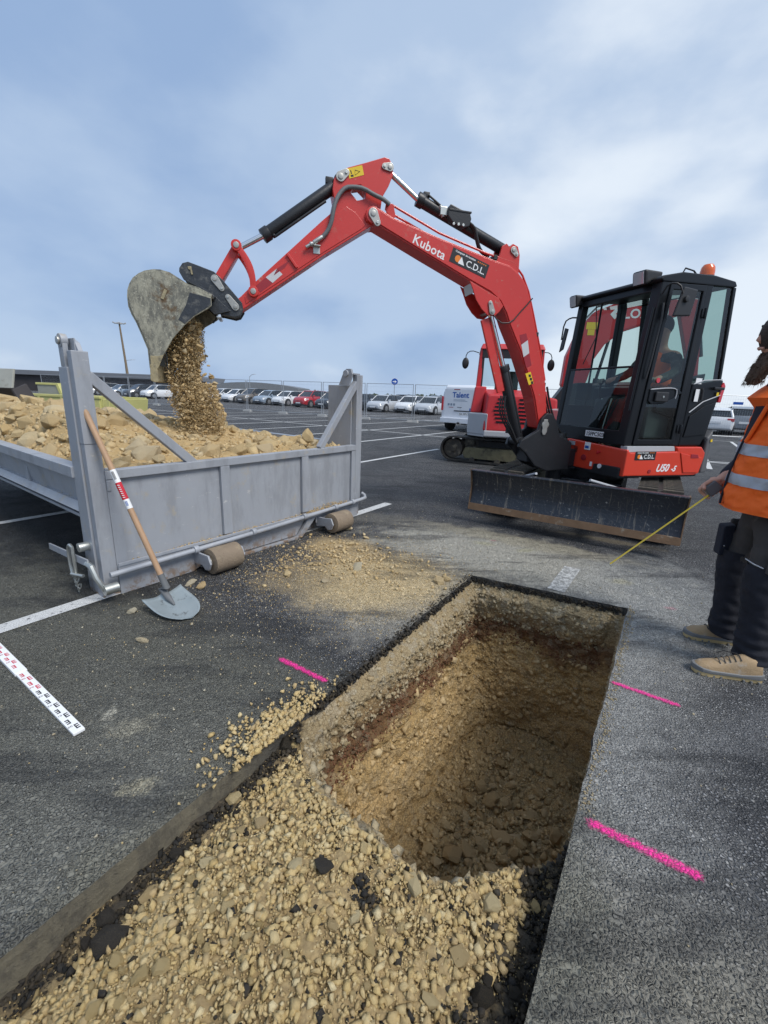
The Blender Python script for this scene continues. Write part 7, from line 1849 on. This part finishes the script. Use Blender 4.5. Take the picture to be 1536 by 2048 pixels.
# ------------------------------------------------------------------ the driver, seated in the black cab
opr = thing('person', tuple(FX @ Vector((-.2, .32, .74))), 'driver in camouflage sleeves and orange vest seated behind the dark cab glass', 'person')
def OV(x, y, z, r, r2=None):
    if x < -.1 and z > 1.2: x, y, z = x-.08, y+.12, z+.10
    p = FX @ Vector((x, y, z)); return (p.x, p.y, p.z, r, r2 or r)
ov = [OV(-.25,.32,1.36,.12,.10), OV(-.26,.32,1.60,.12,.10), OV(-.24,.32,1.80,.13,.10), OV(-.22,.32,1.92,.055), OV(-.19,.32,2.03,.085), OV(-.185,.32,2.12,.085),
      OV(-.22,.53,1.82,.05), OV(-.12,.64,1.62,.04), OV(.04,.69,1.615,.034), OV(-.22,.11,1.82,.05), OV(-.14,.02,1.62,.04), OV(.02,.02,1.61,.034),
      OV(-.05,.42,1.36,.08), OV(.20,.44,1.36,.065), OV(.27,.44,.95,.05), OV(.36,.44,.80,.04), OV(-.05,.22,1.36,.08), OV(.20,.20,1.36,.065), OV(.27,.20,.95,.05), OV(.36,.20,.80,.04)]
oe = [(0,1),(1,2),(2,3),(3,4),(4,5),(2,6),(6,7),(7,8),(2,9),(9,10),(10,11),(0,12),(12,13),(13,14),(14,15),(0,16),(16,17),(17,18),(18,19)]
skin('body', ov, oe, MAT['skin'], opr, 2)
sl = [OV(-.25,.32,1.38,.135,.11), OV(-.25,.32,1.62,.135,.11), OV(-.23,.32,1.80,.14,.115), OV(-.22,.53,1.80,.068), OV(-.12,.64,1.62,.056), OV(.0,.69,1.615,.048), OV(-.22,.11,1.80,.068), OV(-.14,.02,1.62,.056), OV(-.02,.02,1.61,.048)]
skin('camouflage_jacket', sl, [(0,1),(1,2),(2,3),(3,4),(4,5),(2,6),(6,7),(7,8)], MAT['camo'], opr, 2, disp=fold(.008, 10))
ve = [OV(-.25,.32,1.40,.185,.165), OV(-.25,.32,1.62,.185,.165), OV(-.235,.32,1.76,.18,.16), OV(-.225,.45,1.83,.10), OV(-.225,.19,1.83,.10)]
skin('vest', ve, [(0,1),(1,2),(2,3),(2,4)], MAT['hivis'], opr, 2)
tr_ = [OV(-.25,.32,1.33,.13,.11), OV(-.05,.42,1.37,.095), OV(.20,.44,1.37,.078), OV(.27,.44,.98,.062), OV(.30,.44,.84,.06), OV(-.05,.22,1.37,.095), OV(.20,.20,1.37,.078), OV(.27,.20,.98,.062), OV(.30,.20,.84,.06)]
skin('trousers', tr_, [(0,1),(1,2),(2,3),(3,4),(0,5),(5,6),(6,7),(7,8)], MAT['trouser_navy'], opr, 2)
HH = FX @ Matrix.Translation((-.265,.44,2.20))
MB(HH).ball((0,0,0),.105, sub=3, sc=(.95,.78,1.12)).build('head', MAT['skin'], opr, 0, True)
MB(HH).ball((-.012,0,.035),.112, sub=3, sc=(1,.82,1)).build('cap', MAT['jacket_navy'], opr, 0, True)
MB(HH).ball((.100,0,-.005),.016, sub=2, sc=(1,.8,1.2)).build('nose', MAT['skin'], opr, 0, True)
for y_ in (.69, .02):
    wr = FX @ Vector((.0,y_,1.615)); pm = FX @ Vector((.05,y_,1.64)); fings = []
    for q in range(4):
        yy_ = y_-.03+.02*q; fings.append([FX @ Vector((.075,yy_,1.645)), FX @ Vector((.10,yy_,1.625)), FX @ Vector((.10,yy_,1.595))])
    fings.append([FX @ Vector((.03,y_-.04,1.62)), FX @ Vector((.055,y_-.045,1.60)), FX @ Vector((.07,y_-.03,1.585))])
    hand('glove', opr, wr, pm, fings, .0105, 'glove')
# ------------------------------------------------------------------ stones on the ground, in the trench and in the pit
rs = np.random.RandomState(77); rq = random.Random(78)
def W(t, r_, z):
    t = np.asarray(t, float); r_ = np.asarray(r_, float); z = np.asarray(z, float)
    return np.array(TO)[None]+t[:, None]*np.array(TE)[None]+r_[:, None]*np.array(TR)[None]+np.stack([z*0, z*0, z], -1)
def in_bed(t, r_, m_=.0): return (not pin(t, r_)) and 0.005+m_ < r_ < 1.085-m_ and t < -1.62
# fine stuff on the rubble bed
N = 46000
t = -1.65-(rs.rand(N)**1.3)*2.6; r_ = rs.uniform(.01, 1.08, N)
ok = np.array([in_bed(a, b) for a, b in zip(t, r_)]); t, r_ = t[ok], r_[ok]; s_ = rs.gamma(1.0, .0044, len(t))+.0026; s_ = np.minimum(s_, .020)
dark = (fbm(np.stack([t*2.6, r_*2.6, t*0], -1), 4, 91)*.5 + .42*np.exp(-(r_/.10)**2) + .46*np.exp(-((1.09-r_)/.12)**2) + .28*(rs.rand(len(t)) < .07) + .10*fbm(np.stack([t*14, r_*14, t*0], -1), 2, 95)) > .20
z = bed_z(t, r_)+s_*.35+.006
A_ = ~dark
scatter('rubble_fines', W(t[A_], r_[A_], z[A_]), s_[A_], 'rubble', 31, PNP+TINY[:3])
scatter('asphalt_crumbs', W(t[dark], r_[dark], z[dark]), s_[dark]*.85, 'asphalt_crumb', 32)
n_ = 16000; tt_ = -1.65-(rs.rand(n_)**1.3)*2.5; r2_ = rs.uniform(.01, 1.08, n_); ok = np.array([in_bed(a, b) for a, b in zip(tt_, r2_)]); tt_, r2_ = tt_[ok], r2_[ok]
scatter('rubble_grit', W(tt_, r2_, bed_z(tt_, r2_)+.007), rs.uniform(.0018, .0045, len(tt_)), 'rubble', 33, TINY)
# single stones of the bed: the 280 largest
cnt = 0; plc = []
SZ = sorted([min(.034, max(.012, rq.gammavariate(4, .0042))) for _ in range(270)], reverse=True)
tries = 0
while cnt < 270 and tries < 60000:
    tries += 1
    t_ = -1.66-rq.random()**1.15*2.3; rr_ = rq.uniform(.03, 1.06)
    if not in_bed(t_, rr_, .015): continue
    s0 = SZ[cnt]
    if any((a-t_)**2+(b-rr_)**2 < ((s0+c_)*.95)**2 for a, b, c_ in plc): continue
    plc.append((t_, rr_, s0)); cnt += 1
    z_ = float(bed_z([t_], [rr_])[0])+.008; p = TL(t_, rr_, z_+s0*.25)
    big = 'larger' if s0 > .022 else 'small'
    dk = (rr_ < .14 or rr_ > .97 or rq.random() < .06) and rq.random() < .35
    if dk: put_stone('asphalt_lump', p, s0, 'asphalt_crumb', rq, '%s black lump of broken asphalt lying in the rubble of the trench' % big, 'asphalt lump', '%s asphalt lumps in the trench' % big)
    else: put_stone('rubble_stone', p, s0, 'rubble', rq, '%s tan limestone pebble lying loose in the trench rubble' % big, 'stone', '%s loose stones of the trench rubble' % big)
for (t_, rr_, s0, lb) in ((-2.33,.50,.038,'square black asphalt lump on the tan rubble just before the pit rim'), (-2.02,.02,.040,'black asphalt lump at the left corner of the pit beside the cut edge'), (-2.75,.12,.055,'flat dark asphalt piece with dust on it, near the left cut edge'), (-2.28,.98,.042,'black asphalt lump by the right cut edge near the pit rim')):
    z_ = float(bed_z([t_], [rr_])[0]); put_stone('asphalt_lump', TL(t_, rr_, z_+s0*.4), s0, 'asphalt_crumb', rq, lb, 'asphalt lump', None, .6 if 'flat' in lb else 1.0)
# spill of rubble over the cut edge onto the asphalt, upper left of the pit
n_ = 900; t = rs.normal(-2.02, .13, n_); r_ = -np.abs(rs.normal(0, .085, n_))+.03; s_ = rs.gamma(2.2, .0032, n_)+.003
scatter('spilled_rubble', W(t, r_, .004+s_*.3+.012*np.exp(-(r_/.05)**2)), np.minimum(s_, .019), 'rubble', 36)
# crumbs along the right pit edge
n_ = 500; t = rs.uniform(-1.7, .2, n_); r_ = 1.09+np.abs(rs.normal(0, .02, n_)); scatter('edge_crumbs', W(t, r_, r_*0+.003), rs.uniform(.002, .007, n_), 'gravel_wall', 37)
n_ = 420; t = rs.uniform(-1.7, 0, n_); r_ = -np.abs(rs.normal(0, .018, n_)); scatter('edge_crumbs', W(t, r_, r_*0+.003), rs.uniform(.002, .008, n_), 'asphalt_crumb', 38)
# stones set in the pit walls (sampled from the wall surface)
wall = Pw[:(NL+1)*NR].reshape(NL+1, NR, 3)
dnm = nrm2
def wall_pts(n_, j0, j1, seed, mask=None):
    q = np.random.RandomState(seed); J = q.randint(int(j0*NL), int(j1*NL), n_); I = q.randint(0, NR, n_)
    if mask is not None: kk = mask[I]; J, I = J[kk], I[kk]
    return wall[J, I], I
notright = ~(rims[:, 1] > 1.02)
p, I = wall_pts(4200, .02, .26, 5, notright); scatter('wall_gravel', p, np.minimum(rs.gamma(1.3, .0060, len(p))+.003, .032), 'gravel_wall', 41)
p, I = wall_pts(600, .02, .26, 15, ~notright); scatter('wall_gravel', p-np.array([0, 0, 0]), rs.uniform(.004, .012, len(p)), 'gravel_wall', 42)
p, I = wall_pts(1500, .34, .90, 6, notright); scatter('wall_stones', p, np.minimum(rs.gamma(1.8, .0068, len(p))+.004, .040), 'pit_stone', 43)
p, I = wall_pts(3000, .24, .40, 7, notright)
M('red_clay', (.15, .065, .032), .95, var=.4, scale=20, bump=.5, bs=60); scatter('wall_clay_crumbs', p, rs.uniform(.004, .013, len(p)), 'red_clay', 44)
# pit floor
fl = Pw[(NL+1)*NR:]
def floor_z(x, y):
    i = np.argmin((fl[:, 0]-x)**2+(fl[:, 1]-y)**2); return fl[i, 2]
n_ = 2600; q = rs.randint(0, len(fl), n_); p = fl[q]+np.c_[rs.uniform(-.03, .03, (n_, 2)), rs.uniform(0, .01, n_)]
scatter('pit_floor_gravel', p, np.minimum(rs.gamma(2, .0055, n_)+.004, .03), 'pit_stone', 45)
plc = []; cnt = 0; tries = 0
while cnt < 170 and tries < 30000:
    tries += 1
    t_ = rq.uniform(-1.95, -.25); rr_ = rq.uniform(.30, .98); c0 = math.exp(-(((t_+1.35)/.55)**2+((rr_-.66)/.26)**2))
    if rq.random() > .12+c0: continue
    s0 = rq.choice((.035, .042, .05, .06, .072, .085))*(.55+.5*c0)
    if any((a-t_)**2+(b-rr_)**2 < ((s0+c_)*.72)**2 for a, b, c_ in plc): continue
    plc.append((t_, rr_, s0)); cnt += 1; w_ = TL(t_, rr_); big = 'broad' if s0 > .05 else 'small'
    put_stone('pit_stone', (w_.x, w_.y, floor_z(w_.x, w_.y)+s0*.28), s0, 'pit_stone', rq, '%s brown stone lying on the shaded floor of the pit' % big, 'stone', '%s stones on the pit floor' % big, .8)
for (t_, rr_, s0, dz_, lb) in ((-1.85,.36,.075,.10,'long flat stone leaning on the left wall low in the pit'), (-.95,.98,.06,.25,'pale flat stone stuck in the right side of the pit wall')):
    w_ = TL(t_, rr_); put_stone('pit_stone', (w_.x, w_.y, -DEPTH+dz_), s0, 'pit_stone', rq, lb, 'stone', None, 1, None, (1.2, .4, .5))
# ragged lumps of the asphalt layer along the far and left pit edge
n_ = 900; side_ = rs.rand(n_); t = np.where(side_ < .62, rs.uniform(-1.85, .0, n_), rs.uniform(.0, .14, n_)); r_ = np.where(side_ < .62, rs.uniform(-.002, .016, n_), 0)
far_ = side_ >= .62; f_ = rs.rand(n_); t = np.where(far_, .0+.15*f_-.012*rs.rand(n_), t); r_ = np.where(far_, 1.08*f_, r_)
scatter('asphalt_edge_lumps', W(t, r_, -rs.uniform(.010, .055, n_)), rs.uniform(.006, .016, n_), 'asphalt_crumb', 46)
# loose stones on the asphalt
loose = [(-.20,3.20,.055,'broad pale stone on the sandy patch before the hole','pale_chip'), (-.42,2.93,.030,'small pale stone left of the broad one on the sandy patch','pale_chip'), (-1.26,2.75,.045,'brownish flat stone behind the shovel blade','limestone'), (-1.36,2.80,.038,'tan flat stone touching the brownish one behind the shovel','pale_chip'),
  (-1.53,2.37,.032,'round pale stone left of the shovel blade','pale_chip'), (-1.29,2.06,.032,'pale stone on the asphalt in front of the shovel blade','pale_chip'), (.43,2.99,.05,'angular tan stone at the far left corner of the hole','limestone'), (.50,3.04,.04,'tan stone just behind the angular one at the corner of the hole','limestone'),
  (-.58,3.24,.03,'tan stone by the right roller of the skip','limestone'), (-.30,3.75,.04,'ochre stone on the spill beyond the right roller','limestone'), (-.16,3.95,.035,'ochre stone on the far end of the spill','limestone'), (-.72,3.02,.05,'ochre stone lying against the left roller side of the spill','limestone'), (-.35,4.2,.05,'ochre stone near the right post foot of the skip','limestone')]
for x, y, s0, lb, mt in loose: put_stone('loose_stone', (x, y, s0*.3), s0, mt, rq, lb, 'stone', None, .7)
def spread(name, n_, cx, cy, sx, sy, an, smin, smax, mat, seed, shapes=None):
    q = np.random.RandomState(seed); a = q.normal(0, 1, (n_, 2))*np.array([sx, sy]); c_, s_ = math.cos(R(an)), math.sin(R(an)); X = cx+a[:, 0]*c_-a[:, 1]*s_; Y = cy+a[:, 0]*s_+a[:, 1]*c_
    lt = (X-TO.x)*TE.x+(Y-TO.y)*TE.y; lr = (X-TO.x)*TR.x+(Y-TO.y)*TR.y; k_ = ~((lr > -.01) & (lr < 1.10) & (lt < .16)); 
    kv = (X-KO.x)*(-math.sin(R(54.3)))+(Y-KO.y)*math.cos(R(54.3)); k_ &= kv < -.02
    X, Y = X[k_], Y[k_]; s0 = smin+(smax-smin)*q.rand(len(X))**3
    return scatter(name, np.stack([X, Y, s0*.35], -1), s0, mat, seed, shapes)
spread('spilled_soil_stones', 900, -.35, 3.45, .22, .45, 56, .004, .026, 'limestone', 51)
spread('spilled_soil_grit', 7000, -.15, 3.15, .38, .42, 30, .002, .0065, 'clod', 52, TINY)
spread('spilled_soil_grit', 5000, -.30, 2.85, .6, .6, 30, .0015, .005, 'rubble', 53, TINY)
spread('scattered_chips', 900, -.9, 2.5, .7, .7, 56, .002, .010, 'pale_chip', 54, TINY)
spread('scattered_chips', 1200, 1.5, 2.6, 1.0, 1.1, 56, .0015, .007, 'pale_chip', 55, TINY)
spread('scattered_chips', 900, .0, 4.6, 1.4, 1.2, 0, .002, .010, 'pale_chip', 56, TINY)
spread('scattered_chips', 700, -1.0, 1.5, .6, .6, 56, .001, .005, 'pale_chip', 57, TINY)
spread('roller_soil', 900, -.72, 3.25, .28, .14, 56, .003, .012, 'clod', 58, TINY)

# ------------------------------------------------------------------ falling soil
def fbp(s, z, y): return FB @ Vector((s, y, z))
rs = np.random.RandomState(99); N = 42000
z = 1.95-(1.95-.93)*rs.rand(N)**.8
ctr = np.interp(z, [.93, 1.1, 1.3, 1.5, 1.7, 1.95], [3.80, 3.80, 3.83, 3.87, 3.87, 3.80]); hwd = np.interp(z, [.93, 1.1, 1.3, 1.5, 1.7, 1.95], [.20, .21, .20, .17, .14, .06])
q_ = np.clip(rs.normal(0, .55, N), -1.0+.12*rs.rand(N), .95-.12*rs.rand(N)); lump = .16*fbm(np.stack([z*9, q_*2, z*0], -1), 2, 7)
s_ = ctr+hwd*(q_+lump); y_ = rs.normal(0, .12, N)
edge_ = np.interp(z, [1.40, 1.50, 1.613, 1.743, 1.857, 1.933, 2.0], [4.06, 4.045, 4.0, 3.925, 3.825, 3.745, 3.64])
k_ = (z < 1.40) | (s_ > edge_-.26) & (s_ < 4.08)
s_, y_, z = s_[k_], np.clip(y_[k_], -.30, .30), z[k_]
B_ = np.array(FB); P = np.c_[s_, y_, z]; Pw2 = P @ B_[:3, :3].T+B_[:3, 3]
sz = np.minimum(rs.gamma(1.3, .0026, len(P))+.0018, .020)
scatter('falling_soil', Pw2, sz, 'clod', 61, PNP[:3]+TINY)
n_ = 14000; j = rs.randint(0, len(Pw2), n_); j = rs.randint(0, len(Pw2), 420); core_ = Pw2[j]; scatter('falling_clods', core_, np.minimum(.012+rs.gamma(2, .006, 420), .036), 'clod', 63)
n_ = 14000; j = rs.randint(0, len(Pw2), n_); scatter('falling_dust', Pw2[j]+rs.normal(0, .028, (n_, 3)), rs.uniform(.0008, .0026, n_), 'clod', 62, TINY)
rq = random.Random(5)
for q in range(95):
    f_ = rq.random(); zz = 1.88+(1.0-1.88)*f_; cc = 3.88-.06*f_; ww = .05+.13*min(1, f_*1.6)
    s0 = rq.choice((.018,.022,.028,.034)); put_stone('falling_stone', fbp(cc+rq.gauss(0, ww*.55), zz, rq.uniform(.0, .20)), s0, 'clod', rq, 'ochre stone in mid air in the stream of soil pouring from the bucket', 'stone', 'stones falling from the bucket')
for s1, zz, s0, lb in ((3.74,1.70,.045,'brown clod jutting out of the right side of the falling soil'), (3.672,1.55,.018,'small clod at the right side of the falling stream'), (3.665,1.478,.016,'small clod just below another at the right side of the stream'), (3.625,1.40,.030,'single ochre stone flying free to the right of the falling soil'), (3.80,1.86,.055,'long tan stone just leaving the bucket mouth'), (3.81,1.76,.042,'rounded tan stone below the long one at the bucket mouth'), (3.94,1.62,.04,'greenish tan clod near the bucket side'), (3.84,1.27,.03,'tan clod low in the stream')):
    put_stone('falling_stone', fbp(s1, zz, .20), s0, 'clod', rq, lb, 'stone', None)
